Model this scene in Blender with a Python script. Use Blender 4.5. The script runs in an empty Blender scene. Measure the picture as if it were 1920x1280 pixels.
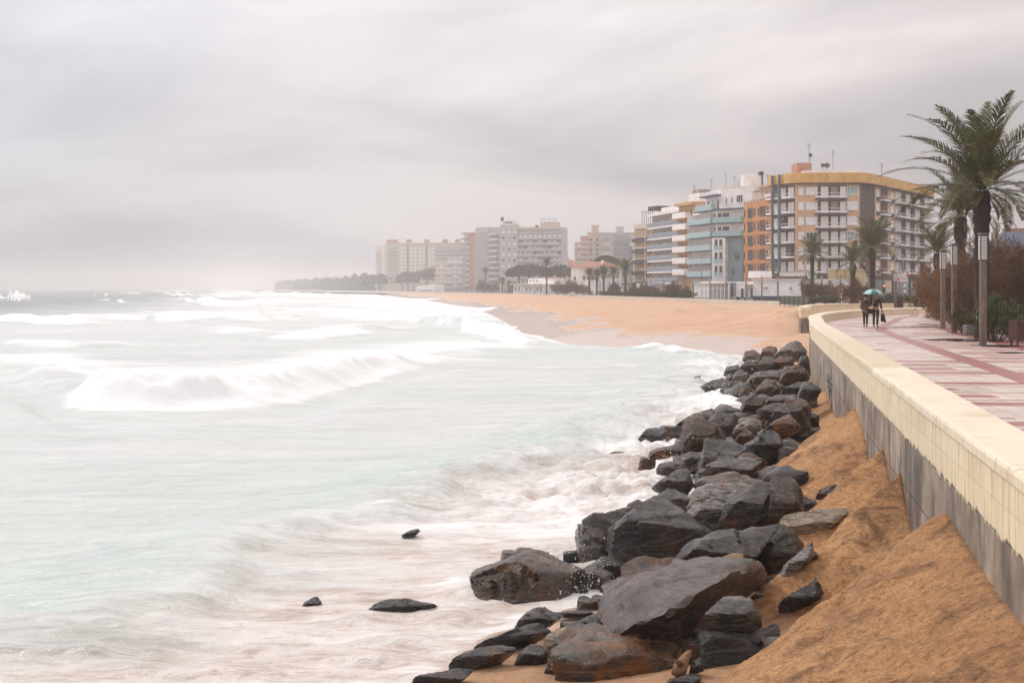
import bpy, bmesh, math, random
import numpy as np
from mathutils import Vector, Matrix
PI = math.pi
S = bpy.context.scene
C = S.collection
F = 2667.0            # focal length in photo pixels (50 mm lens)
CZ = 2.0              # eye height above the promenade (z = 0)
SEA = -2.6
def gp(px, py, z=0.0):                     # point of the level z that the photo shows at px, py
    Y = (CZ - z) * F / (py - 541.0)
    return ((px - 960.0) / F * Y, Y, z)
def at(px, Y):
    return (px - 960.0) / F * Y
def zz(py, Y):
    return CZ + (541.0 - py) / F * Y
# ------------------------------------------------------------------ tags
def tag(o, label=None, cat=None, group=None, kind=None):
    if label: o['label'] = label
    if cat: o['category'] = cat
    if group: o['group'] = group
    if kind: o['kind'] = kind
    return o
def empty(name, loc=(0, 0, 0), rz=0.0, label=None, cat=None, group=None):
    o = bpy.data.objects.new(name, None); C.objects.link(o)
    o.empty_display_size = 0.3
    o.location = loc; o.rotation_euler = (0, 0, rz)
    return tag(o, label, cat, group)
def copy_tree(o, parent=None):
    c = o.copy(); C.objects.link(c)
    if parent is not None: c.parent = parent
    for ch in list(KIDS.get(o.name, [])):
        k = copy_tree(ch, c)
        KIDS.setdefault(c.name, []).append(k)
    return c
KIDS = {}
# ------------------------------------------------------------------ noise (numpy)
_rs = np.random.RandomState(7)
_PERM = _rs.permutation(256).astype(np.int64)
_VAL = _rs.rand(256) * 2 - 1
def vnoise(p):
    p = np.asarray(p, float)
    i = np.floor(p).astype(np.int64); f = p - i
    f = f * f * f * (f * (f * 6 - 15) + 10)
    def h(x, y, z): return _VAL[_PERM[(_PERM[(_PERM[x & 255] + y) & 255] + z) & 255]]
    x, y, z = i[:, 0], i[:, 1], i[:, 2]; u, v, w = f[:, 0], f[:, 1], f[:, 2]
    L = lambda a, b, t: a + (b - a) * t
    return L(L(L(h(x, y, z), h(x+1, y, z), u), L(h(x, y+1, z), h(x+1, y+1, z), u), v),
             L(L(h(x, y, z+1), h(x+1, y, z+1), u), L(h(x, y+1, z+1), h(x+1, y+1, z+1), u), v), w)
def fbm(p, oct=4, gain=0.5):
    p = np.asarray(p, float); r = np.zeros(len(p)); a = 1.0
    for k in range(oct):
        r += a * vnoise(p + 17.3 * k); p = p * 2.03; a *= gain
    return r
def n2(X, Y, sx, sy, seed=0.0, oct=4):
    s = X.shape
    return fbm(np.stack([(X / sx).ravel(), (Y / sy).ravel(), np.full(X.size, seed)], 1), oct).reshape(s)
def sstep(a, b, x):
    t = np.clip((x - a) / (b - a), 0, 1); return t * t * (3 - 2 * t)
# ------------------------------------------------------------------ materials
def nodes_of(m):
    m.use_nodes = True
    return m.node_tree.nodes, m.node_tree.links
def nd(ns, typ, **kw):
    n = ns.new(typ)
    for k, v in kw.items():
        if k.startswith('i_'): n.inputs[k[2:].replace('_', ' ')].default_value = v
        else: setattr(n, k, v)
    return n
def ramp(ns, pts, interp='LINEAR'):
    r = ns.new('ShaderNodeValToRGB'); r.color_ramp.interpolation = interp
    e = r.color_ramp.elements
    while len(e) < len(pts): e.new(0.5)
    for k, (p, c) in enumerate(pts):
        e[k].position = p; e[k].color = (c[0], c[1], c[2], 1) if hasattr(c, '__len__') else (c, c, c, 1)
    return r
def rgb(c): return (c[0], c[1], c[2], 1.0)
MATS = {}
def mat(name, col, rough=0.7, spec=0.4, var=0.18, vscale=1.5, bump=0.0, bscale=20.0, metal=0.0, stain=0.0, coat=0.0, stretch=(1, 1, 1)):
    """a painted / plain surface with some wear: noise on its colour and roughness"""
    if name in MATS: return MATS[name]
    m = bpy.data.materials.new(name); ns, lk = nodes_of(m)
    b = ns['Principled BSDF']
    b.inputs['Roughness'].default_value = rough; b.inputs['Metallic'].default_value = metal
    b.inputs['Specular IOR Level'].default_value = spec
    b.inputs['Coat Weight'].default_value = coat
    tc = nd(ns, 'ShaderNodeTexCoord'); mp = nd(ns, 'ShaderNodeMapping'); mp.inputs['Scale'].default_value = stretch
    lk.new(tc.outputs['Object'], mp.inputs['Vector'])
    no = nd(ns, 'ShaderNodeTexNoise', i_Scale=vscale, i_Detail=6.0, i_Roughness=0.6)
    lk.new(mp.outputs[0], no.inputs['Vector'])
    lo = [max(0, x * (1 - var)) for x in col]; hi = [min(1, x * (1 + var)) for x in col]
    r = ramp(ns, [(0.3, lo), (0.7, hi)]); lk.new(no.outputs['Fac'], r.inputs['Fac'])
    out = r.outputs['Color']
    if stain > 0:
        mp2 = nd(ns, 'ShaderNodeMapping'); mp2.inputs['Scale'].default_value = (1.2, 1.2, 0.12)
        lk.new(tc.outputs['Object'], mp2.inputs['Vector'])
        n2_ = nd(ns, 'ShaderNodeTexNoise', i_Scale=1.6, i_Detail=5.0)
        lk.new(mp2.outputs[0], n2_.inputs['Vector'])
        r2 = ramp(ns, [(0.5, (0, 0, 0)), (0.75, (1, 1, 1))]); lk.new(n2_.outputs['Fac'], r2.inputs['Fac'])
        mu = nd(ns, 'ShaderNodeMath', operation='MULTIPLY'); mu.inputs[1].default_value = stain
        lk.new(r2.outputs[0], mu.inputs[0])
        mx = nd(ns, 'ShaderNodeMix', data_type='RGBA'); lk.new(mu.outputs[0], mx.inputs['Factor'])
        lk.new(out, mx.inputs['A']); mx.inputs['B'].default_value = rgb([c * 0.45 for c in col])
        out = mx.outputs['Result']
    lk.new(out, b.inputs['Base Color'])
    if bump > 0:
        nb = nd(ns, 'ShaderNodeTexNoise', i_Scale=bscale, i_Detail=5.0); lk.new(mp.outputs[0], nb.inputs['Vector'])
        bp = nd(ns, 'ShaderNodeBump', i_Strength=bump, i_Distance=0.02)
        lk.new(nb.outputs['Fac'], bp.inputs['Height']); lk.new(bp.outputs[0], b.inputs['Normal'])
    MATS[name] = m
    return m
def lamp_mat(name, col, strength):
    m = bpy.data.materials.new(name); ns, lk = nodes_of(m); b = ns['Principled BSDF']
    b.inputs['Base Color'].default_value = rgb(col); b.inputs['Emission Color'].default_value = rgb(col)
    b.inputs['Emission Strength'].default_value = strength
    return m
# ------------------------------------------------------------------ mesh builder
class MB:
    def __init__(self): self.v = []; self.f = []; self.uv = None
    def add(self, vs, fs):
        n = len(self.v); self.v.extend([tuple(map(float, q)) for q in vs]); self.f.extend([tuple(n + i for i in t) for t in fs]); return self
    def box(self, x0, x1, y0, y1, z0, z1, M=None):
        vs = [(x0, y0, z0), (x1, y0, z0), (x1, y1, z0), (x0, y1, z0), (x0, y0, z1), (x1, y0, z1), (x1, y1, z1), (x0, y1, z1)]
        if M is not None: vs = [M @ Vector(q) for q in vs]
        return self.add(vs, [(0, 3, 2, 1), (4, 5, 6, 7), (0, 1, 5, 4), (1, 2, 6, 5), (2, 3, 7, 6), (3, 0, 4, 7)])
    def tube(self, pts, rad, n=8, cap=True):
        pts = [Vector(p) for p in pts]
        if not hasattr(rad, '__len__'): rad = [rad] * len(pts)
        vs = []; fs = []
        for i, p in enumerate(pts):
            d = (pts[min(i+1, len(pts)-1)] - pts[max(i-1, 0)])
            if d.length < 1e-9: d = Vector((0, 0, 1))
            d.normalize()
            a = d.cross(Vector((0, 0, 1))) if abs(d.z) < 0.95 else d.cross(Vector((0, 1, 0)))
            a.normalize(); b = d.cross(a)
            for k in range(n):
                t = 2 * PI * k / n
                vs.append(p + (a * math.cos(t) + b * math.sin(t)) * rad[i])
        for i in range(len(pts) - 1):
            for k in range(n):
                fs.append((i*n+k, i*n+(k+1) % n, (i+1)*n+(k+1) % n, (i+1)*n+k))
        if cap:
            fs.append(tuple(range(n))[::-1]); fs.append(tuple((len(pts)-1)*n + k for k in range(n)))
        return self.add(vs, fs)
    def lathe(self, prof, n=16, c=(0, 0)):
        vs = []; fs = []
        for r, z in prof:
            for k in range(n):
                t = 2 * PI * k / n; vs.append((c[0] + r * math.cos(t), c[1] + r * math.sin(t), z))
        for i in range(len(prof) - 1):
            for k in range(n): fs.append((i*n+k, i*n+(k+1) % n, (i+1)*n+(k+1) % n, (i+1)*n+k))
        fs.append(tuple(range(n))[::-1]); fs.append(tuple((len(prof)-1)*n + k for k in range(n)))
        return self.add(vs, fs)
    def prism(self, poly, z0, z1):
        n = len(poly)
        vs = [(x, y, z0) for x, y in poly] + [(x, y, z1) for x, y in poly]
        fs = [tuple(range(n))[::-1], tuple(range(n, 2*n))] + [(i, (i+1) % n, n+(i+1) % n, n+i) for i in range(n)]
        return self.add(vs, fs)
    def mesh(self, name):
        me = bpy.data.meshes.new(name); me.from_pydata(self.v, [], self.f); me.update(); return me
    def build(self, name, m, parent=None, smooth=False, loc=None, bevel=0.0):
        me = self.mesh(name)
        bm = bmesh.new(); bm.from_mesh(me); bmesh.ops.recalc_face_normals(bm, faces=bm.faces); bm.to_mesh(me); bm.free()
        return link(name, me, m, parent, smooth, loc, bevel)
def link(name, me, m, parent=None, smooth=False, loc=None, bevel=0.0):
    o = bpy.data.objects.new(name, me); C.objects.link(o)
    if m is not None: me.materials.append(m)
    if smooth: me.shade_smooth()
    if parent is not None:
        o.parent = parent; KIDS.setdefault(parent.name, []).append(o)
    if loc is not None: o.location = loc
    if bevel > 0:
        b = o.modifiers.new('bevel', 'BEVEL'); b.width = bevel; b.segments = 2; b.limit_method = 'ANGLE'
    return o
def grid_mesh(name, X, Y, Z, m, attrs=None, smooth=True):
    nr, nc = X.shape
    me = bpy.data.meshes.new(name)
    co = np.stack([X, Y, Z], -1).reshape(-1, 3).astype(np.float32)
    idx = np.arange(nr * nc).reshape(nr, nc)
    q = np.stack([idx[:-1, :-1], idx[:-1, 1:], idx[1:, 1:], idx[1:, :-1]], -1).reshape(-1, 4)
    me.vertices.add(len(co)); me.vertices.foreach_set('co', co.ravel())
    me.loops.add(q.size); me.loops.foreach_set('vertex_index', q.ravel().astype(np.int32))
    me.polygons.add(len(q)); me.polygons.foreach_set('loop_start', np.arange(0, q.size, 4, dtype=np.int32))
    me.polygons.foreach_set('loop_total', np.full(len(q), 4, np.int32))
    me.update(calc_edges=True)
    for k, a in (attrs or {}).items():
        at_ = me.attributes.new(k, 'FLOAT', 'POINT'); at_.data.foreach_set('value', a.ravel().astype(np.float32))
    o = bpy.data.objects.new(name, me); C.objects.link(o); me.materials.append(m)
    if smooth: me.shade_smooth()
    return o
def pl_dist(X, Y, pl):                       # distance to a polyline
    d = np.full(X.shape, 1e18)
    for (ax, ay), (bx, by) in zip(pl[:-1], pl[1:]):
        vx, vy = bx - ax, by - ay; L = vx*vx + vy*vy
        t = np.clip(((X - ax) * vx + (Y - ay) * vy) / L, 0, 1)
        d = np.minimum(d, (X - ax - t*vx)**2 + (Y - ay - t*vy)**2)
    return np.sqrt(d)
def inside(X, Y, poly):
    r = np.zeros(X.shape, bool)
    for (ax, ay), (bx, by) in zip(poly, poly[1:] + poly[:1]):
        c = ((ay > Y) != (by > Y)) & (X < (bx - ax) * (Y - ay) / ((by - ay) if by != ay else 1e-9) + ax)
        r ^= c
    return r
def catmull(pts, per=6):
    out = []; n = len(pts)
    for i in range(n - 1):
        p0, p1, p2, p3 = pts[max(i-1, 0)], pts[i], pts[i+1], pts[min(i+2, n-1)]
        for k in range(per):
            t = k / per
            out.append(tuple(0.5 * ((2*b) + (-a + c)*t + (2*a - 5*b + 4*c - d)*t*t + (-a + 3*b - 3*c + d)*t**3) for a, b, c, d in zip(p0, p1, p2, p3)))
    out.append(tuple(pts[-1])); return out
# ------------------------------------------------------------------ camera, light, sky
cam = bpy.data.cameras.new('camera'); co_ = bpy.data.objects.new('camera', cam); C.objects.link(co_)
co_.location = (0, 0, CZ); co_.rotation_euler = (PI/2, 0, 0)
cam.lens = 36.0 * F / 1920.0; cam.sensor_width = 36.0; cam.shift_y = -99.0 / 1920.0
cam.clip_end = 40000; cam.clip_start = 0.1
S.camera = co_
S.view_settings.view_transform = 'Standard'; S.view_settings.look = 'None'
S.view_settings.exposure = 0.17; S.view_settings.gamma = 1.0
S.render.engine = 'CYCLES'
S.cycles.max_bounces = 8; S.cycles.volume_bounces = 1; S.cycles.diffuse_bounces = 3; S.cycles.transparent_max_bounces = 8
S.cycles.use_denoising = True; S.cycles.denoiser = 'OPENIMAGEDENOISE'; S.cycles.denoising_prefilter = 'ACCURATE'; S.cycles.denoising_input_passes = 'RGB_ALBEDO_NORMAL'
SUN_EL, SUN_AZ = math.radians(42), math.radians(-52)     # azimuth from +Y towards +X
sd = Vector((math.sin(SUN_AZ) * math.cos(SUN_EL), math.cos(SUN_AZ) * math.cos(SUN_EL), math.sin(SUN_EL)))
sun = bpy.data.lights.new('sun', 'SUN'); so = bpy.data.objects.new('sun', sun); C.objects.link(so)
sun.energy = 1.5; sun.angle = math.radians(10); sun.color = (1.0, 0.93, 0.86)
so.rotation_euler = sd.to_track_quat('Z', 'Y').to_euler(); so.location = (0, 0, 60)
w = bpy.data.worlds.new('World'); S.world = w; w.use_nodes = True
ns, lk = w.node_tree.nodes, w.node_tree.links
bg = ns['Background']; bg.inputs['Strength'].default_value = 0.1
sky = nd(ns, 'ShaderNodeTexSky', sky_type='NISHITA', sun_disc=False, sun_elevation=SUN_EL, sun_rotation=SUN_AZ, air_density=1.0, dust_density=3.0)
tc = nd(ns, 'ShaderNodeTexCoord')
sp = nd(ns, 'ShaderNodeSeparateXYZ'); lk.new(tc.outputs['Generated'], sp.inputs[0])
def wm(op, a, b=None, c=None):
    n = nd(ns, 'ShaderNodeMath', operation=op)
    for k, x in enumerate((a, b, c)):
        if x is None: continue
        if hasattr(x, 'is_linked'): lk.new(x, n.inputs[k])
        else: n.inputs[k].default_value = x
    return n.outputs[0]
zc = wm('MAXIMUM', sp.outputs['Z'], 0.0)
den = wm('ADD', zc, 0.20)
cb = nd(ns, 'ShaderNodeCombineXYZ'); lk.new(wm('DIVIDE', sp.outputs['X'], den), cb.inputs[0]); lk.new(wm('DIVIDE', sp.outputs['Y'], den), cb.inputs[1])
mpw = nd(ns, 'ShaderNodeMapping'); mpw.inputs['Location'].default_value = (1.7, 4.35, 0.0); mpw.inputs['Rotation'].default_value = (0, 0, math.radians(20)); mpw.inputs['Scale'].default_value = (0.85, 0.95, 1.0)
lk.new(cb.outputs[0], mpw.inputs[0])
cn = nd(ns, 'ShaderNodeTexNoise', i_Scale=1.0, i_Detail=5.0, i_Roughness=0.5, i_Distortion=0.5); lk.new(mpw.outputs[0], cn.inputs['Vector'])
cr = ramp(ns, [(0.34, (4.55, 4.42, 4.72)), (0.46, (5.75, 5.5, 5.65)), (0.60, (7.6, 7.3, 7.25))]); lk.new(cn.outputs['Fac'], cr.inputs['Fac'])
# an overcast dome is brighter overhead than at the horizon
er = ramp(ns, [(0.0, 0.80), (0.05, 0.87), (0.10, 0.97), (0.20, 1.24), (0.5, 1.52), (1.0, 1.55)]); lk.new(zc, er.inputs['Fac'])
# a rain curtain far out at sea (left) turns the sky cooler and greyer, inland it is warmer
lf = nd(ns, 'ShaderNodeMapRange'); lf.inputs['From Min'].default_value = -0.34; lf.inputs['From Max'].default_value = 0.30
lk.new(sp.outputs['X'], lf.inputs['Value'])
wr = ramp(ns, [(0.0, (0.86, 0.89, 0.965)), (0.5, (1.0, 0.99, 1.0)), (1.0, (1.03, 0.985, 0.96))]); lk.new(lf.outputs[0], wr.inputs['Fac'])
def wmul(a, b):
    n = nd(ns, 'ShaderNodeMix', data_type='RGBA', blend_type='MULTIPLY'); n.inputs['Factor'].default_value = 1.0
    lk.new(a, n.inputs['A']); lk.new(b, n.inputs['B']); return n.outputs['Result']
# sky gain by direction: the unseen sky behind is raised to brighten the facades
yf = nd(ns, 'ShaderNodeMapRange', interpolation_type='SMOOTHSTEP'); yf.inputs['From Min'].default_value = -0.75; yf.inputs['From Max'].default_value = 0.35
yf.inputs['To Min'].default_value = 1.05; yf.inputs['To Max'].default_value = 1.0; lk.new(wm('SUBTRACT', sp.outputs['Y'], wm('MULTIPLY', sp.outputs['X'], 0.35)), yf.inputs['Value'])
ycol = nd(ns, 'ShaderNodeCombineColor')
for k in range(3): lk.new(yf.outputs[0], ycol.inputs[k])
cl = wmul(wmul(wmul(cr.outputs[0], er.outputs[0]), wr.outputs[0]), ycol.outputs[0])
mxw = nd(ns, 'ShaderNodeMix', data_type='RGBA'); mxw.inputs['Factor'].default_value = 0.96
lk.new(sky.outputs[0], mxw.inputs['A']); lk.new(cl, mxw.inputs['B']); lk.new(mxw.outputs['Result'], bg.inputs['Color'])
# ------------------------------------------------------------------ haze
hz = bpy.data.materials.new('haze'); ns, lk = nodes_of(hz); ns.clear()
ho = nd(ns, 'ShaderNodeOutputMaterial'); pv = nd(ns, 'ShaderNodeVolumePrincipled')
pv.inputs['Color'].default_value = (0.97, 0.945, 0.93, 1); pv.inputs['Density'].default_value = 0.00050; pv.inputs['Anisotropy'].default_value = 0.0
lk.new(pv.outputs[0], ho.inputs['Volume'])
tag(MB().box(-9000, 9000, -700, 9500, -9.5, 60).build('haze', hz), kind='stuff')

# ================================================================== lines of the place (metres)
SHORE = [(-60, -40), (-8, -4), (-4.2, 8), (-1.5, 16.4), (0.35, 19.8), (1.5, 21.6), (2.3, 24.2), (4.4, 36.2), (6.4, 45.6), (9.9, 61.6), (15.0, 88), (16.0, 97),
         (13.5, 103), (9.3, 107.5), (1.9, 124), (0, 178), (-7, 315), (-43.5, 645), (-109, 1115), (-301, 2230), (-700, 4089), (-1800, 5200)]
LAND = SHORE + [(9000, 5200), (9000, -40)]
WALL = [(2.44 + .1762 * y, y) for y in (4, 10, 20, 30, 40, 50, 58)] + [(13.75, 64), (15.2, 71), (17.3, 81), (20.3, 91), (24.0, 100), (28.5, 108), (33, 114)]
WALL = catmull(WALL, 5)
WALL_FAR = catmull([(22.2, 108.6), (24.5, 119), (27.5, 129), (32.5, 136.5), (40, 141)], 6)
KERB = catmull([(40, 141), (40.5, 160), (39.6, 185), (38.2, 205), (33.5, 267), (26, 350), (15.7, 464), (-20, 667), (-104, 1067), (-300, 1800), (-640, 3200)], 6)
GROUND_POLY = [(x, y) for x, y in WALL] + [(37, 124), (38.5, 133)] + KERB + [(3000, 3200), (3000, 4)]
# ================================================================== materials
def sand_mat():
    m = bpy.data.materials.new('sand'); ns, lk = nodes_of(m); b = ns['Principled BSDF']
    tc = nd(ns, 'ShaderNodeTexCoord')
    big = nd(ns, 'ShaderNodeTexNoise', i_Scale=0.5, i_Detail=5.0); lk.new(tc.outputs['Object'], big.inputs['Vector'])
    r1 = ramp(ns, [(0.3, (0.49, 0.24, 0.095)), (0.7, (0.66, 0.36, 0.16))]); lk.new(big.outputs['Fac'], r1.inputs['Fac'])
    gr = nd(ns, 'ShaderNodeTexNoise', i_Scale=38.0, i_Detail=6.0, i_Roughness=0.75); lk.new(tc.outputs['Object'], gr.inputs['Vector'])
    r2 = ramp(ns, [(0.30, (0.36, 0.32, 0.30)), (0.47, (0.88, 0.88, 0.88)), (0.62, (1.10, 1.09, 1.06)), (0.74, (1.5, 1.5, 1.5))]); lk.new(gr.outputs['Fac'], r2.inputs['Fac'])
    mu = nd(ns, 'ShaderNodeMix', data_type='RGBA', blend_type='MULTIPLY'); mu.inputs['Factor'].default_value = 1.0
    lk.new(r1.outputs[0], mu.inputs['A']); lk.new(r2.outputs[0], mu.inputs['B'])
    ck = nd(ns, 'ShaderNodeTexNoise', i_Scale=10.0, i_Detail=9.0, i_Roughness=0.78); lk.new(tc.outputs['Object'], ck.inputs['Vector'])
    ckr = ramp(ns, [(0.34, (0.50, 0.46, 0.43)), (0.50, (1, 1, 1)), (0.68, (1.32, 1.30, 1.26))]); lk.new(ck.outputs['Fac'], ckr.inputs['Fac'])
    mk_ = nd(ns, 'ShaderNodeMix', data_type='RGBA', blend_type='MULTIPLY'); mk_.inputs['Factor'].default_value = 1.0
    lk.new(mu.outputs['Result'], mk_.inputs['A']); lk.new(ckr.outputs[0], mk_.inputs['B']); mu = mk_
    dp = nd(ns, 'ShaderNodeTexNoise', i_Scale=1.3, i_Detail=6.0, i_Roughness=0.7, i_Distortion=0.8); lk.new(tc.outputs['Object'], dp.inputs['Vector'])
    dpr = ramp(ns, [(0.36, (0.45, 0.40, 0.36)), (0.50, (1, 1, 1)), (0.70, (1.18, 1.16, 1.12))]); lk.new(dp.outputs['Fac'], dpr.inputs['Fac'])
    md = nd(ns, 'ShaderNodeMix', data_type='RGBA', blend_type='MULTIPLY'); md.inputs['Factor'].default_value = 1.0
    lk.new(mu.outputs['Result'], md.inputs['A']); lk.new(dpr.outputs[0], md.inputs['B'])
    vo = nd(ns, 'ShaderNodeTexVoronoi', i_Scale=9.0); lk.new(tc.outputs['Object'], vo.inputs['Vector'])
    vr = nd(ns, 'ShaderNodeMath', operation='LESS_THAN'); vr.inputs[1].default_value = 0.10; lk.new(vo.outputs['Distance'], vr.inputs[0])
    vk = nd(ns, 'ShaderNodeMath', operation='GREATER_THAN'); vk.inputs[1].default_value = 0.80; lk.new(vo.outputs['Color'], vk.inputs[0])
    vm = nd(ns, 'ShaderNodeMath', operation='MULTIPLY'); lk.new(vr.outputs[0], vm.inputs[0]); lk.new(vk.outputs[0], vm.inputs[1])
    ms_ = nd(ns, 'ShaderNodeMix', data_type='RGBA'); lk.new(vm.outputs[0], ms_.inputs['Factor']); lk.new(md.outputs['Result'], ms_.inputs['A']); ms_.inputs['B'].default_value = (0.72, 0.62, 0.52, 1); mu = ms_
    dry = nd(ns, 'ShaderNodeAttribute', attribute_name='pale')       # the wide beach is mixed paler, haze put into the sand colour
    mp = nd(ns, 'ShaderNodeMix', data_type='RGBA'); lk.new(dry.outputs['Fac'], mp.inputs['Factor']); lk.new(mu.outputs['Result'], mp.inputs['A'])
    pn = ramp(ns, [(0.3, (0.60, 0.36, 0.225)), (0.7, (0.72, 0.47, 0.31))]); lk.new(big.outputs['Fac'], pn.inputs['Fac'])
    lk.new(pn.outputs[0], mp.inputs['B'])
    wet = nd(ns, 'ShaderNodeAttribute', attribute_name='wet')
    mx = nd(ns, 'ShaderNodeMix', data_type='RGBA'); lk.new(wet.outputs['Fac'], mx.inputs['Factor'])
    lk.new(mp.outputs['Result'], mx.inputs['A']); mx.inputs['B'].default_value = (0.56, 0.41, 0.32, 1)
    lk.new(mx.outputs['Result'], b.inputs['Base Color'])
    rr = nd(ns, 'ShaderNodeMapRange'); rr.inputs['To Min'].default_value = 0.85; rr.inputs['To Max'].default_value = 0.16
    lk.new(wet.outputs['Fac'], rr.inputs['Value']); lk.new(rr.outputs[0], b.inputs['Roughness'])
    mid = nd(ns, 'ShaderNodeTexNoise', i_Scale=7.0, i_Detail=8.0, i_Roughness=0.7); lk.new(tc.outputs['Object'], mid.inputs['Vector'])
    ad = nd(ns, 'ShaderNodeMath', operation='MULTIPLY_ADD'); ad.inputs[1].default_value = 0.4
    lk.new(gr.outputs['Fac'], ad.inputs[0]); lk.new(mid.outputs['Fac'], ad.inputs[2])
    iv = nd(ns, 'ShaderNodeMapRange'); iv.inputs['To Min'].default_value = 0.85; iv.inputs['To Max'].default_value = 0.03
    lk.new(wet.outputs['Fac'], iv.inputs['Value'])
    bp = nd(ns, 'ShaderNodeBump', i_Distance=0.11); lk.new(iv.outputs[0], bp.inputs['Strength'])
    lk.new(ad.outputs[0], bp.inputs['Height']); lk.new(bp.outputs[0], b.inputs['Normal'])
    b.inputs['Specular IOR Level'].default_value = 0.5
    return m
def sea_mat():
    m = bpy.data.materials.new('sea_water'); ns, lk = nodes_of(m); b = ns['Principled BSDF']
    tc = nd(ns, 'ShaderNodeTexCoord')
    def mapped(rot, sc):
        mp = nd(ns, 'ShaderNodeMapping'); mp.inputs['Rotation'].default_value = (0, 0, rot); mp.inputs['Scale'].default_value = sc
        lk.new(tc.outputs['Object'], mp.inputs['Vector']); return mp.outputs[0]
    def A(n): return nd(ns, 'ShaderNodeAttribute', attribute_name=n).outputs['Fac']
    def mth(op, a, b_=None, c=None, clamp=False):
        n = nd(ns, 'ShaderNodeMath', operation=op, use_clamp=clamp)
        for k, x in enumerate((a, b_, c)):
            if x is None: continue
            if hasattr(x, 'is_linked'): lk.new(x, n.inputs[k])
            else: n.inputs[k].default_value = x
        return n.outputs[0]
    def mixc(f, a, c):
        n = nd(ns, 'ShaderNodeMix', data_type='RGBA')
        if hasattr(f, 'is_linked'): lk.new(f, n.inputs['Factor'])
        else: n.inputs['Factor'].default_value = f
        for s_, x in (('A', a), ('B', c)):
            if hasattr(x, 'is_linked'): lk.new(x, n.inputs[s_])
            else: n.inputs[s_].default_value = rgb(x)
        return n.outputs['Result']
    foam, murk, deep, green = A('foam'), A('murk'), A('deep'), A('green')
    n1 = nd(ns, 'ShaderNodeTexNoise', i_Scale=1.0, i_Detail=7.0, i_Roughness=0.62, i_Distortion=0.5); lk.new(mapped(-0.30, (0.28, 0.95, 1)), n1.inputs['Vector'])
    n3 = nd(ns, 'ShaderNodeTexNoise', i_Scale=1.0, i_Detail=6.0, i_Roughness=0.6, i_Distortion=0.3); lk.new(mapped(-0.12, (0.05, 0.22, 1)), n3.inputs['Vector'])
    n4 = nd(ns, 'ShaderNodeTexNoise', i_Scale=1.0, i_Detail=5.0, i_Roughness=0.7, i_Distortion=1.2); lk.new(mapped(-0.5, (1.6, 3.4, 1)), n4.inputs['Vector'])
    nsum = mth('ADD', mth('MULTIPLY', n1.outputs['Fac'], 0.55), mth('MULTIPLY', n3.outputs['Fac'], 0.45))
    nsum = mth('ADD', nsum, mth('MULTIPLY', mth('SUBTRACT', n4.outputs['Fac'], 0.5), mth('MULTIPLY', murk, 0.40)))
    tone = ramp(ns, [(0.36, (0.56, 0.605, 0.575)), (0.50, (0.685, 0.725, 0.69)), (0.62, (0.79, 0.81, 0.78))]); lk.new(nsum, tone.inputs['Fac'])
    water = mixc(deep, tone.outputs[0], (0.20, 0.235, 0.225))
    gm = mth('MULTIPLY', green, mth('MULTIPLY', n1.outputs['Fac'], 1.5, clamp=True), clamp=True)
    water = mixc(gm, water, (0.57, 0.68, 0.615))
    lil = ramp(ns, [(0.42, 0.0), (0.62, 1.0)]); lk.new(n3.outputs['Fac'], lil.inputs['Fac'])
    water = mixc(mth('MULTIPLY', lil.outputs[0], 0.30), water, (0.60, 0.595, 0.59))
    mc = ramp(ns, [(0.36, (0.50, 0.38, 0.30)), (0.45, (0.73, 0.645, 0.58)), (0.54, (0.82, 0.775, 0.735))]); lk.new(nsum, mc.inputs['Fac'])
    water = mixc(murk, water, mc.outputs[0])
    ff = nd(ns, 'ShaderNodeMapRange', interpolation_type='SMOOTHSTEP')
    ff.inputs['From Min'].default_value = 0.62; ff.inputs['From Max'].default_value = 0.98
    lk.new(mth('ADD', nsum, mth('MULTIPLY', foam, 0.62)), ff.inputs['Value'])
    col = mixc(ff.outputs[0], water, (0.875, 0.88, 0.868))
    lk.new(col, b.inputs['Base Color'])
    rr = nd(ns, 'ShaderNodeMapRange'); rr.inputs['To Min'].default_value = 0.34; rr.inputs['To Max'].default_value = 0.85
    lk.new(ff.outputs[0], rr.inputs['Value']); lk.new(rr.outputs[0], b.inputs['Roughness'])
    b.inputs['Specular IOR Level'].default_value = 0.35
    hh = mth('ADD', n1.outputs['Fac'], mth('MULTIPLY', n4.outputs['Fac'], 0.35))
    bs = nd(ns, 'ShaderNodeMapRange'); bs.inputs['To Min'].default_value = .85; bs.inputs['To Max'].default_value = .30; lk.new(ff.outputs[0], bs.inputs['Value'])
    bp = nd(ns, 'ShaderNodeBump', i_Distance=0.3); lk.new(bs.outputs[0], bp.inputs['Strength']); lk.new(hh, bp.inputs['Height']); lk.new(bp.outputs[0], b.inputs['Normal'])
    return m
M_SAND, M_SEA = sand_mat(), sea_mat()
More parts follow.
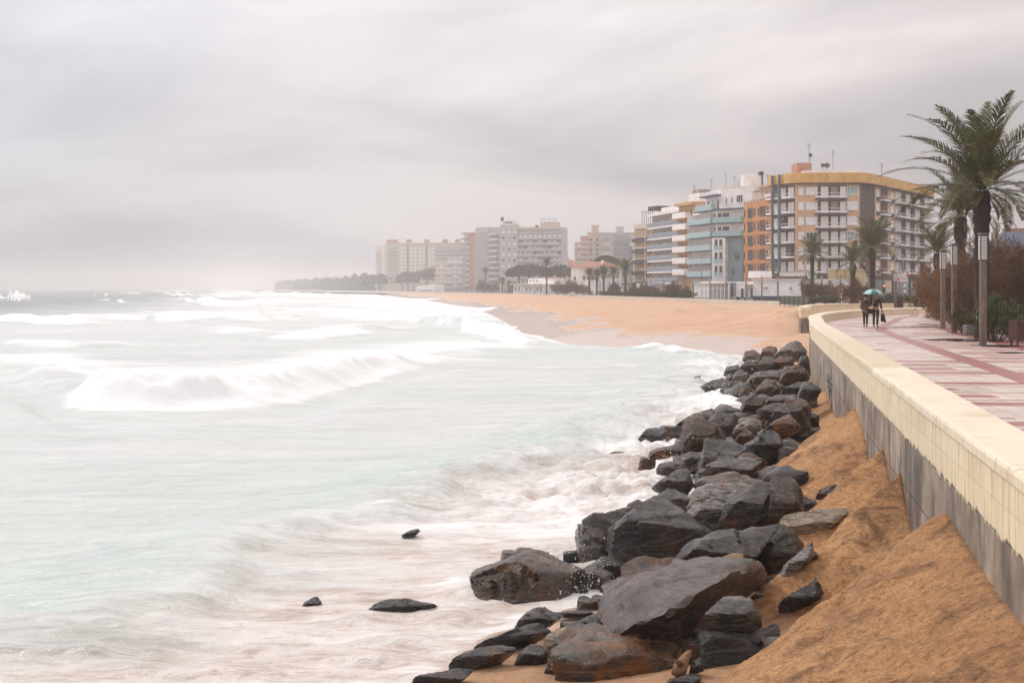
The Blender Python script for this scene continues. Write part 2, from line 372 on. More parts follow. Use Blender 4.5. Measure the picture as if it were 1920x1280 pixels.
# ================================================================== beach terrain (one sheet)
ZT = [(4, -.75), (11.4, -.75), (13, -.77), (15, -.66), (16.6, -.60), (17.6, -.86), (19.4, -1.70), (20.7, -1.32), (21.9, -.84), (23.2, -1.38), (24.8, -.84), (26.2, -1.22), (27.9, -1.50), (30, -1.0),
      (32.8, -.74), (35.5, -1.15), (40, -1.72), (44, -1.8), (48, -1.45), (52, -1.85), (62, -1.85), (70, -1.95), (90, -1.8), (110, -1.75)]
def heap(X, Y):
    wx = 2.09 + .1762 * Y
    dw = (wx - X) * .9848
    s = Y + 1.2 * np.clip(dw, -.5, 6)
    s = s + 0.20 * n2(X, Y, 1.6, 1.6, 3.0, 3)
    zt = np.interp(s, [a for a, b in ZT], [b for a, b in ZT])
    fl = np.clip((dw - .3) / 3.2, 0, 1)                     # the ridges melt together lower down
    zt = zt * (1 - .15 * fl) + (-1.05) * .15 * fl
    z = zt - np.interp(s, [17.2, 20], [.47, .62]) * np.maximum(dw, 0)
    z += (.09 * n2(X, Y, 1.3, 1.3, 1.0, 4) + .035 * (1 - np.abs(n2(X, Y, .9, .35, 4.0, 3))) + .026 * n2(X, Y, .24, .24, 2.0, 4)) * sstep(-.2, .8, dw)
    z = np.where(Y > 58, z - (Y - 58) * .12, z)
    return np.where(dw < -0.5, -3.0, z)
def shore_signed(X, Y):
    d = pl_dist(X, Y, SHORE); return np.where(inside(X, Y, LAND), d, -d)
def beach(X, Y, d=None):
    if d is None: d = shore_signed(X, Y)
    up = (.45 + .55 * sstep(24, 60, Y)) * 2.32 * (1 - np.exp(-np.maximum(d, 0) / 13.0)) - .06 * np.maximum(np.minimum(d, 60) - 36, 0) * .3
    z = SEA + np.where(d > 0, up, np.maximum(.13 * d, -5))
    a = sstep(6, 22, d)
    z += a * (.16 * n2(X, Y, 22, 16, 5.0, 4) + .035 * n2(X, Y, 3, 2.2, 6.0, 4))
    for px, py, zg, rx, ry, h in ((1265, 590, -.9, 2.6, 5.0, .55), (1318, 589, -.9, 3.2, 4.0, .6), (1400, 596, -.9, 6, 10, .35), (1475, 606, -1.0, 2.2, 7.0, .75), (1440, 616, -1.3, 3, 5, .3), (1130, 575, -.6, 8, 14, .3)):
        gx, gy, _ = gp(px, py, zg)
        z += h * np.exp(-((X - gx) / rx) ** 2 - ((Y - gy) / ry) ** 2) * (1 + .5 * n2(X, Y, 1.5, 1.5, 8.0, 3))
    return z
def ground_z(X, Y):
    X = np.atleast_1d(np.asarray(X, float)); Y = np.atleast_1d(np.asarray(Y, float))
    return np.maximum(beach(X, Y), heap(X, Y))
def make_beach():
    pxs = np.concatenate([np.arange(-600, 560, 40), np.arange(560, 1960, 2.5), np.arange(1960, 3200, 30)])
    pys = np.concatenate([np.arange(541.9, 560, .55), np.arange(560, 700, .9), np.arange(700, 1400, 1.9), np.geomspace(1400, 3200, 30)])
    Yr = 3.6 * F / (pys[::-1] - 541.0)
    Y, PX = np.meshgrid(Yr, pxs, indexing='ij'); X = (PX - 960) / F * Y
    d = shore_signed(X, Y)
    zb, zh = beach(X, Y, d), heap(X, Y)
    Z = np.maximum(zb, zh); hp = sstep(-.05, .12, zh - zb)
    g = inside(X, Y, GROUND_POLY)
    Z = np.where(g, np.minimum(Z, -.75), Z)
    Z = np.where(g & (Y < 140), np.minimum(Z, -.75), Z)
    edge = 4.5 + 3.0 * n2(X, Y, 5, 9, 11.0, 4) + 2.5 * sstep(90, 130, Y)
    wet = 1 - sstep(edge - 1.6, edge + .4, d)
    wet = np.where(Y < 95, (1 - sstep(.25, .8, d)), wet) * (1 - hp)
    pale = sstep(45, 110, Y) * (1 - .5 * hp) * .9 + .10
    pale = np.where(Y < 60, .0 + .45 * (1 - hp), pale)
    o = grid_mesh('beach', X, Y, Z, M_SAND, {'wet': wet, 'pale': np.clip(pale, 0, 1)})
    return tag(o, kind='structure')
make_beach()
# ================================================================== sea (one sheet, waves modelled)
def gpl(pts): return [gp(px, py, SEA)[:2] for px, py in pts]
MURK = gpl([(-900, 1230), (-200, 1205), (0, 1196), (150, 1186), (340, 1085), (480, 1035), (600, 990), (750, 930), (900, 893), (1080, 850), (1200, 800), (1290, 730), (1370, 672)])
# crest lines: (base points in the photo), heights along, front width, back width, foam trail behind
WAVES = [
    ([(-60, 700), (40, 712), (100, 726), (160, 742), (250, 751), (380, 748), (510, 741), (600, 722), (690, 702), (780, 684), (862, 668)], [.3, .5, .75, .95, 1.05, 1.05, 1.0, .95, .9, .7, .3], 1.5, 9.0, [0, 0, .5, 1, 1, 1, 1, 1, 1, 1, .8], 46),
    ([(990, 647), (940, 634), (890, 622), (850, 612), (800, 604), (720, 596)], [.5, .9, 1.1, 1.1, .8, .4], 1.6, 11.0, [1, 1, 1, .3, .6, .7], 44),
    ([(-60, 600), (20, 600), (110, 603), (205, 601), (260, 598)], [.3, .8, 1.0, .8, .2], 2.5, 12.0, [.2, 1, 1, 1, 0], 9),
    ([(260, 592), (330, 598), (420, 600), (500, 598), (560, 592), (640, 588)], [.4, .9, 1.2, 1.1, .9, .4], 2.5, 16.0, [.3, .8, 1, 1, 1, .8], 34),
    ([(330, 562), (380, 569), (450, 571), (520, 568), (600, 566)], [.5, 1.4, 1.7, 1.3, .6], 4, 24.0, [.2, 1, 1, 1, 1], 55),
    ([(260, 551), (330, 554), (420, 556), (520, 555), (640, 553)], [.6, 2.0, 2.2, 2.0, 1.0], 8, 60.0, [.2, .9, 1, 1, 1], 70),
    ([(240, 546.5), (330, 547.5), (430, 548), (560, 547.5)], [1.0, 2.6, 3.0, 2.0], 16, 120.0, [.2, .8, 1, 1], 150),
    ([(-30, 562), (0, 561), (26, 563), (50, 564), (66, 562)], [.5, 2.2, 3.6, 3.0, .2], 3, 17.0, [0, .9, 1, 1, 0], 16),
    ([(165, 553), (185, 555), (205, 554)], [.2, 2.2, .2], 6, 30, [0, 1, 0], 24),
    ([(200, 563), (240, 566.5), (272, 566)], [.2, .5, .2], 3, 12, [.5, 1, .5], 7),
    ([(90, 549), (105, 549.6), (120, 549)], [.1, 1.6, .1], 10, 40, [0, .9, 0], 30),
    ([(430, 622), (520, 630), (610, 628), (700, 618)], [.1, .5, .6, .2], 2.0, 9, [.3, .9, 1, .6], 16),
    ([(-40, 640), (60, 646), (180, 648), (260, 644)], [.1, .35, .4, .1], 1.6, 8, [.4, .5, .5, .2], 10),
    ([(620, 612), (700, 616), (760, 612)], [.1, .4, .2], 2.5, 10, [.3, .6, .5], 12),
    ([(700, 575), (800, 577), (880, 583)], [.4, .9, .5], 3, 18, [1, 1, 1], 50),
    ([(760, 562), (830, 564), (900, 572)], [.4, .9, .5], 3, 18, [1, 1, 1], 40),
]
def make_sea():
    pxs = np.concatenate([np.geomspace(9000, 900, 24) * -1, np.arange(-860, -120, 20), np.arange(-120, 1500, 2.4), np.arange(1500, 2300, 60)])
    pys = np.concatenate([np.arange(542.2, 552, .3), np.arange(552, 620, .6), np.arange(620, 760, .8), np.arange(760, 1400, 1.6), np.geomspace(1400, 3000, 24)])
    Yr = np.concatenate([4.6 * F / (pys - 541.0)])[::-1]
    Yr = np.concatenate([Yr, [9300.0]])
    Y, PX = np.meshgrid(Yr, pxs, indexing='ij'); X = (PX - 960) / F * Y
    d = shore_signed(X, Y); off = np.maximum(-d, 0)
    Z = np.full(X.shape, SEA); foam = np.zeros(X.shape)
    sw = sstep(4, 60, off)
    far = sstep(150, 500, Y)
    Z += sw * (.16 + .5 * far) * n2(X, Y, 45, 13, 1.0, 2) + sw * .10 * n2(X, Y, 9, 3.0, 2.0, 3) + .03 * n2(X, Y, 2.2, .9, 3.0, 3)
    Z -= .10 * sw
    for pts, hs, wf, wb, fo, tr in WAVES:
        cl = np.array(catmull([(a, b, h_, f_) for (a, b), h_, f_ in zip(gpl(pts), hs, fo)], 8))
        ang, yc, hc, fc = cl[:, 0] / cl[:, 1], cl[:, 1], cl[:, 2], cl[:, 3]
        o_ = np.argsort(ang); ang, yc, hc, fc = ang[o_], yc[o_], hc[o_], fc[o_]
        cosf = 1 / np.sqrt(1 + np.gradient(yc, ang + 1e-9 * np.arange(len(ang))) ** 2 / yc ** 2)
        cosf = np.clip(cosf, .18, 1); cosf = np.convolve(np.pad(cosf, 4, 'edge'), np.ones(9) / 9, 'valid')
        a1 = X / Y; ym = float(yc.mean())
        a2 = a1 + .5 * wb / ym * n2(X, Y, wb * 1.2, wb * 1.2, 24.0, 4)
        over = np.maximum(np.maximum(ang[0] - a2, a2 - ang[-1]), 0) * ym
        hh = np.clip(np.interp(a2, ang, hc), 0, 9) * np.exp(-(over / (wb * .7)) ** 2); fm = np.clip(np.interp(a2, ang, fc), 0, 1) * np.exp(-(over / (wb * .45)) ** 2)
        n = Y - np.interp(a1, ang, yc); n = n * (np.interp(a1, ang, cosf) + .02 * np.minimum(np.abs(n), 40))      # > 0 behind the crest, < 0 in front of it
        sc = wb / 9.0
        n = n + (1.0 * n2(X, Y, 7 * sc, 5 * sc, 21.0, 4) * wf * .8) - wf * .6
        prof = np.where(n > 0, .75 * np.exp(-(n / wb) ** 2) + .25 * np.exp(-(n / (wb * .3)) ** 2), np.exp(-(n / wf) ** 2))
        body = np.where(n > 0, np.exp(-(n / tr) ** 2 * 1.2), sstep(-2.6 * wf, -1.0 * wf, n))
        Z += hh * prof + fm * body * prof * hh * .24 * np.exp(-np.maximum(-n, 0)) * n2(X, Y, 1.6 * sc, 1.0 * sc, 31.0, 4)
        Z -= .35 * hh * np.exp(-((n + 4.0 * wf) / (2.6 * wf)) ** 2)
        foam = np.maximum(foam, fm * body)
    # the small wave whose front divides green water from the sandy wash
    dm = pl_dist(X, Y, MURK); mp_ = MURK + [(40, 60), (40, -20), (-20, -20)]
    ins = inside(X, Y, mp_); sm = np.where(ins, dm, -dm) + .9 * n2(X, Y, 2.5, 1.6, 41.0, 4)
    murk = sstep(-1.6, 3.6, sm)
    Z += np.where(sm < 0, .30 * np.exp(-(sm / 2.4) ** 2), .30 * np.exp(-(sm / .9) ** 2)) * sstep(0, 5, off)
    foam = np.maximum(foam, .40 * np.exp(-((sm - .4) / 1.0) ** 2))
    # wash round the rocks: torn foam, denser towards the stones and the sand
    near = np.exp(-off / 3.2) * (Y < 140)
    rocky = sstep(24, 34, Y) * (1 - sstep(100, 108, Y))
    foam = np.maximum(foam, near * (.34 + .46 * rocky)); Z += (near * .16 + .06 * murk * sstep(24, 34, Y)) * n2(X, Y, .8, .55, 51.0, 4) * (.5 + rocky) * sstep(.1, .8, off)
    foam = np.maximum(foam, murk * (.24 + .38 * sstep(23, 33, Y)) + murk * .10 * n2(X, Y, 6, 2.0, 61.0, 3))
    for px, py, rx, ry, f, h in ((1330, 770, 1.6, 4, .9, .25), (1365, 775, 1.2, 5, 1.0, .25), (1110, 1120, .45, 1.0, 1.0, .0), (1090, 1150, .8, .9, .7, .0), (1225, 656, 2.2, 2.4, 1.0, .42), (1270, 660, 2.2, 2.5, .9, .22),
                             (1060, 1120, 1.2, .8, .6, .05), (870, 1100, .9, .8, .7, .1), (900, 1120, .6, .5, .7, .1), (800, 1260, .6, .4, .7, .04), (1250, 860, .8, 3, .8, .1), (1230, 905, 1, 2.5, .7, .05), (1350, 690, 3, 8, .8, .15), (1130, 690, 8, 7, .35, .1)):
        gx, gy, _ = gp(px, py, SEA); e = np.exp(-((X - gx) / rx) ** 2 - ((Y - gy) / ry) ** 2)
        foam = np.maximum(foam, f * e); Z += h * e * (1 + .3 * n2(X, Y, .5 + .008 * Y, .5 + .008 * Y, 71.0, 3))
    # the white surf belt along the far beach
    belt = np.exp(-off / (30 + .10 * Y)) * sstep(150, 260, Y); foam = np.maximum(foam, belt * (.85 + .45 * n2(X, Y, 40, 14, 97.0, 4)))
    foam = np.maximum(foam, sstep(90, 190, Y) * .30 * (1 - sstep(50, 110, off - .05 * Y)))
    # thin foam lip at the edge of the swash
    lip = np.exp(-((d + .25) / .35) ** 2) * (.6 + .4 * n2(X, Y, .5, .5, 81.0, 3)) * (Y < 30) ; foam = np.maximum(foam, np.clip(lip, 0, 1) * .8)
    foam = np.maximum(foam, sstep(-1.2, .3, d) * (Y > 100) * (Y < 170) * .75)
    deep = sstep(120, 260, Y) * sstep(30, 120, off - .03 * Y)
    green = np.clip(.55 * sstep(.2, .6, n2(X, Y, 14, 5, 91.0, 3)) * (1 - murk) * (Y < 140), 0, 1)
    green = np.maximum(green, .9 * np.exp(-((sm + 1.2) / 1.6) ** 2) * (Y < 50) * (1 - murk))
    gx, gy, _ = gp(110, 745, SEA); green = np.maximum(green, .9 * np.exp(-((X - gx) / 4) ** 2 - ((Y - gy) / 5) ** 2))
    gx, gy, _ = gp(860, 625, SEA); green = np.maximum(green, .8 * np.exp(-((X - gx) / 3) ** 2 - ((Y - gy) / 14) ** 2))
    foam = np.maximum(foam, .17 * sstep(38, 60, Y) * (1 - sstep(70, 150, off)))
    Z = np.where(d > 6, SEA - 1.2, Z)
    foam = np.clip(foam, 0, 1)
    foam = foam * (.82 + .25 * n2(X, Y, 18, 7, 95.0, 3))
    o = grid_mesh('sea', X, Y, Z, M_SEA, {'foam': np.clip(foam, 0, 1.05), 'murk': murk, 'deep': deep, 'green': np.clip(green, 0, 1)})
    return tag(o, kind='structure')
make_sea()
# ================================================================== sea walls
def wall_mat():
    m = bpy.data.materials.new('painted_wall'); ns, lk = nodes_of(m); b = ns['Principled BSDF']
    uv = nd(ns, 'ShaderNodeUVMap'); sx = nd(ns, 'ShaderNodeSeparateXYZ'); lk.new(uv.outputs[0], sx.inputs[0])
    def mth(op, a, b_=None, c=None, clamp=False):
        n = nd(ns, 'ShaderNodeMath', operation=op, use_clamp=clamp)
        for k, x in enumerate((a, b_, c)):
            if x is None: continue
            if hasattr(x, 'is_linked'): lk.new(x, n.inputs[k])
            else: n.inputs[k].default_value = x
        return n.outputs[0]
    def noise(sc, det=5.0, rough=.6, mp=(1, 1, 1)):
        mm = nd(ns, 'ShaderNodeMapping'); mm.inputs['Scale'].default_value = mp; lk.new(uv.outputs[0], mm.inputs['Vector'])
        n = nd(ns, 'ShaderNodeTexNoise', i_Scale=sc, i_Detail=det, i_Roughness=rough); lk.new(mm.outputs[0], n.inputs['Vector']); return n.outputs['Fac']
    def mixc(f, a, c):
        n = nd(ns, 'ShaderNodeMix', data_type='RGBA')
        if hasattr(f, 'is_linked'): lk.new(f, n.inputs['Factor'])
        else: n.inputs['Factor'].default_value = f
        for s_, x in (('A', a), ('B', c)):
            if hasattr(x, 'is_linked'): lk.new(x, n.inputs[s_])
            else: n.inputs[s_].default_value = rgb(x)
        return n.outputs['Result']
    # cream paint on blockwork
    br = nd(ns, 'ShaderNodeTexBrick', offset=0.5); br.inputs['Scale'].default_value = 1.0
    br.inputs['Brick Width'].default_value = 0.95; br.inputs['Row Height'].default_value = 0.285; br.inputs['Mortar Size'].default_value = 0.004; br.inputs['Mortar Smooth'].default_value = 0.4
    br.inputs['Color1'].default_value = (0.80, 0.685, 0.475, 1); br.inputs['Color2'].default_value = (0.84, 0.735, 0.535, 1); br.inputs['Mortar'].default_value = (0.58, 0.46, 0.30, 1)
    mb = nd(ns, 'ShaderNodeMapping'); mb.inputs['Location'].default_value = (0.2, 0.215, 0); lk.new(uv.outputs[0], mb.inputs['Vector']); lk.new(mb.outputs[0], br.inputs['Vector'])
    drip = noise(2.2, 6.0, .65, (3.0, .22, 1)); rd = ramp(ns, [(0.50, 0.0), (0.64, 1.0)]); lk.new(drip, rd.inputs['Fac'])
    cream = mixc(mth('MULTIPLY', rd.outputs[0], .75), br.outputs['Color'], (0.46, 0.33, 0.15))
    # bare concrete: board marks, damp, rust and dark runs
    cn = noise(1.1, 7.0, .65); rc = ramp(ns, [(0.3, (0.15, 0.113, 0.082)), (0.52, (0.33, 0.265, 0.205)), (0.70, (0.52, 0.43, 0.335))]); lk.new(cn, rc.inputs['Fac'])
    st = noise(2.0, 6.0, .6, (.65, .30, 1)); rs = ramp(ns, [(0.46, 0.0), (0.62, 1.0)]); lk.new(st, rs.inputs['Fac'])
    conc = mixc(mth('MULTIPLY', rs.outputs[0], .8), rc.outputs[0], (0.075, 0.066, 0.062))
    st2 = noise(2.3, 5.0, .6, (1.0, .12, 1)); rs2 = ramp(ns, [(0.60, 0.0), (0.68, 1.0)]); lk.new(st2, rs2.inputs['Fac'])
    conc = mixc(mth('MULTIPLY', rs2.outputs[0], .7), conc, (0.55, 0.50, 0.46))
    bj = nd(ns, 'ShaderNodeTexBrick', offset=0.0); bj.inputs['Scale'].default_value = 1.0; bj.inputs['Brick Width'].default_value = 1.9; bj.inputs['Row Height'].default_value = 0.75
    bj.inputs['Mortar Size'].default_value = 0.014; bj.inputs['Mortar Smooth'].default_value = 0.5
    mj = nd(ns, 'ShaderNodeMapping'); mj.inputs['Location'].default_value = (0.3, 0.22, 0); lk.new(uv.outputs[0], mj.inputs['Vector']); lk.new(mj.outputs[0], bj.inputs['Vector'])
    conc = mixc(mth('MULTIPLY', bj.outputs['Fac'], .8), conc, (0.05, 0.045, 0.042))
    # ragged lower edge of the paint
    e1 = noise(1.0, 8.0, .75, (2.2, .0, 1))
    lim = mth('ADD', mth('MULTIPLY', mth('SUBTRACT', e1, .5), .42), -.22)
    e2 = mth('MULTIPLY', mth('SUBTRACT', noise(7.0, 3.0, .6, (2, .5, 1)), .5), .10)
    msk = nd(ns, 'ShaderNodeMapRange'); msk.inputs['From Min'].default_value = -.012; msk.inputs['From Max'].default_value = .012
    lk.new(mth('SUBTRACT', mth('ADD', sx.outputs['Y'], e2), lim), msk.inputs['Value'])
    gr_ = ramp(ns, [(.44, 0.0), (.60, 1.0)]); lk.new(noise(.55, 8.0, .7), gr_.inputs['Fac'])
    cream = mixc(mth('MULTIPLY', gr_.outputs[0], .35), cream, (0.62, 0.52, 0.36))
    chp = ramp(ns, [(.655, 0.0), (.675, 1.0)]); lk.new(noise(3.2, 8.0, .75), chp.inputs['Fac']); cream = mixc(mth('MULTIPLY', chp.outputs[0], .8), cream, (0.40, 0.35, 0.29))
    rus = ramp(ns, [(.60, 0.0), (.74, 1.0)]); lk.new(noise(1.2, 5.0, .6, (1.4, .35, 1)), rus.inputs['Fac']); conc = mixc(mth('MULTIPLY', rus.outputs[0], .6), conc, (0.20, 0.10, 0.05))
    lk.new(mixc(msk.outputs[0], conc, cream), b.inputs['Base Color'])
    b.inputs['Roughness'].default_value = .62; b.inputs['Specular IOR Level'].default_value = .35
    hb = mth('ADD', mth('MULTIPLY', br.outputs['Fac'], mth('MULTIPLY', msk.outputs[0], -.6)), mth('MULTIPLY', bj.outputs['Fac'], mth('MULTIPLY', mth('SUBTRACT', 1.0, msk.outputs[0]), -1.0)))
    hb = mth('ADD', hb, mth('ADD', mth('MULTIPLY', noise(14.0, 5.0), .25), mth('MULTIPLY', msk.outputs[0], .15)))
    bp = nd(ns, 'ShaderNodeBump', i_Strength=.5, i_Distance=.03); lk.new(hb, bp.inputs['Height']); lk.new(bp.outputs[0], b.inputs['Normal'])
    return m
def coping_mat():
    m = bpy.data.materials.new('coping_paint'); ns, lk = nodes_of(m); b = ns['Principled BSDF']
    uv = nd(ns, 'ShaderNodeUVMap')
    def noise(sc, mp, det=6.0, rough=.6):
        mm = nd(ns, 'ShaderNodeMapping'); mm.inputs['Scale'].default_value = mp; lk.new(uv.outputs[0], mm.inputs['Vector'])
        n = nd(ns, 'ShaderNodeTexNoise', i_Scale=sc, i_Detail=det, i_Roughness=rough); lk.new(mm.outputs[0], n.inputs['Vector']); return n.outputs['Fac']
    r = ramp(ns, [(0.30, (0.66, 0.53, 0.34)), (0.45, (0.80, 0.70, 0.52)), (0.7, (0.85, 0.77, 0.61))]); lk.new(noise(.8, (1, 1, 1)), r.inputs['Fac'])
    # damp bands drawn across the top by wind and water
    s = ramp(ns, [(0.54, 0.0), (0.64, 1.0)]); lk.new(noise(1.0, (7.0, .5, 1)), s.inputs['Fac'])
    mx = nd(ns, 'ShaderNodeMix', data_type='RGBA'); k = nd(ns, 'ShaderNodeMath', operation='MULTIPLY'); k.inputs[1].default_value = .46; lk.new(s.outputs[0], k.inputs[0])
    lk.new(k.outputs[0], mx.inputs['Factor']); lk.new(r.outputs[0], mx.inputs['A']); mx.inputs['B'].default_value = (0.40, 0.31, 0.19, 1)
    # one long section is weathered darker
    sx = nd(ns, 'ShaderNodeSeparateXYZ'); lk.new(uv.outputs[0], sx.inputs[0])
    a = nd(ns, 'ShaderNodeMapRange'); a.inputs['From Min'].default_value = 23.2; a.inputs['From Max'].default_value = 23.4; lk.new(sx.outputs[0], a.inputs['Value'])
    c = nd(ns, 'ShaderNodeMapRange'); c.inputs['From Min'].default_value = 52.0; c.inputs['From Max'].default_value = 36.0; lk.new(sx.outputs[0], c.inputs['Value'])
    k2 = nd(ns, 'ShaderNodeMath', operation='MULTIPLY'); lk.new(a.outputs[0], k2.inputs[0]); lk.new(c.outputs[0], k2.inputs[1])
    k3 = nd(ns, 'ShaderNodeMath', operation='MULTIPLY'); k3.inputs[1].default_value = .42; lk.new(k2.outputs[0], k3.inputs[0])
    m2 = nd(ns, 'ShaderNodeMix', data_type='RGBA'); lk.new(k3.outputs[0], m2.inputs['Factor']); lk.new(mx.outputs['Result'], m2.inputs['A']); m2.inputs['B'].default_value = (0.50, 0.38, 0.21, 1)
    lk.new(m2.outputs['Result'], b.inputs['Base Color']); b.inputs['Roughness'].default_value = .5; b.inputs['Specular IOR Level'].default_value = .4
    bp = nd(ns, 'ShaderNodeBump', i_Strength=.25, i_Distance=.02); lk.new(noise(9, (1, 1, 1)), bp.inputs['Height']); lk.new(bp.outputs[0], b.inputs['Normal'])
    return m
M_WALL, M_COPE = wall_mat(), coping_mat()
def offset(pl, o):                                   # + = to the right of the walking direction
    out = []
    for i in range(len(pl)):
        a, b = pl[max(i-1, 0)], pl[min(i+1, len(pl)-1)]
        dx, dy = b[0]-a[0], b[1]-a[1]; L = math.hypot(dx, dy)
        out.append((pl[i][0] + dy / L * o, pl[i][1] - dx / L * o))
    return out
def sweep(name, pl, prof, m, parent=None, smooth=False):
    """closed profile [(offset, z)] swept along pl; uv = (length along, z) on the sides, (length, offset) on top faces"""
    n = len(prof); rows = [offset(pl, o) for o, z in prof]
    s = [0.0]
    for a, b in zip(pl[:-1], pl[1:]): s.append(s[-1] + math.hypot(b[0]-a[0], b[1]-a[1]))
    vs = [(rows[k][i][0], rows[k][i][1], prof[k][1]) for i in range(len(pl)) for k in range(n)]
    fs = []; uvs = []
    for i in range(len(pl) - 1):
        for k in range(n):
            k2 = (k + 1) % n
            fs.append((i*n+k, i*n+k2, (i+1)*n+k2, (i+1)*n+k))
            flat = abs(prof[k][1] - prof[k2][1]) < abs(prof[k][0] - prof[k2][0])
            w = (lambda q: prof[q][0]) if flat else (lambda q: prof[q][1])
            uvs.append([(s[i], w(k)), (s[i], w(k2)), (s[i+1], w(k2)), (s[i+1], w(k))])
    fs.append(tuple(range(n))); uvs.append([(o, z) for o, z in prof])
    e = (len(pl)-1)*n; fs.append(tuple(e + k for k in range(n))[::-1]); uvs.append([(o, z) for o, z in prof][::-1])
    me = bpy.data.meshes.new(name); me.from_pydata(vs, [], fs); ul = me.uv_layers.new(name='UVMap')
    i = 0
    for u in uvs:
        for q in u: ul.data[i].uv = q; i += 1
    me.update()
    return link(name, me, m, parent, smooth)
cope = [(-.35, .365), (-.35, .45), (-.335, .48), (-.30, .498), (.30, .498), (.335, .48), (.35, .45), (.35, .365)]
sw = empty('sea_wall', (WALL[0][0], WALL[0][1], -3), label='long cream sea wall with stained grey concrete foot running from the foreground beside the heaped sand', cat='wall')
for nm, pr, mm in (('painted_wall', [(-.30, -3.6), (-.30, .362), (.30, .362), (.30, -.4)], M_WALL), ('coping', cope, M_COPE)):
    o = sweep(nm, WALL, pr, mm, sw, False); o.matrix_parent_inverse = Matrix.Translation(Vector(sw.location)).inverted()
# dark scribble sprayed on the concrete near the far end
gm = MB()
def on_wall(Y, z, off=.004): 
    x = 2.09 + .05 + .1762 * Y; return Vector((x - off * .985, Y + off * .17, z))
for st in ([(44.6, -.78), (46.2, -.95), (44.4, -1.15), (46.0, -1.3)], [(43.6, -.95), (47.4, -1.05)], [(43.8, -1.2), (47.0, -1.2)], [(45.6, -.7), (45.0, -1.42)], [(46.6, -.8), (46.9, -1.0), (46.2, -1.1)]):
    gm.tube([on_wall(*q) for q in st], .022, 5)
g = gm.build('graffiti', mat('spray_paint', (.03, .03, .035)), sw); g.matrix_parent_inverse = Matrix.Translation(Vector(sw.location)).inverted()
sw2 = empty('sea_wall', (WALL_FAR[0][0], WALL_FAR[0][1], -3), label='short cream wall beyond the bend, standing on the beach with a grey foot at its pillar end', cat='wall')
for nm, pr, mm in (('painted_wall', [(-.30, -3.6), (-.30, .42), (.30, .42), (.30, -3.6)], M_WALL), ('coping', [(a, z + .06) for a, z in cope], M_COPE)):
    o = sweep(nm, WALL_FAR, pr, mm, sw2); o.matrix_parent_inverse = Matrix.Translation(Vector(sw2.location)).inverted()
pc = sweep('pillar', [(22.22, 107.7), (22.25, 108.55)], [(-.34, -3.6), (-.34, .30), (.34, .30), (.34, -3.6)], M_WALL, sw2); pc.matrix_parent_inverse = Matrix.Translation(Vector(sw2.location)).inverted()
pc = MB().box(21.82, 22.64, 107.62, 108.6, .30, .60).build('pillar_cap', M_COPE, sw2, bevel=.03); pc.matrix_parent_inverse = Matrix.Translation(Vector(sw2.location)).inverted()
kb = sweep('kerb_wall', KERB, [(-.2, -1.2), (-.2, .16), (.2, .16), (.2, -1.2)], mat('kerb_paint', (.62, .55, .45), stain=.3))
tag(kb, 'low pale kerb wall along the far edge of the beach, below the lamp posts', 'wall')
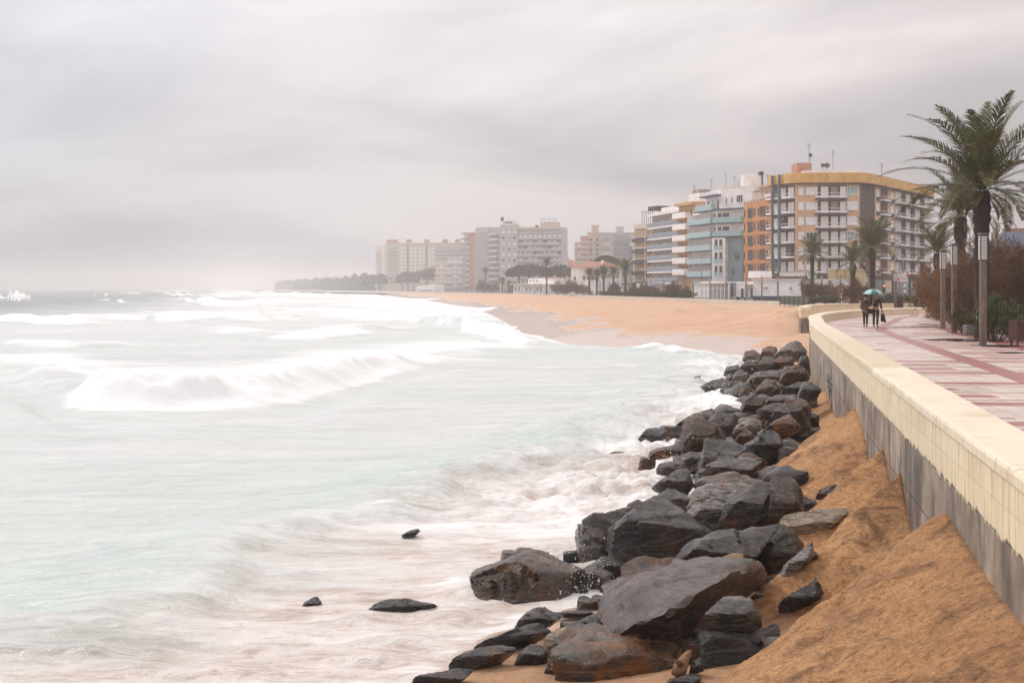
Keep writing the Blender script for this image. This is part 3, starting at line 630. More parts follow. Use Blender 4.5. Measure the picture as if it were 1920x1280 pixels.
# ================================================================== ground, promenade, planting bed
def paving_mat():
    m = bpy.data.materials.new('paving'); ns, lk = nodes_of(m); b = ns['Principled BSDF']
    tc = nd(ns, 'ShaderNodeTexCoord')
    def mth(op, a, b_=None, c=None, clamp=False):
        n = nd(ns, 'ShaderNodeMath', operation=op, use_clamp=clamp)
        for k, x in enumerate((a, b_, c)):
            if x is None: continue
            if hasattr(x, 'is_linked'): lk.new(x, n.inputs[k])
            else: n.inputs[k].default_value = x
        return n.outputs[0]
    mp = nd(ns, 'ShaderNodeMapping'); mp.inputs['Rotation'].default_value = (0, 0, math.radians(5)); lk.new(tc.outputs['Object'], mp.inputs['Vector'])
    sx = nd(ns, 'ShaderNodeSeparateXYZ'); lk.new(mp.outputs[0], sx.inputs[0])
    # staggered red bars: every second row, each with a bar of its own length
    row = mth('DIVIDE', sx.outputs['Y'], .92); ri = mth('FLOOR', row); fr = mth('FRACT', row)
    par = mth('MODULO', ri, 2.0)
    wn = nd(ns, 'ShaderNodeTexWhiteNoise', noise_dimensions='1D'); lk.new(ri, wn.inputs['W'])
    ph = mth('MULTIPLY', wn.outputs['Value'], 7.0)
    u = mth('FRACT', mth('DIVIDE', mth('ADD', sx.outputs['X'], ph), 6.4))
    bar = mth('MULTIPLY', mth('LESS_THAN', u, mth('ADD', mth('MULTIPLY', wn.outputs['Value'], .3), .42)), par)
    bar = mth('MULTIPLY', bar, mth('LESS_THAN', mth('ABSOLUTE', mth('SUBTRACT', fr, .5)), .40))
    w2 = nd(ns, 'ShaderNodeTexWhiteNoise', noise_dimensions='1D'); lk.new(mth('ADD', ri, 77.0), w2.inputs['W'])
    thin = mth('MULTIPLY', mth('LESS_THAN', mth('ABSOLUTE', mth('SUBTRACT', fr, .5)), .11), mth('SUBTRACT', 1.0, par))
    u2 = mth('FRACT', mth('DIVIDE', mth('ADD', sx.outputs['X'], mth('MULTIPLY', w2.outputs['Value'], 9.0)), 9.0))
    thin = mth('MULTIPLY', thin, mth('LESS_THAN', u2, .72))
    red = mth('MAXIMUM', bar, thin)
    n1 = nd(ns, 'ShaderNodeTexNoise', i_Scale=.7, i_Detail=7.0, i_Roughness=.65); lk.new(tc.outputs['Object'], n1.inputs['Vector'])
    n2_ = nd(ns, 'ShaderNodeTexNoise', i_Scale=26.0, i_Detail=4.0); lk.new(tc.outputs['Object'], n2_.inputs['Vector'])
    rc = ramp(ns, [(0.3, (0.70, 0.575, 0.49)), (0.7, (0.79, 0.67, 0.58))]); lk.new(n1.outputs['Fac'], rc.inputs['Fac'])
    rr = ramp(ns, [(0.3, (0.37, 0.14, 0.125)), (0.7, (0.47, 0.195, 0.175))]); lk.new(n1.outputs['Fac'], rr.inputs['Fac'])
    mx = nd(ns, 'ShaderNodeMix', data_type='RGBA'); lk.new(red, mx.inputs['Factor']); lk.new(rc.outputs[0], mx.inputs['A']); lk.new(rr.outputs[0], mx.inputs['B'])
    br = nd(ns, 'ShaderNodeTexBrick', offset=0.0); br.inputs['Scale'].default_value = 1.0; br.inputs['Brick Width'].default_value = .46; br.inputs['Row Height'].default_value = .46; br.inputs['Mortar Size'].default_value = .011
    br.inputs['Color1'].default_value = (1, 1, 1, 1); br.inputs['Color2'].default_value = (.86, .86, .86, 1); br.inputs['Mortar'].default_value = (.42, .38, .36, 1); lk.new(mp.outputs[0], br.inputs['Vector'])
    mu = nd(ns, 'ShaderNodeMix', data_type='RGBA', blend_type='MULTIPLY'); mu.inputs['Factor'].default_value = 1; lk.new(mx.outputs['Result'], mu.inputs['A']); lk.new(br.outputs['Color'], mu.inputs['B'])
    lk.new(mu.outputs['Result'], b.inputs['Base Color'])
    rq = ramp(ns, [(0.36, .28), (0.62, .46)]); lk.new(n1.outputs['Fac'], rq.inputs['Fac']); lk.new(rq.outputs[0], b.inputs['Roughness'])
    b.inputs['Specular IOR Level'].default_value = .5
    bp = nd(ns, 'ShaderNodeBump', i_Strength=.12, i_Distance=.01); lk.new(n2_.outputs['Fac'], bp.inputs['Height']); lk.new(bp.outputs[0], b.inputs['Normal'])
    return m
def flat(name, poly, z, m):
    bm = bmesh.new(); vs = [bm.verts.new((x, y, z)) for x, y in poly]; f = bm.faces.new(vs); bm.normal_update()
    if f.normal.z < 0: f.normal_flip()
    bmesh.ops.triangulate(bm, faces=bm.faces)
    me = bpy.data.meshes.new(name); bm.to_mesh(me); bm.free()
    return tag(link(name, me, m), kind='structure')
flat('ground', GROUND_POLY, -.03, mat('asphalt', (.13, .12, .115), rough=.45, vscale=.3, var=.3))
edge = offset([p for p in WALL if p[1] < 76], 7.1)
pr = [p for p in WALL] + [(37, 124), (39.5, 133), (41, 150), (60, 150), (60, 92), (33, 86)] + edge[::-1]
flat('promenade', pr, .0, paving_mat())
bandm = mat('red_paving', (.42, .175, .16), rough=.3, var=.25)
band = catmull([(7.0, 10), (9.3, 21), (11.3, 31.4), (13.5, 44.4), (16.2, 60), (18.5, 71.3), (22.4, 84), (26.8, 97.7), (30.0, 106), (33.2, 118), (35.6, 128)], 6)
L_, R_ = offset(band, -.28), offset(band, .28)
flat('paving_band', L_ + R_[::-1], .005, bandm)
bed_in = offset([p for p in WALL if 4 < p[1] < 76], 7.2); bed_out = offset([p for p in WALL if 4 < p[1] < 76], 22)
flat('planting_bed', bed_in + [(31.5, 84), (44, 88)] + bed_out[::-1], .03, mat('soil', (.20, .125, .07), rough=.95, var=.4, vscale=1.2, bump=.6, bscale=9))
tag(sweep('bed_kerb', bed_in + [(31.5, 84.0)], [(-.1, -.02), (-.1, .10), (.06, .10), (.06, -.02)], mat('kerb_stone', (.42, .36, .32), stain=.3)), 'low stone kerb between the red paving and the planted bed', 'kerb')
flat('red_edging', offset(bed_in, -1.3) + [p for p in bed_in][::-1], .004, bandm)
pud = bpy.data.materials.new('puddle'); ns, lk = nodes_of(pud); b = ns['Principled BSDF']
b.inputs['Base Color'].default_value = (.05, .04, .035, 1); b.inputs['Roughness'].default_value = .04
def puddle(cx, cy, rx, ry, seed):
    r = random.Random(seed); q = [r.uniform(.75, 1.15) for _ in range(24)]
    flat('puddle', [(cx + rx * math.cos(t * PI / 12) * q[t], cy + ry * math.sin(t * PI / 12) * q[t]) for t in range(24)], .009, pud)
for k, (px, py, rx, ry) in enumerate(((1800, 637, 1.35, 1.3), (1870, 648, .9, 1.0), (1900, 661, .55, .5), (1720, 612.5, 1.5, .9), (1745, 608, .8, 1.0), (1655, 615.3, 1.0, .35))):
    x, y, _ = gp(px, py, .009); puddle(x, y, rx, ry, k)
# ================================================================== rocks of the sea defence
def rock_mat(name, c0, c1, c2, rust, pale=(.22, .20, .19), rough=(.12, .55), vein=.35):
    m = bpy.data.materials.new(name); ns, lk = nodes_of(m); b = ns['Principled BSDF']
    tc = nd(ns, 'ShaderNodeTexCoord'); oi = nd(ns, 'ShaderNodeObjectInfo')
    sc = nd(ns, 'ShaderNodeVectorMath', operation='SCALE'); cb = nd(ns, 'ShaderNodeCombineXYZ')
    for k in range(3): lk.new(oi.outputs['Random'], cb.inputs[k])
    lk.new(cb.outputs[0], sc.inputs[0]); sc.inputs['Scale'].default_value = 40
    av = nd(ns, 'ShaderNodeVectorMath', operation='ADD'); lk.new(tc.outputs['Object'], av.inputs[0]); lk.new(sc.outputs[0], av.inputs[1])
    def noise(s, mp=(1, 1, 1), rot=(0, 0, 0), det=7.0, r=.65, dist=0.0):
        mm = nd(ns, 'ShaderNodeMapping'); mm.inputs['Scale'].default_value = mp; mm.inputs['Rotation'].default_value = rot; lk.new(av.outputs[0], mm.inputs['Vector'])
        n = nd(ns, 'ShaderNodeTexNoise', i_Scale=s, i_Detail=det, i_Roughness=r, i_Distortion=dist); lk.new(mm.outputs[0], n.inputs['Vector']); return n.outputs['Fac']
    def mixc(f, a, c, k=1.0):
        n = nd(ns, 'ShaderNodeMix', data_type='RGBA'); q = nd(ns, 'ShaderNodeMath', operation='MULTIPLY'); q.inputs[1].default_value = k
        lk.new(f, q.inputs[0]); lk.new(q.outputs[0], n.inputs['Factor'])
        for s_, x in (('A', a), ('B', c)):
            if hasattr(x, 'is_linked'): lk.new(x, n.inputs[s_])
            else: n.inputs[s_].default_value = rgb(x)
        return n.outputs['Result']
    base = ramp(ns, [(.36, c0), (.5, c1), (.64, c2)]); lk.new(noise(2.4, dist=.6), base.inputs['Fac'])
    lay = noise(1.0, (2.0, 2.0, 11.0), (.5, .35, .2), 8, .7, .4); rl = ramp(ns, [(.46, 0.0), (.56, 1.0)]); lk.new(lay, rl.inputs['Fac'])
    col = mixc(rl.outputs[0], base.outputs[0], [c * .3 for c in c0], .75)
    fin = noise(1.0, (7.0, 7.0, 46.0), (.5, .35, .2), 6, .7, .6); rf = ramp(ns, [(.47, 0.0), (.56, 1.0)]); lk.new(fin, rf.inputs['Fac']); col = mixc(rf.outputs[0], col, [min(1, c * 2.4) for c in c2], .36)
    rr = ramp(ns, [(.53, 0.0), (.66, 1.0)]); lk.new(noise(1.5, dist=1.0), rr.inputs['Fac'])
    col = mixc(rr.outputs[0], col, (.23, .085, .025), rust)
    vmm = nd(ns, 'ShaderNodeMapping'); vmm.inputs['Scale'].default_value = (.25, 1.0, 2.2); vmm.inputs['Rotation'].default_value = (.7, .5, .9); lk.new(av.outputs[0], vmm.inputs['Vector'])
    vn = nd(ns, 'ShaderNodeTexNoise', i_Scale=.9, i_Detail=2.0, i_Distortion=.2); lk.new(vmm.outputs[0], vn.inputs['Vector'])
    va = nd(ns, 'ShaderNodeMath', operation='SUBTRACT'); va.inputs[1].default_value = .5; lk.new(vn.outputs['Fac'], va.inputs[0])
    vb = nd(ns, 'ShaderNodeMath', operation='ABSOLUTE'); lk.new(va.outputs[0], vb.inputs[0])
    vr = ramp(ns, [(.004, 1.0), (.016, 0.0)]); lk.new(vb.outputs[0], vr.inputs['Fac'])
    col = mixc(vr.outputs[0], col, pale, vein)
    fl = ramp(ns, [(.62, 0.0), (.72, 1.0)]); lk.new(noise(11.0, det=5.0), fl.inputs['Fac']); col = mixc(fl.outputs[0], col, pale, .22)
    hv = nd(ns, 'ShaderNodeHueSaturation'); mr = nd(ns, 'ShaderNodeMapRange'); mr.inputs['To Min'].default_value = .6; mr.inputs['To Max'].default_value = 1.6; lk.new(oi.outputs['Random'], mr.inputs['Value']); lk.new(mr.outputs[0], hv.inputs['Value'])
    ms2 = nd(ns, 'ShaderNodeMath', operation='MULTIPLY'); ms2.inputs[1].default_value = 17.0; lk.new(oi.outputs['Random'], ms2.inputs[0]); fr2 = nd(ns, 'ShaderNodeMath', operation='FRACT'); lk.new(ms2.outputs[0], fr2.inputs[0])
    sr = nd(ns, 'ShaderNodeMapRange'); sr.inputs['To Min'].default_value = .8; sr.inputs['To Max'].default_value = 2.2; lk.new(fr2.outputs[0], sr.inputs['Value']); lk.new(sr.outputs[0], hv.inputs['Saturation'])
    lk.new(col, hv.inputs['Color']); col = hv.outputs['Color']
    lk.new(col, b.inputs['Base Color'])
    ro = ramp(ns, [(.35, rough[0]), (.65, rough[1])]); lk.new(noise(4.0), ro.inputs['Fac']); lk.new(ro.outputs[0], b.inputs['Roughness'])
    b.inputs['Specular IOR Level'].default_value = .25; b.inputs['Coat Weight'].default_value = .9; b.inputs['Coat Roughness'].default_value = .12; b.inputs['Coat IOR'].default_value = 1.33
    hh = nd(ns, 'ShaderNodeMath', operation='MULTIPLY_ADD'); hh.inputs[1].default_value = .55; lk.new(lay, hh.inputs[0]); lk.new(noise(9.0, det=9.0, r=.72), hh.inputs[2])
    h2 = nd(ns, 'ShaderNodeMath', operation='MULTIPLY_ADD'); h2.inputs[1].default_value = .22; lk.new(fin, h2.inputs[0]); lk.new(hh.outputs[0], h2.inputs[2]); hh = h2
    bp = nd(ns, 'ShaderNodeBump', i_Strength=1.0, i_Distance=.16); lk.new(hh.outputs[0], bp.inputs['Height']); lk.new(bp.outputs[0], b.inputs['Normal'])
    bc = nd(ns, 'ShaderNodeBump', i_Strength=.6, i_Distance=.06); lk.new(hh.outputs[0], bc.inputs['Height']); lk.new(bc.outputs[0], b.inputs['Coat Normal'])
    return m
RM = {'d': rock_mat('dark_rock', (.005, .0045, .0045), (.013, .012, .0118), (.052, .047, .044), .30),
      'g': rock_mat('grey_rock', (.009, .008, .0078), (.024, .0215, .0205), (.10, .088, .08), .35, (.34, .31, .29)),
      'b': rock_mat('brown_rock', (.011, .0075, .006), (.036, .023, .0175), (.12, .08, .062), .55, (.27, .22, .19)),
      'r': rock_mat('rusty_rock', (.011, .008, .007), (.034, .021, .014), (.10, .06, .036), .62, (.22, .17, .13)),
      't': rock_mat('tan_rock', (.14, .09, .045), (.23, .155, .085), (.33, .24, .14), .3, (.42, .36, .27), (.5, .8)),
      'p': rock_mat('pale_rock', (.03, .027, .025), (.09, .080, .074), (.25, .225, .21), .35, (.42, .38, .35))}
_ICO = {}
def ico(n):
    if n not in _ICO:
        bm = bmesh.new(); bmesh.ops.create_icosphere(bm, subdivisions=n, radius=1.0)
        _ICO[n] = (np.array([v.co[:] for v in bm.verts]), [tuple(v.index for v in f.verts) for f in bm.faces]); bm.free()
    return _ICO[n]
def hull_mesh(name, P, sub, seed, rough=1.0, round_=.006):
    P = np.asarray(P, float); lo, hi = P.min(0), P.max(0); sc = np.maximum((hi - lo) / 2, .02); N = (P - (lo + hi) / 2) / sc
    bm = bmesh.new(); vs = [bm.verts.new(q) for q in N]; bmesh.ops.convex_hull(bm, input=vs)
    bm.normal_update()
    c = N.mean(0) * .7
    pl = {}
    for f in bm.faces:
        n = np.array(f.normal[:]); d = float(n @ (np.array(f.verts[0].co[:]) - c))
        if d < 0: n, d = -n, -d
        k_ = tuple(np.round(n, 2)); a0 = pl[k_][2] if k_ in pl else 0.0
        pl[k_] = (n, max(d, .05), a0 + f.calc_area())
    bm.free()
    na = np.array([a for a, b, q in pl.values()]); da = np.array([b for a, b, q in pl.values()]); ar = np.array([q for a, b, q in pl.values()])
    keep = []                                          # few broad faces: broken rock, not a pebble
    for i in np.argsort(-ar):
        if all(na[i] @ na[j] < math.cos(math.radians(27)) for j in keep): keep.append(i)
    nn, dd = na[keep], da[keep]
    # chips: random planes that knock off the corners
    rsx = np.random.RandomState(seed + 5); E_ = rsx.randn(4, 3); E_ /= np.linalg.norm(E_, axis=1)[:, None]
    sup = ((N - c) @ E_.T).max(0); nn = np.concatenate([nn, E_]); dd = np.concatenate([dd, sup * rsx.uniform(.86, .97, 4)])
    D, fs = ico(sub)
    with np.errstate(divide='ignore'):
        t = dd[None] / np.maximum(D @ nn.T, 1e-4)
    r = t.min(1); r = np.minimum(r, 1.16 * (da[None] / np.maximum(D @ na.T, 1e-4)).min(1))
    if round_ > 0:                                     # soften the edges a little
        k = 1.0 / round_
        r = r - round_ * np.log(np.exp(-k * np.clip(t - r[:, None], 0, 3)).sum(1)) * r * .8
    V = (c + D * r[:, None]) * sc + (lo + hi) / 2
    size = float(np.prod(sc) ** (1 / 3)) * 2
    q = V / size; nrm = D / np.linalg.norm(D / sc, axis=1)[:, None] / sc; nrm /= np.linalg.norm(nrm, axis=1)[:, None]
    rs = np.random.RandomState(seed); a = rs.rand(3, 3) - .5; ax = a[0] / np.linalg.norm(a[0])
    s1 = fbm(q * 2.6 + seed, 4); ridg = 1 - np.abs(fbm(q * 4.0 + seed + 50, 4))
    lay = fbm(np.stack([q @ ax * 12, q @ a[1] * 1.5, q @ a[2] * 1.5], 1) + seed, 3)
    # small steps broken off along the layers
    stp = np.floor(q @ ax * 5 + .8 * vnoise(q * 3 + seed)) ; hs = _VAL[(stp.astype(int) * 37 + seed * 11) & 255]
    V = V + nrm * (size * rough * (.010 * s1 + .020 * (ridg - .7) + .018 * lay + .034 * hs))[:, None]
    base = np.array([V[:, 0].mean(), V[:, 1].mean(), V[:, 2].min()])
    me = bpy.data.meshes.new(name); me.from_pydata((V - base).tolist(), [], fs); me.update(); me.shade_smooth()
    if hasattr(me, 'set_sharp_from_angle'): me.set_sharp_from_angle(angle=math.radians(32))
    return me, base, size
ROCKS = []
def meet(px, py):                                    # distance at which the sight line through px, py meets the ground
    Yv = np.arange(11, 60, .02); g = ground_z(at(px, Yv), Yv); k = np.argmax(zz(py, Yv) < g); return float(Yv[k])
GROUNDED = ('black rock sitting alone', 'grey stone sunk', 'olive grained slab', 'white-flecked rock', 'dark clod', 'dark stone tip', 'long grey boulder along', 'black square block', 'black wrinkled boulder', 'reddish rock in the hollow', 'brown stone peeping', 'small pinkish stone')
def rock(pts, Y0, label, mk='d', sub=4, name='boulder', depth=.9, seed=None, bury=.12):
    seed = len(ROCKS) * 7 + 3 if seed is None else seed
    rd = random.Random(seed)
    if label.startswith(GROUNDED):
        b0, t0 = max(p[1] for p in pts), min(p[1] for p in pts); xl = [p[0] for p in pts if p[1] > b0 - .25 * (b0 - t0)]
        Y0 = meet(sum(xl) / len(xl), b0 - .14 * (b0 - t0))
    xs = [p[0] for p in pts]; ys = [p[1] for p in pts]
    W = (max(xs) - min(xs)) * Y0 / F; H = (max(ys) - min(ys)) * Y0 / F; D = depth * (.5 * W + .5 * H)
    P = []; b = max(ys); hgt = max(b - min(ys), 1); cx = (max(xs) + min(xs)) / 2
    expl = len(pts[0]) == 3
    for p in pts:
        t = (b - p[1]) / hgt
        dy = p[2] if expl else D * (.08 + .62 * t) + D * .12 * abs(p[0] - cx) / max(max(xs) - cx, 1)
        Y = Y0 + dy
        P.append((at(p[0], Y), Y, zz(p[1], Y)))
        if expl and t < .5: P.append((at(p[0], Y), Y0 + max(q[2] for q in pts), zz(p[1], Y)))
        if not expl and t < .3:                         # the foot runs on into the ground, back from the edge
            Yb = Y + .35 * D; P.append((at(cx + (p[0] - cx) * .85, Yb), Yb, zz(p[1], Y) - bury * H))
    if not expl:
        for k in range(3):                              # the brow between top and front faces
            u = .2 + .3 * k + rd.uniform(-.06, .06); tt = rd.uniform(.42, .62)
            px = min(xs) + u * (max(xs) - min(xs)); up = min(b, max(ys)); 
            # keep the brow inside the outline
            yy = [p[1] for p in sorted(pts, key=lambda p: abs(p[0] - px))[:4]]; py = min(max(b - tt * hgt, min(yy) + .1 * hgt), max(yy) - .05 * hgt)
            Y = Y0 + D * .04; P.append((at(px, Y), Y, zz(py, Y)))
        for u in (.3, .7):                              # the back
            px = min(xs) + u * (max(xs) - min(xs)); Y = Y0 + D * 1.15
            P.append((at(px, Y), Y, zz(b - .45 * hgt, Y0 + .6 * D))); P.append((at(px, Y), Y, zz(b, Y0) - bury * H))
    P = np.array(P); P = P.mean(0) + (P - P.mean(0)) * 1.12
    me, base, size = hull_mesh(name, P, sub, seed)
    o = link(name, me, RM[mk], None, False, tuple(base))
    tag(o, label, 'rock', 'rocks of the sea defence')
    ROCKS.append((o, label, W, H)); return o
R = rock
# --- in front (explicit depths)
R([(935,1131,0),(991,1128,0),(1041,1117,.2),(900,1117,.2),(896,1096,.25),(922,1076,.3),(980,1067,.35),(1060,1078,.5),(963,1055,.9),(997,1036,1.3),(1016,1039,1.3),(1076,1069,1.0),(1076,1092,.8)], 20.8, 'big rust-stained boulder alone in the wash', 'r', 5)
R([(1157,1045,0),(1185,1052,0),(1205,1047,.1),(1276,1037,.25),(1322,1014,.4),(1153,1028,.1),(1160,990,.1),(1168,971,.15),(1196,978,.1),(1240,992,.15),(1294,994,.3),(1326,1003,.5),(1229,931,1.2),(1243,936,1.3),(1254,945,1.3),(1286,964,1.2),(1322,996,1.0)], 23.0, 'largest dark block with a flat sloping top', 'g', 5)
R([(1097,1060,0),(1122,1048,.05),(1154,1030,.3),(1087,1036,.1),(1094,1012,.15),(1094,989,.3),(1119,969,.55),(1160,958,.9),(1185,950,1.1),(1170,1000,.8)], 23.8, 'tall rounded boulder leaning on the largest block', 'g', 5)
R([(1050,1310,0),(1150,1322,-.1),(1255,1292,.2),(1047,1245,.1),(1060,1228,.1),(1130,1238,.05),(1168,1211,.35),(1263,1230,.5),(1244,1199,.9),(1150,1172,1.5),(1116,1168,1.6),(1079,1175,1.3),(1060,1198,.8)], 16.2, 'wet pale-topped block at the bottom edge of the picture', 'r', 5)
R([(1158,1184,.5),(1211,1131,2.1),(1253,1103,2.7),(1331,1077,3.1),(1366,1073,3.0),(1395,1066,2.1),(1410,1074,2.2),(1410,1092,2.5),(1366,1129,1.9),(1322,1162,1.4),(1312,1182,1.2),(1263,1221,.75),(1246,1205,.6),(1205,1190,.6),(1250,1149,.0),(1290,1129,.4),(1371,1083,1.4)], 16.9, 'long tilted slab with a rough brown underside', 'b', 5)
R([(1322,1265,0),(1351,1262,.05),(1384,1243,.2),(1311,1251,.1),(1316,1212,.15),(1333,1192,.2),(1395,1205,.3),(1430,1210,.5),(1431,1190,.8),(1357,1181,.7),(1333,1184,.5)], 15.9, 'black square block half under the near sand slope', 'd', 5)
R([(1265,1063),(1280,1040),(1312,1017),(1345,1001),(1398,995),(1447,988),(1440,1005),(1401,1057),(1340,1066),(1290,1083),(1266,1080)], 20.8, 'long rounded dark boulder right below the largest block', 'g', 5)
R([(1424,1017),(1444,991),(1463,988),(1486,1004),(1503,1024),(1500,1047),(1473,1070),(1457,1090),(1437,1083),(1421,1057)], 20.4, 'black wrinkled boulder at the foot of the sand', 'd', 5)
R([(1310,1187),(1318,1170),(1345,1140),(1370,1127),(1405,1123),(1425,1166),(1400,1182),(1350,1186)], 16.9, 'speckled grey boulder behind the black square block', 'g')
R([(1467,975),(1503,962),(1578,955),(1595,958),(1568,981),(1529,1008),(1503,1013),(1486,1004)], 22, 'olive grained slab running into the sand', 't', 4)
R([(1437,975),(1444,932),(1454,899),(1483,898),(1500,919),(1503,958),(1490,968),(1444,988)], 23.5, 'upright reddish block standing against the sand', 'b')
R([(1350,996),(1368,949),(1391,922),(1414,909),(1450,909),(1444,942),(1437,981),(1404,996)], 23.6, 'grey cracked slab left of the upright reddish block', 'g', 5)
R([(1290,962),(1309,929),(1335,914),(1368,919),(1398,911),(1408,922),(1368,955),(1355,988),(1332,1001)], 24.2, 'folded pale-topped boulder with an orange patch', 'p', 5)
R([(1293,1083),(1316,1047),(1339,1057),(1335,1076)], 20.0, 'small pointed grained rock above the long slab', 'p')
R([(1330,1070),(1339,1056),(1362,1044),(1385,1039),(1398,1053),(1391,1072)], 20.1, 'humped rock with a yellow vein above the long slab', 't')
R([(1467,1162),(1473,1126),(1506,1103),(1532,1090),(1542,1109),(1536,1122),(1490,1149)], 16.1, 'black rock sitting alone on the near sand', 'd')
R([(1463,1092),(1470,1070),(1496,1044),(1516,1024),(1522,1017),(1522,1040),(1503,1063),(1490,1083)], 19.3, 'white-flecked rock leaning along the sand edge', 'p')
R([(1179,1090),(1180,1061),(1208,1047),(1245,1065),(1262,1085),(1235,1108),(1200,1112)], 21.3, 'smooth grey block tucked under the largest block', 'g')
R([(1112,1062),(1129,1044),(1157,1050),(1177,1061),(1169,1085),(1144,1080)], 22.3, 'small black shiny rock with broken facets', 'd')
R([(1072,1094),(1085,1075),(1110,1057),(1144,1077),(1135,1099),(1090,1104)], 21.7, 'wet rock with spray running off it', 'p')
R([(1128,1129),(1134,1101),(1158,1081),(1182,1094),(1200,1109),(1182,1125),(1143,1133)], 20.6, 'dull dark rock below the smooth grey block', 'd')
R([(1084,1144),(1088,1118),(1104,1120),(1137,1136),(1112,1146)], 20.2, 'dark wedge beside the foaming gap', 'g', name='rock')
R([(1132,1146),(1158,1125),(1191,1122),(1211,1131),(1202,1149),(1165,1153)], 19.6, 'flat mottled rock at the left tip of the long slab', 'g', name='rock')
R([(1069,1179),(1088,1164),(1121,1151),(1152,1166),(1143,1178)], 18.7, 'low dark rock just behind the pale-topped block', 'd', name='rock')
R([(1147,1177),(1158,1153),(1178,1149),(1186,1157),(1180,1175)], 18.3, 'little cube-like grey rock before the long slab', 'g', name='rock')
R([(1040,1150),(1070,1146),(1100,1143),(1112,1149),(1085,1156),(1050,1156)], 19.5, 'flat dark stone at the edge of the bare sand', 'd', name='rock')
R([(1405,1108),(1415,1082),(1440,1080),(1452,1100),(1430,1114)], 18.6, 'reddish rock in the hollow below the wrinkled boulder', 'b', name='rock')
R([(1410,1124),(1420,1110),(1436,1109),(1442,1118),(1430,1126)], 17.6, 'small pinkish stone at the tip of the sand tongue', 'b', 3, name='stone')
R([(1209,1112),(1226,1088),(1241,1088),(1235,1104)], 19.8, 'small yellow stone between darker rocks', 't', 3, name='stone')
R([(1216,1116),(1253,1086),(1257,1100),(1240,1116)], 19.4, 'blue-grey slate beside the small yellow stone', 'g', name='rock')
R([(1254,1106),(1262,1092),(1274,1094),(1276,1106)], 19.2, 'tan pebble right of the blue-grey slate', 't', 3, name='stone')
R([(1292,1264),(1300,1240),(1313,1232),(1318,1256)], 15.95, 'slim dark stone against the black square block', 'd', name='rock')
R([(1240,1296),(1262,1280),(1300,1262),(1312,1268),(1305,1296)], 15.6, 'flat black slab at the very bottom, right of the pale-topped block', 'd', name='rock')
R([(1021,1260),(1040,1236),(1056,1223),(1064,1247),(1043,1273)], 16.5, 'slate leaning on the left of the pale-topped block', 'g', name='rock')
R([(1018,1215),(1020,1197),(1032,1186),(1056,1178),(1078,1178),(1085,1190),(1060,1225),(1035,1241),(1021,1232)], 17.3, 'sandy tan boulder among black stones', 't')
R([(968,1247),(971,1230),(995,1208),(1017,1210),(1028,1232),(1023,1247),(1008,1251)], 17.0, 'black jagged lump on bare sand left of the tan boulder', 'd')
R([(842,1256),(866,1227),(899,1216),(949,1209),(962,1214),(960,1222),(931,1225),(907,1242),(888,1258)], 16.95, 'long low black ridge of rock, middle one on the bare sand', 'd', depth=.45)
R([(905,1216),(927,1200),(951,1190),(995,1171),(1012,1172),(1027,1188),(990,1190),(953,1208),(927,1218)], 17.8, 'long low ridge of rock, upper one on the bare sand', 'd', depth=.45)
R([(765,1292),(800,1272),(833,1257),(872,1253),(883,1257),(855,1268),(837,1290)], 16.2, 'flat black rock at the bottom of the waterline', 'd', depth=.6)
R([(964,1181),(986,1155),(1006,1142),(1019,1140),(1039,1149),(1056,1153),(1036,1160),(1021,1175)], 18.5, 'black humped rock at the upper corner of the bare sand', 'd', depth=.6)
# --- stones standing in the sea
R([(695,1143),(713,1131),(741,1122),(772,1127),(820,1137),(794,1150),(746,1150)], 20.2, 'flat dark rock awash, widest of those in the water', 'd', depth=.5)
R([(566,1143),(573,1128),(588,1120),(601,1124),(603,1132),(590,1138)], 20.6, 'small dark rock farthest left in the water', 'd', name='rock')
R([(868,1118),(873,1105),(886,1101),(894,1107),(890,1118)], 21.2, 'small black rock in foam left of the rust-stained boulder', 'd', 3, name='rock')
R([(862,1094),(870,1085),(885,1084),(893,1091),(880,1097)], 22.2, 'small brown rock in foam above the small black one', 'b', 3, name='rock')
R([(955,1042),(969,1031),(993,1028),(1014,1035),(990,1046)], 24.2, 'low rock just behind the rust-stained boulder', 'b', name='rock', depth=.6)
R([(754,1006),(768,996),(782,990),(787,996),(772,1006)], 26.2, 'small dark rock in smooth water far from the others', 'd', 3, name='rock')
R([(1146,772),(1158,762),(1172,758),(1179,766),(1165,773)], 54, 'small dark rock out in the white water', 'd', 3, name='rock')
R([(808,820),(820,814),(834,813),(838,818),(822,821)], 45, 'tiny brown rock tip in the pale green water', 'b', 3, name='rock')
R([(1138,856),(1150,846),(1166,845),(1172,853),(1154,857)], 39.2, 'brown rock barely breaking the churned water', 'b', 3, name='rock')
R([(1296,716),(1304,706),(1313,704),(1311,713)], 71, 'small dark spike of rock in the distant foam', 'd', 3, name='rock')
R([(1194,831),(1208,814),(1221,803),(1241,805),(1248,811),(1244,822),(1219,832)], 42, 'dark pointed boulder in the foam, clear of the pile', 'd')
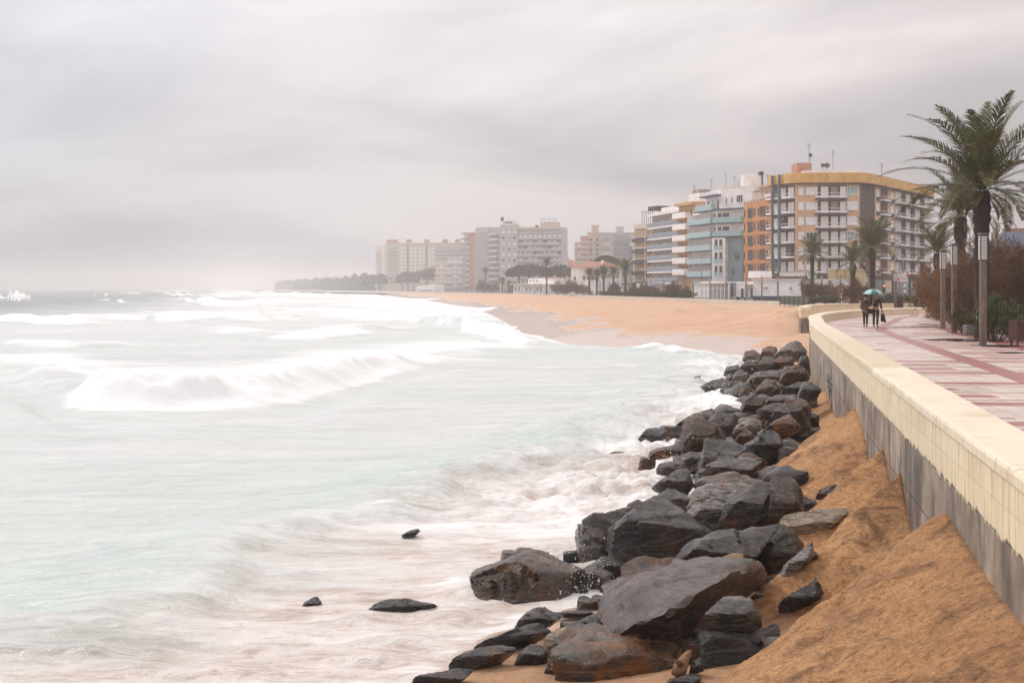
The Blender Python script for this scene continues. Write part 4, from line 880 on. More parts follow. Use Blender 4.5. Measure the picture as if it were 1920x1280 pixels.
# --- middle of the pile
R([(1280,850),(1282,819),(1288,796),(1302,787),(1330,792),(1349,807),(1356,826),(1350,846),(1327,852),(1290,857)], 34.5, 'tall brown crumbling boulder', 'b', 5)
R([(1310,890),(1318,843),(1324,827),(1339,824),(1374,836),(1397,843),(1383,860),(1352,875),(1328,886),(1313,907)], 31, 'dark hooked boulder in front of the tall brown one', 'd', 5)
R([(1398,840),(1407,828),(1438,805),(1450,808),(1461,814),(1461,832),(1474,849),(1433,868),(1414,856)], 32.2, 'black wedge-shaped boulder right of the hooked one', 'd', 5)
R([(1318,895),(1336,874),(1380,860),(1407,860),(1421,869),(1399,888),(1346,901)], 28.5, 'flat grey-pink slab with its corner under the sand', 'p')
R([(1312,910),(1330,896),(1364,888),(1392,891),(1434,905),(1414,915),(1375,925)], 27, 'brown layered slab below the grey-pink slab', 'b')
R([(1228,932),(1249,919),(1267,917),(1288,930),(1296,944),(1288,965),(1247,946)], 26, 'black glossy rock at the head of the largest block', 'd')
R([(1225,914),(1255,892),(1280,880),(1292,892),(1298,910),(1284,924),(1250,922)], 28, 'mossy brown rock at the edge of the water', 'b')
R([(1233,888),(1234,872),(1246,866),(1280,869),(1285,877),(1258,892)], 30.6, 'flat-topped grey rock jutting into the foam', 'g')
R([(1218,857),(1222,847),(1250,838),(1280,832),(1284,846),(1247,856)], 34, 'low reddish rock left of the tall brown boulder', 'b')
R([(1277,857),(1295,848),(1314,849),(1311,863),(1292,881),(1281,874)], 32, 'dark rock under the left foot of the tall brown boulder', 'd')
R([(1300,938),(1310,926),(1322,928),(1326,950),(1308,958)], 25.2, 'straw-coloured broken rock beside the glossy black one', 't', name='rock')
R([(1170,962),(1178,945),(1196,938),(1206,944),(1204,958),(1185,966)], 26.4, 'barnacled rock behind the tall rounded boulder', 'b', name='rock')
R([(1266,800),(1292,782),(1321,774),(1330,787),(1312,798),(1285,803)], 43.5, 'tan wedge of rock behind the tall brown boulder', 'b')
R([(1330,795),(1340,780),(1353,776),(1381,784),(1379,810),(1367,822),(1351,808)], 37, 'grey boulder right of the tan wedge', 'g')
R([(1376,824),(1384,798),(1405,784),(1424,793),(1426,808),(1398,816)], 35.5, 'streaked light grey boulder in mid pile', 'p')
R([(1379,828),(1398,804),(1412,815),(1407,830)], 33.4, 'small triangular stone before the streaked grey boulder', 'b', name='rock')
R([(1355,842),(1362,826),(1374,824),(1385,838),(1376,846)], 33, 'small grey rock at the shoulder of the hooked boulder', 'p', name='rock')
R([(1436,797),(1461,770),(1482,748),(1496,747),(1515,758),(1514,795),(1503,804),(1473,806)], 38, 'black slab tilted up to the right', 'd', 5)
R([(1440,804),(1460,788),(1480,778),(1499,800),(1486,812),(1461,818)], 35, 'grey rock with an ochre face under the tilted black slab', 'r')
R([(1460,828),(1464,815),(1492,805),(1532,795),(1536,805),(1494,835),(1482,847)], 32, 'long grey boulder along the upper sand slope', 'g', 5)
R([(1388,778),(1392,758),(1400,747),(1414,742),(1431,754),(1421,774)], 44, 'reddish boulder just above the mid pile', 'b')
R([(1419,774),(1450,756),(1468,758),(1463,776),(1433,790)], 41, 'dark red slab left of the tilted black one', 'b')
R([(1434,755),(1461,740),(1492,742),(1480,756),(1457,762)], 44.5, 'flat ledge of rock over the dark red slab', 'g', name='rock')
R([(1462,745),(1485,723),(1501,716),(1505,732),(1482,747)], 46, 'dark leaning rock near the foot of the wall', 'd')
R([(1494,752),(1503,721),(1517,714),(1541,730),(1530,748),(1513,754)], 44, 'tall striped grey rock against the heaped sand by the wall', 'g')
R([(1312,742),(1321,725),(1356,708),(1372,718),(1368,732),(1340,744)], 62, 'dark boulder at the outer tip, hit by spray', 'd')
R([(1344,760),(1358,737),(1386,721),(1405,723),(1400,742),(1365,758)], 58, 'dark boulder behind the breaking spray', 'd')
R([(1408,746),(1424,723),(1435,711),(1457,721),(1470,738),(1438,746)], 54, 'rounded brown boulder right of the breaking spray', 'b')
R([(1400,716),(1414,702),(1433,695),(1461,695),(1468,712),(1428,720)], 60, 'wide grey boulder in the far pile', 'g')
R([(1464,714),(1471,690),(1482,686),(1508,688),(1514,712),(1485,718)], 55, 'brown-topped block at the foot of the far wall end', 'b')
R([(1384,694),(1403,677),(1421,676),(1426,697),(1398,699)], 72, 'long dark boulder, second row of the far pile', 'd')
R([(1420,700),(1431,669),(1450,674),(1462,690),(1440,698)], 70, 'pointed boulder with a pale left edge', 'g')
R([(1392,678),(1398,660),(1414,656),(1425,666),(1414,680)], 85, 'grey-brown boulder at the far left end of the pile', 'b')
R([(1425,668),(1431,653),(1445,648),(1458,655),(1452,670)], 88, 'tan boulder at the far end of the pile', 'b')
R([(1450,672),(1471,650),(1492,641),(1505,653),(1508,670),(1480,676)], 75, 'striped grey boulder nearest to the bend of the wall', 'p')
R([(1450,684),(1461,669),(1487,670),(1486,686),(1466,690)], 70, 'dark red boulder below the striped grey one', 'b')
R([(1494,690),(1502,670),(1515,668),(1517,690)], 66, 'small brown rock tight against the wall end', 'b', name='rock')
R([(1356,705),(1363,688),(1382,684),(1388,694),(1380,704)], 71, 'dark low boulder in the foam at the far pile', 'd')
R([(1374,716),(1378,698),(1390,693),(1401,700),(1399,715)], 65, 'pale round boulder wet with foam', 'p')
R([(1322,777),(1332,766),(1354,775),(1338,785)], 50, 'small dark rock ringed by white foam', 'd', 3, name='rock')
R([(1527,944),(1539,919),(1565,909),(1570,914),(1552,932)], 23.6, 'grey stone sunk in the middle of the sand slope', 'g', name='rock')
R([(1513,792),(1517,775),(1535,778),(1534,796)], 39, 'black stone behind the upper sand heap', 'd', 3, name='rock')
R([(1431,868),(1438,849),(1458,849),(1469,854),(1455,868)], 29.4, 'brown stone peeping out above the sand', 'b', name='rock')
R([(1381,862),(1399,846),(1414,853),(1435,866),(1419,874)], 29.8, 'reddish flat stone beneath the black wedge', 'b', name='rock')
R([(1515,1046),(1520,1036),(1530,1034),(1534,1044),(1524,1054)], 19.4, 'dark stone tip in the sand right of the white-flecked rock', 'd', 3, name='rock')
R([(1436,1182),(1442,1172),(1458,1170),(1462,1180),(1450,1188)], 15.7, 'dark clod between the two near sand tongues', 'd', 3, name='rock')
R([(1340,870),(1352,858),(1372,856),(1380,872),(1356,882)], 30.2, 'dark stone in the shadow before the hooked boulder', 'd', name='rock')
# --- stones that fill the gaps of the heap
random.seed(5)
_hero = [(o.location.x, o.location.y, l) for o, l, W, H in ROCKS]
_used = set(); nfill = 0
bandl = catmull([(2.4, 17.3), (2.5, 19.5), (3.0, 22), (3.6, 24.5), (4.3, 28), (4.9, 32), (5.9, 37), (6.6, 42), (7.8, 50), (10.1, 60), (12.2, 72), (14.6, 88)], 8)
for k, (x, y) in enumerate(bandl):
    for j in range(2):
        x2 = x + random.uniform(-1.3, 1.5) * (1 if y > 26 else .5); y2 = y + random.uniform(-.8, .8)
        near = sorted(_hero, key=lambda q: (q[0]-x2)**2 + (q[1]-y2)**2)
        lab = next((l for a, b_, l in near[:5] if l not in _used and len(l.split()) <= 10), None)
        if lab is None: continue
        _used.add(lab)
        r_ = random.uniform(.28, .5) if y > 26 else random.uniform(.12, .2); g = float(ground_z(x2, y2)[0]); zc_ = max(g, SEA) + r_ * random.uniform(.0, .35)
        P = [(x2 + r_ * random.uniform(.7, 1.2) * sx_, y2 + r_ * random.uniform(.7, 1.1) * sy_, zc_ + r_ * random.uniform(.45, .9) * sz_) for sx_ in (-1, 1) for sy_ in (-1, 1) for sz_ in (-1, 1)]
        P.append((x2 + random.uniform(-.2, .2), y2, zc_ + r_ * 1.1))
        me, base, size = hull_mesh('stone', P, 3, 900 + nfill)
        o = link('stone', me, RM['ddgb'[nfill % 4]], None, False, tuple(base)); nfill += 1
        tag(o, 'filler stone wedged by the ' + lab, 'rock', 'rocks of the sea defence')
# smaller chips between the big stones
_used2 = set(); rc_ = random.Random(8)
for o_, l, W, H in list(ROCKS):
    if W < .45 or len(l.split()) > 9 or any(q in l for q in ('sand', 'water', 'awash', 'alone', 'foam', 'bottom')): continue
    for sd_ in (0, 1):
        x2 = o_.location.x + (W * .55 if sd_ else -W * .5) + rc_.uniform(-.1, .1); y2 = o_.location.y - rc_.uniform(.25, .5); g = max(float(ground_z(x2, y2)[0]), SEA)
        if g > -1.5: continue
        r_ = rc_.uniform(.10, .21) * (1 if y2 < 30 else 1.5); zc_ = max(g, o_.location.z - .1) + r_ * .25
        P = [(x2 + r_ * rc_.uniform(.6, 1.3) * sx_, y2 + r_ * rc_.uniform(.6, 1.1) * sy_, zc_ + r_ * rc_.uniform(.4, .9) * sz_) for sx_ in (-1, 1) for sy_ in (-1, 1) for sz_ in (-1, 1)]
        me, base, size = hull_mesh('stone', P, 3, 1500 + nfill); o = link('stone', me, RM['dgbp'[nfill % 4]], None, False, tuple(base)); nfill += 1
        tag(o, 'chip at the %s foot of the ' % ('right' if sd_ else 'left') + l, 'rock', 'rocks of the sea defence')
# driftwood, shells
wd = mat('driftwood', (.20, .11, .06), rough=.8, var=.45, vscale=9, bump=.8, bscale=22)
def pp(px, py, Y): return Vector((at(px, Y), Y, zz(py, Y)))
mb = MB().tube([pp(1270, 1266, 15.9), pp(1276, 1250, 15.95), pp(1283, 1236, 16.05), pp(1290, 1226, 16.15), pp(1295, 1219, 16.2)], [.075, .085, .06, .045, .015], 9)
mb.tube([pp(1279, 1246, 15.95), pp(1272, 1240, 15.85), pp(1267, 1238, 15.8)], [.05, .03, .012], 7)
tag(mb.build('driftwood', wd, smooth=True), 'stump of brown driftwood stuck in the gap below the long slab', 'driftwood')
wh = mat('white_shell', (.82, .79, .76), rough=.5)
for (px, py, l) in ((1750, 1210, 'white pebble lying on the near sand slope'), (1624, 1271, 'white shell at the bottom edge of the sand')):
    # find where the sight line meets the sand
    Yv = 14.5
    for _ in range(400):
        if zz(py, Yv) < float(ground_z(at(px, Yv), Yv)[0]): break
        Yv += .01
    c = pp(px, py, Yv); P = [(c.x + a * .028, c.y + b_ * .03, c.z + d_ * .024 + .008) for a in (-1.1, 1) for b_ in (-1, .9) for d_ in (-1, .8)] + [(c.x, c.y, c.z + .04)]
    me, base, _ = hull_mesh('pebble', P, 3, int(px), .5, .12)
    tag(link('pebble', me, wh, None, True, tuple(base)), l, 'pebble')
# ================================================================== buildings
class Fc:
    """a facade from A to B (left to right as seen from the beach); u runs along it, n points out of it"""
    def __init__(self, A, B):
        self.A = A; self.B = B; dx, dy = B[0]-A[0], B[1]-A[1]; self.L = math.hypot(dx, dy)
        self.d = (dx / self.L, dy / self.L); self.n = (self.d[1], -self.d[0]); self.rot = math.atan2(dy, dx)
    def u(self, px):
        k = (px - 960) / F; return (k * self.A[1] - self.A[0]) / (self.d[0] - k * self.d[1])
    def pt(self, u, n=0.0): return (self.A[0] + self.d[0]*u + self.n[0]*n, self.A[1] + self.d[1]*u + self.n[1]*n)
    def z(self, py, u): return zz(py, self.A[1] + self.d[1]*u)
    def mat(self): return Matrix.Translation((self.A[0], self.A[1], 0)) @ Matrix.Rotation(self.rot, 4, 'Z')
def FC(pa, Ya, pb, Yb): return Fc((at(pa, Ya), Ya), (at(pb, Yb), Yb))
def bld(name, x, y, label, cat='building', group=None): return empty(name, (x, y, 0), 0, label, cat, group)
def part(mb, name, m, root, smooth=False, bevel=0):
    """world coordinates -> a part of the thing whose Empty (or part) is root"""
    w_ = Vector((0, 0, 0)); r = root
    while r is not None: w_ += Vector(r.location); r = r.parent
    mb.v = [(a - w_.x, b - w_.y, c - w_.z) for a, b, c in mb.v]
    return mb.build(name, m, root, smooth, None, bevel)
def fbox(mb, f, u0, u1, z0, z1, n0, n1):             # n0 < n1, outwards
    return mb.box(u0, u1, -n1, -n0, z0, z1, f.mat())
def rep(name, me, root, f, u, z, n=0.0):            # a repeated part made once in facade coordinates
    o = bpy.data.objects.new(name, me); C.objects.link(o); o.parent = root
    x, y = f.pt(u, n); o.location = (x - root.location.x, y - root.location.y, z - root.location.z); o.rotation_euler = (0, 0, f.rot)
    KIDS.setdefault(root.name, []).append(o); return o
def rep_on(name, me, parent):                        # a sub-part sitting at its part's own origin
    o = bpy.data.objects.new(name, me); C.objects.link(o); o.parent = parent
    KIDS.setdefault(parent.name, []).append(o); return o
_TM = {}
def tmesh(key, boxes, m):
    k = (key, m.name)
    if k not in _TM:
        mb = MB()
        for b in boxes: mb.box(*b)
        me = mb.mesh(key); me.materials.append(m); _TM[k] = me
    return _TM[k]
def window(root, f, u0, u1, z0, z1, mf, mp, bars=1, n=0.0, name='window'):
    w_, h = round(u1 - u0, 2), round(z1 - z0, 2); t = .08
    fr = [(0, t, -.07, .02, 0, h), (w_-t, w_, -.07, .02, 0, h), (t, w_-t, -.07, .02, 0, t), (t, w_-t, -.07, .02, h-t, h)]
    for b in range(1, bars + 1): fr.append((w_*b/(bars+1)-.03, w_*b/(bars+1)+.03, -.06, .02, t, h-t))
    fr.append((-.06, w_+.06, -.14, .0, -.08, -.005))
    o = rep(name, tmesh('window%s_%s_%d' % (w_, h, bars), fr, mf), root, f, u0, z0, n)
    rep_on('pane', tmesh('pane%s_%s' % (w_, h), [(t, w_-t, -.03, .02, t, h-t)], mp), o); return o
def balcony(root, f, u0, u1, z, depth, ms, mr, h=1.0, style='rail', n=0.0, slab=.22, mtop=None):
    w_ = round(u1 - u0, 2)
    o = rep('balcony', tmesh('slab%s_%s_%s' % (w_, depth, slab), [(0, w_, -depth, 0, -slab, 0)], ms), root, f, u0, z, n)
    d = depth
    if style == 'rail':
        bx = [(0, w_, -d, -d+.06, .10, .42), (0, .06, -d+.06, 0, .10, .42), (w_-.06, w_, -d+.06, 0, .10, .42), (0, w_, -d, -d+.06, h-.07, h), (0, .06, -d+.06, 0, h-.07, h), (w_-.06, w_, -d+.06, 0, h-.07, h)]
        k = max(2, int(w_ / 1.3))
        bx += [(w_*i/k-.03 if i else 0, w_*i/k+.03 if i < k else w_, -d, -d+.05, .42, h-.07) for i in range(k + 1)]
    elif style == 'panel':
        bx = [(0, w_, -d, -d+.10, .0, h), (0, .10, -d+.10, 0, .0, h), (w_-.10, w_, -d+.10, 0, .0, h)]
    elif style == 'glass':
        bx = [(0, w_, -d, -d+.03, .02, h), (0, .03, -d+.03, 0, .02, h), (w_-.03, w_, -d+.03, 0, .02, h)]
    rep_on('railing', tmesh('rail%s_%s_%s_%s' % (w_, d, h, style), bx, mr), o)
    if style == 'glass':
        rep_on('handrail', tmesh('hr%s_%s_%s' % (w_, d, h), [(0, w_, -d-.02, -d+.05, h, h+.05)], mtop or mr), o)
    return o
def antenna(root, x, y, z, h, m, yagi=True, name='antenna'):
    mb = MB().tube([(x, y, z), (x, y, z + h)], .045, 5)
    if yagi:
        for k in range(4): mb.box(x-.5+.08*k, x+.5-.08*k, y-.02, y+.02, z+h-.15-.28*k, z+h-.11-.28*k)
    return part(mb, name, m, root)
W_ = mat('white_render', (.84, .80, .77), stain=.12, vscale=.35)
SHUT = mat('white_shutter', (.86, .83, .80), rough=.5, var=.12)
GLASS = mat('dark_glass', (.035, .04, .045), rough=.08, spec=.7)
GLZ = mat('pale_glass', (.38, .45, .44), rough=.12, spec=.6)
DRED = mat('dark_red_paint', (.105, .032, .035), stain=.2)
BEIGE = mat('beige_brick', (.70, .43, .25), stain=.35, vscale=.5)
YEL = mat('ochre_yellow', (.72, .41, .12), stain=.35, vscale=.5)
TEALG = mat('teal_grey_paint', (.085, .125, .13), rough=.5)
WOODB = mat('brown_cladding', (.15, .11, .09), stain=.4)
WHT = mat('white_rail', (.86, .83, .81), rough=.5, var=.08)
ORG = mat('orange_render', (.52, .225, .08), stain=.35, vscale=.4)
SALM = mat('salmon_render', (.48, .23, .15), stain=.3)
LOGG = mat('loggia_brown', (.10, .042, .03), stain=.2)
AQUA = mat('turquoise_glass', (.33, .49, .49), rough=.15, spec=.6, var=.1)
NAVY = mat('navy_slab', (.055, .085, .15), stain=.2)
MURAL = mat('grey_blue_render', (.24, .32, .345), stain=.3, vscale=.25)
GREYM = mat('grey_metal', (.18, .18, .18), rough=.4, metal=.6)
DARK = mat('dark_metal', (.03, .03, .032), rough=.5)
OCH = mat('ochre_render', (.54, .33, .16), stain=.3)
STRIP = mat('blue_grey_glass', (.17, .205, .25), rough=.2, spec=.6)
TAUPE = mat('taupe_render', (.34, .285, .25), stain=.3)
TAN = mat('tan_panel', (.40, .28, .15), stain=.2)
CREAM = mat('cream_render', (.62, .52, .42), stain=.25)
GREYC = mat('grey_concrete', (.36, .34, .33), stain=.3)
LGREY = mat('light_grey_render', (.55, .52, .50), stain=.3)
PINK = mat('pink_render', (.55, .30, .25), stain=.2)
TERRA = mat('terracotta_tile', (.38, .15, .09), var=.35, vscale=6)
# ------------------------------------------------------------------ apartment block with the yellow cornice
def yellow_block():
    P = [(at(1447, 284), 284), (at(1491, 276), 276), (at(1612, 275), 275), (at(1640, 281), 281), (at(1745, 318), 318)]
    back = [(P[4][0] + 4, 350), (P[0][0] + 12, 312)]
    B = bld('apartment_block', P[2][0], 290, 'large beige apartment block on the corner with a scalloped yellow cornice and dark red balconies')
    body = [(P[0][0], P[0][1] + .0), P[1], P[2], P[3], P[4]] + back
    part(MB().prism(body, 4.6, 23.4), 'wall', BEIGE, B)
    part(MB().prism([(x, y + .8) for x, y in body], -.2, 4.6), 'ground_floor', WOODB, B)
    F1, F2, F3, F4 = (Fc(a, b) for a, b in zip(P[:-1], P[1:]))
    # cornice in scallops
    cp = []
    for f, ks in ((F1, 3), (F2, 4), (F3, 1), (F4, 5)):
        for k in range(ks):
            for t in (0, .12, .3, .5, .7, .88): cp.append(f.pt(f.L * (k + t) / ks, .75 + .42 * math.sin(PI * t) ** .6))
    cp.append(F4.pt(F4.L, .8))
    part(MB().prism(cp + back, 22.45, 24.35), 'cornice', YEL, B)
    part(MB().prism([((x-B.location.x)*.995+B.location.x, (y-B.location.y)*.995+B.location.y) for x, y in cp] + back, 22.2, 22.44), 'soffit', DRED, B)
    part(MB().box(at(1508, 280), at(1608, 280), 279.5, 296, 24.4, 25.2), 'roof_parapet', W_, B)
    rt = part(MB().box(at(1495, 284), at(1522, 284), 284, 290, 24.4, 27.1), 'stair_tower', SALM, B)
    FL = [4.95 + 2.9 * k for k in range(6)]
    for k, z in enumerate(FL):
        # left facade: white shutters behind a continuous balcony
        for j in range(3):
            u0 = F1.L * (j + .12) / 3; rep('door', tmesh('door1', [(0, F1.L*.24, -.05, .05, 0, 2.3)], SHUT if (k + 2*j) % 5 else GLASS), B, F1, u0, z + .02, 0)
        rep('recess', tmesh('recess1', [(0, F1.L - .3, -.02, .0, 0, 2.65)], DRED), B, F1, .15, z, 0)
        balcony(B, F1, .0, F1.L - .05, z, 1.3, DRED, WHT)
        # middle facade
        window(B, F2, F2.u(1497), F2.u(1507), z + .75, z + 2.2, SHUT, SHUT, 0)
        window(B, F2, F2.u(1511), F2.u(1532), z + .75, z + 2.2, SHUT, SHUT if k != 2 else GLASS, 2)
        rep('recess', tmesh('recess2', [(0, F2.u(1587) - F2.u(1534), -.02, 0, 0, 2.6)], DRED), B, F2, F2.u(1534), z, 0)
        for a, b, mm in ((1539, 1553, SHUT), (1558, 1571, TAUPE if k > 3 else SHUT), (1575, 1586, SHUT)):
            rep('door', tmesh('door%d' % a, [(0, F2.u(b) - F2.u(a), -.06, .0, 0, 2.3)], mm), B, F2, F2.u(a), z + .02, 0)
        balcony(B, F2, F2.u(1528), F2.u(1587), z, 1.5, DRED, WHT)
        window(B, F2, F2.u(1588.5), F2.u(1608.5), z + .7, z + 2.35, WHT, GLZ if k in (5, 2) else SHUT, 2)
        # right facade
        for a, b in ((1643, 1648), (1670, 1675)):
            window(B, F4, F4.u(a), F4.u(b), z + .8, z + 2.3, WHT, SHUT, 0)
            rep('planter', tmesh('planter%d' % a, [(0, F4.u(b) - F4.u(a), -.35, 0, 0, .45), (.15, F4.u(b) - F4.u(a) - .15, -.3, 0, -.35, -.003)], mat('teal_planter', (.03, .12, .14))), B, F4, F4.u(a), z + .3, 0)
        rep('recess', tmesh('recess3', [(0, F4.u(1664) - F4.u(1651), -.02, 0, 0, 2.6)], DRED), B, F4, F4.u(1651), z, 0)
        balcony(B, F4, F4.u(1651), F4.u(1664), z, .8, DRED, WHT)
        rep('door', tmesh('door9', [(0, F4.u(1743) - F4.u(1679), -.03, 0, 0, 2.6)], SHUT), B, F4, F4.u(1679), z, 0)
        for a, b in ((1678, 1699), (1700, 1721), (1722, 1742)):
            balcony(B, F4, F4.u(a), F4.u(b), z, 1.3, DRED, WHT)
    for px in (1459.5, 1472.5):
        rep('pillar', tmesh('pillar1', [(0, .5, -1.75, -1.35, 0, 19.6)], TEALG), B, F1, F1.u(px), 4.7, 0)
    for px in (1690, 1707, 1725):
        rep('column', tmesh('column4', [(0, .9, -.75, 0, 0, 17.6)], DRED), B, F4, F4.u(px), 4.7, 0)
    bx = [(F3.L * .03 + k * F3.L * .105, F3.L * .03 + k * F3.L * .105 + .3, -.25, 0, 0, 17.6) for k in range(9)] + [(0, F3.L * .99, -.08, 0, 0, 17.6)]
    rep('fluted_panel', tmesh('flute', bx, WOODB), B, F3, .02, 4.7, 0)
    # shop front
    for a, b, mm in ((1617, 1630, GLASS), (1634, 1652, GLASS), (1656, 1668, CREAM), (1672, 1700, GLASS), (1704, 1730, GLASS)):
        f = F4 if a > 1636 else F3
        rep('shop_window', tmesh('shop%d' % a, [(0, abs(f.u(b) - f.u(a)), -.4, 0, 0, 3.4)], mm), B, f, f.u(a), .2, 0)
    for px, h in ((1517, 3.6), (1562, 4.8), (1653, 2.2)): antenna(B, at(px, 282), 282, 24.6 if px != 1517 else 27.1, h, DARK)
    for px, r in ((1542, .42), (1550, .55), (1519, .4)):
        mb = MB().lathe([(.05, 0), (r * .6, .12), (r, .35), (r * .97, .38), (.04, .05)], 14)
        M_ = Matrix.Translation((at(px, 279), 279, 26.0 if px > 1520 else 28.0)) @ Matrix.Rotation(math.radians(70), 4, 'X')
        mb.v = [tuple(M_ @ Vector(q)) for q in mb.v]; mb.tube([(at(px, 279), 279, 25.2 if px > 1520 else 27.1), (at(px, 279), 279, 26.0 if px > 1520 else 28.0)], .06, 5)
        part(mb, 'satellite_dish', mat('dish_grey', (.12, .11, .11)), B)
yellow_block()
# ------------------------------------------------------------------ orange block
def orange_block():
    f = FC(1395, 303, 1449, 286); B = bld('apartment_block', f.pt(0)[0], 300, 'narrow orange apartment block with dark brown recessed windows')
    e = [f.pt(0), f.pt(f.L), f.pt(f.L, -14), f.pt(0, -14)]
    part(MB().prism(e, -.2, 19.3), 'wall', ORG, B)
    for k in range(5):
        z = 16.8 - 2.95 * k
        for a, b, h in ((1402.4, 1411.4, 2.1), (1425.3, 1435.2, 2.1)):
            o = rep('loggia', tmesh('logg%d' % a, [(0, f.u(b) - f.u(a), -.02, 0, 0, h)], LOGG), B, f, f.u(a), z, 0)
            rep_on('railing', tmesh('loggr%d' % a, [(0, f.u(b) - f.u(a), -.10, -.05, .0, .85)] + [(i * .3, i * .3 + .05, -.05, -.03, .85, h) for i in range(4)], DARK), o)
        for a, b in ((1395.6, 1397), (1413.4, 1416.4), (1420.8, 1423.8), (1437.6, 1440.6)):
            window(B, f, f.u(a), f.u(b), z + .45, z + 1.85, LOGG, GLASS, 0)
        part(fbox(MB(), f, -.1, f.L, z - .75, z - .60, 0, .12), 'string_course', ORG, B)
    part(fbox(MB(), f, 0, f.L, 19.3, 20.1, -.25, .0), 'parapet', ORG, B)
    mb = MB()
    for k in range(9): fbox(mb, f, f.L * k / 9, f.L * k / 9 + .35, 20.1, 20.5, -.25, .0)
    part(mb, 'parapet_pier', ORG, B)
    part(fbox(MB(), f, f.u(1426), f.L, 19.3, 23.2, -8, -2), 'penthouse', SALM, B)
    part(fbox(MB(), f, f.u(1429), f.L, 20.8, 21.2, -2, -.6), 'awning', WHT, B)
    mb = MB(); u0, u1 = f.u(1407), f.u(1424)
    for u in (u0, u1): mb.tube([(*f.pt(u, -.6), 19.3), (*f.pt(u, -.6), 22.3)], .06, 5)
    mb.tube([(*f.pt(u0, -.6), 22.3), (*f.pt(u1, -.6), 22.3)], .06, 5); mb.tube([(*f.pt(u0, -4), 22.3), (*f.pt(u0, -.6), 22.3)], .06, 5)
    part(mb, 'pergola', DARK, B)
    for px, h in ((1428, 3.0), (1440, 2.4)): antenna(B, at(px, 294), 294, 23.2, h, DARK)
orange_block()
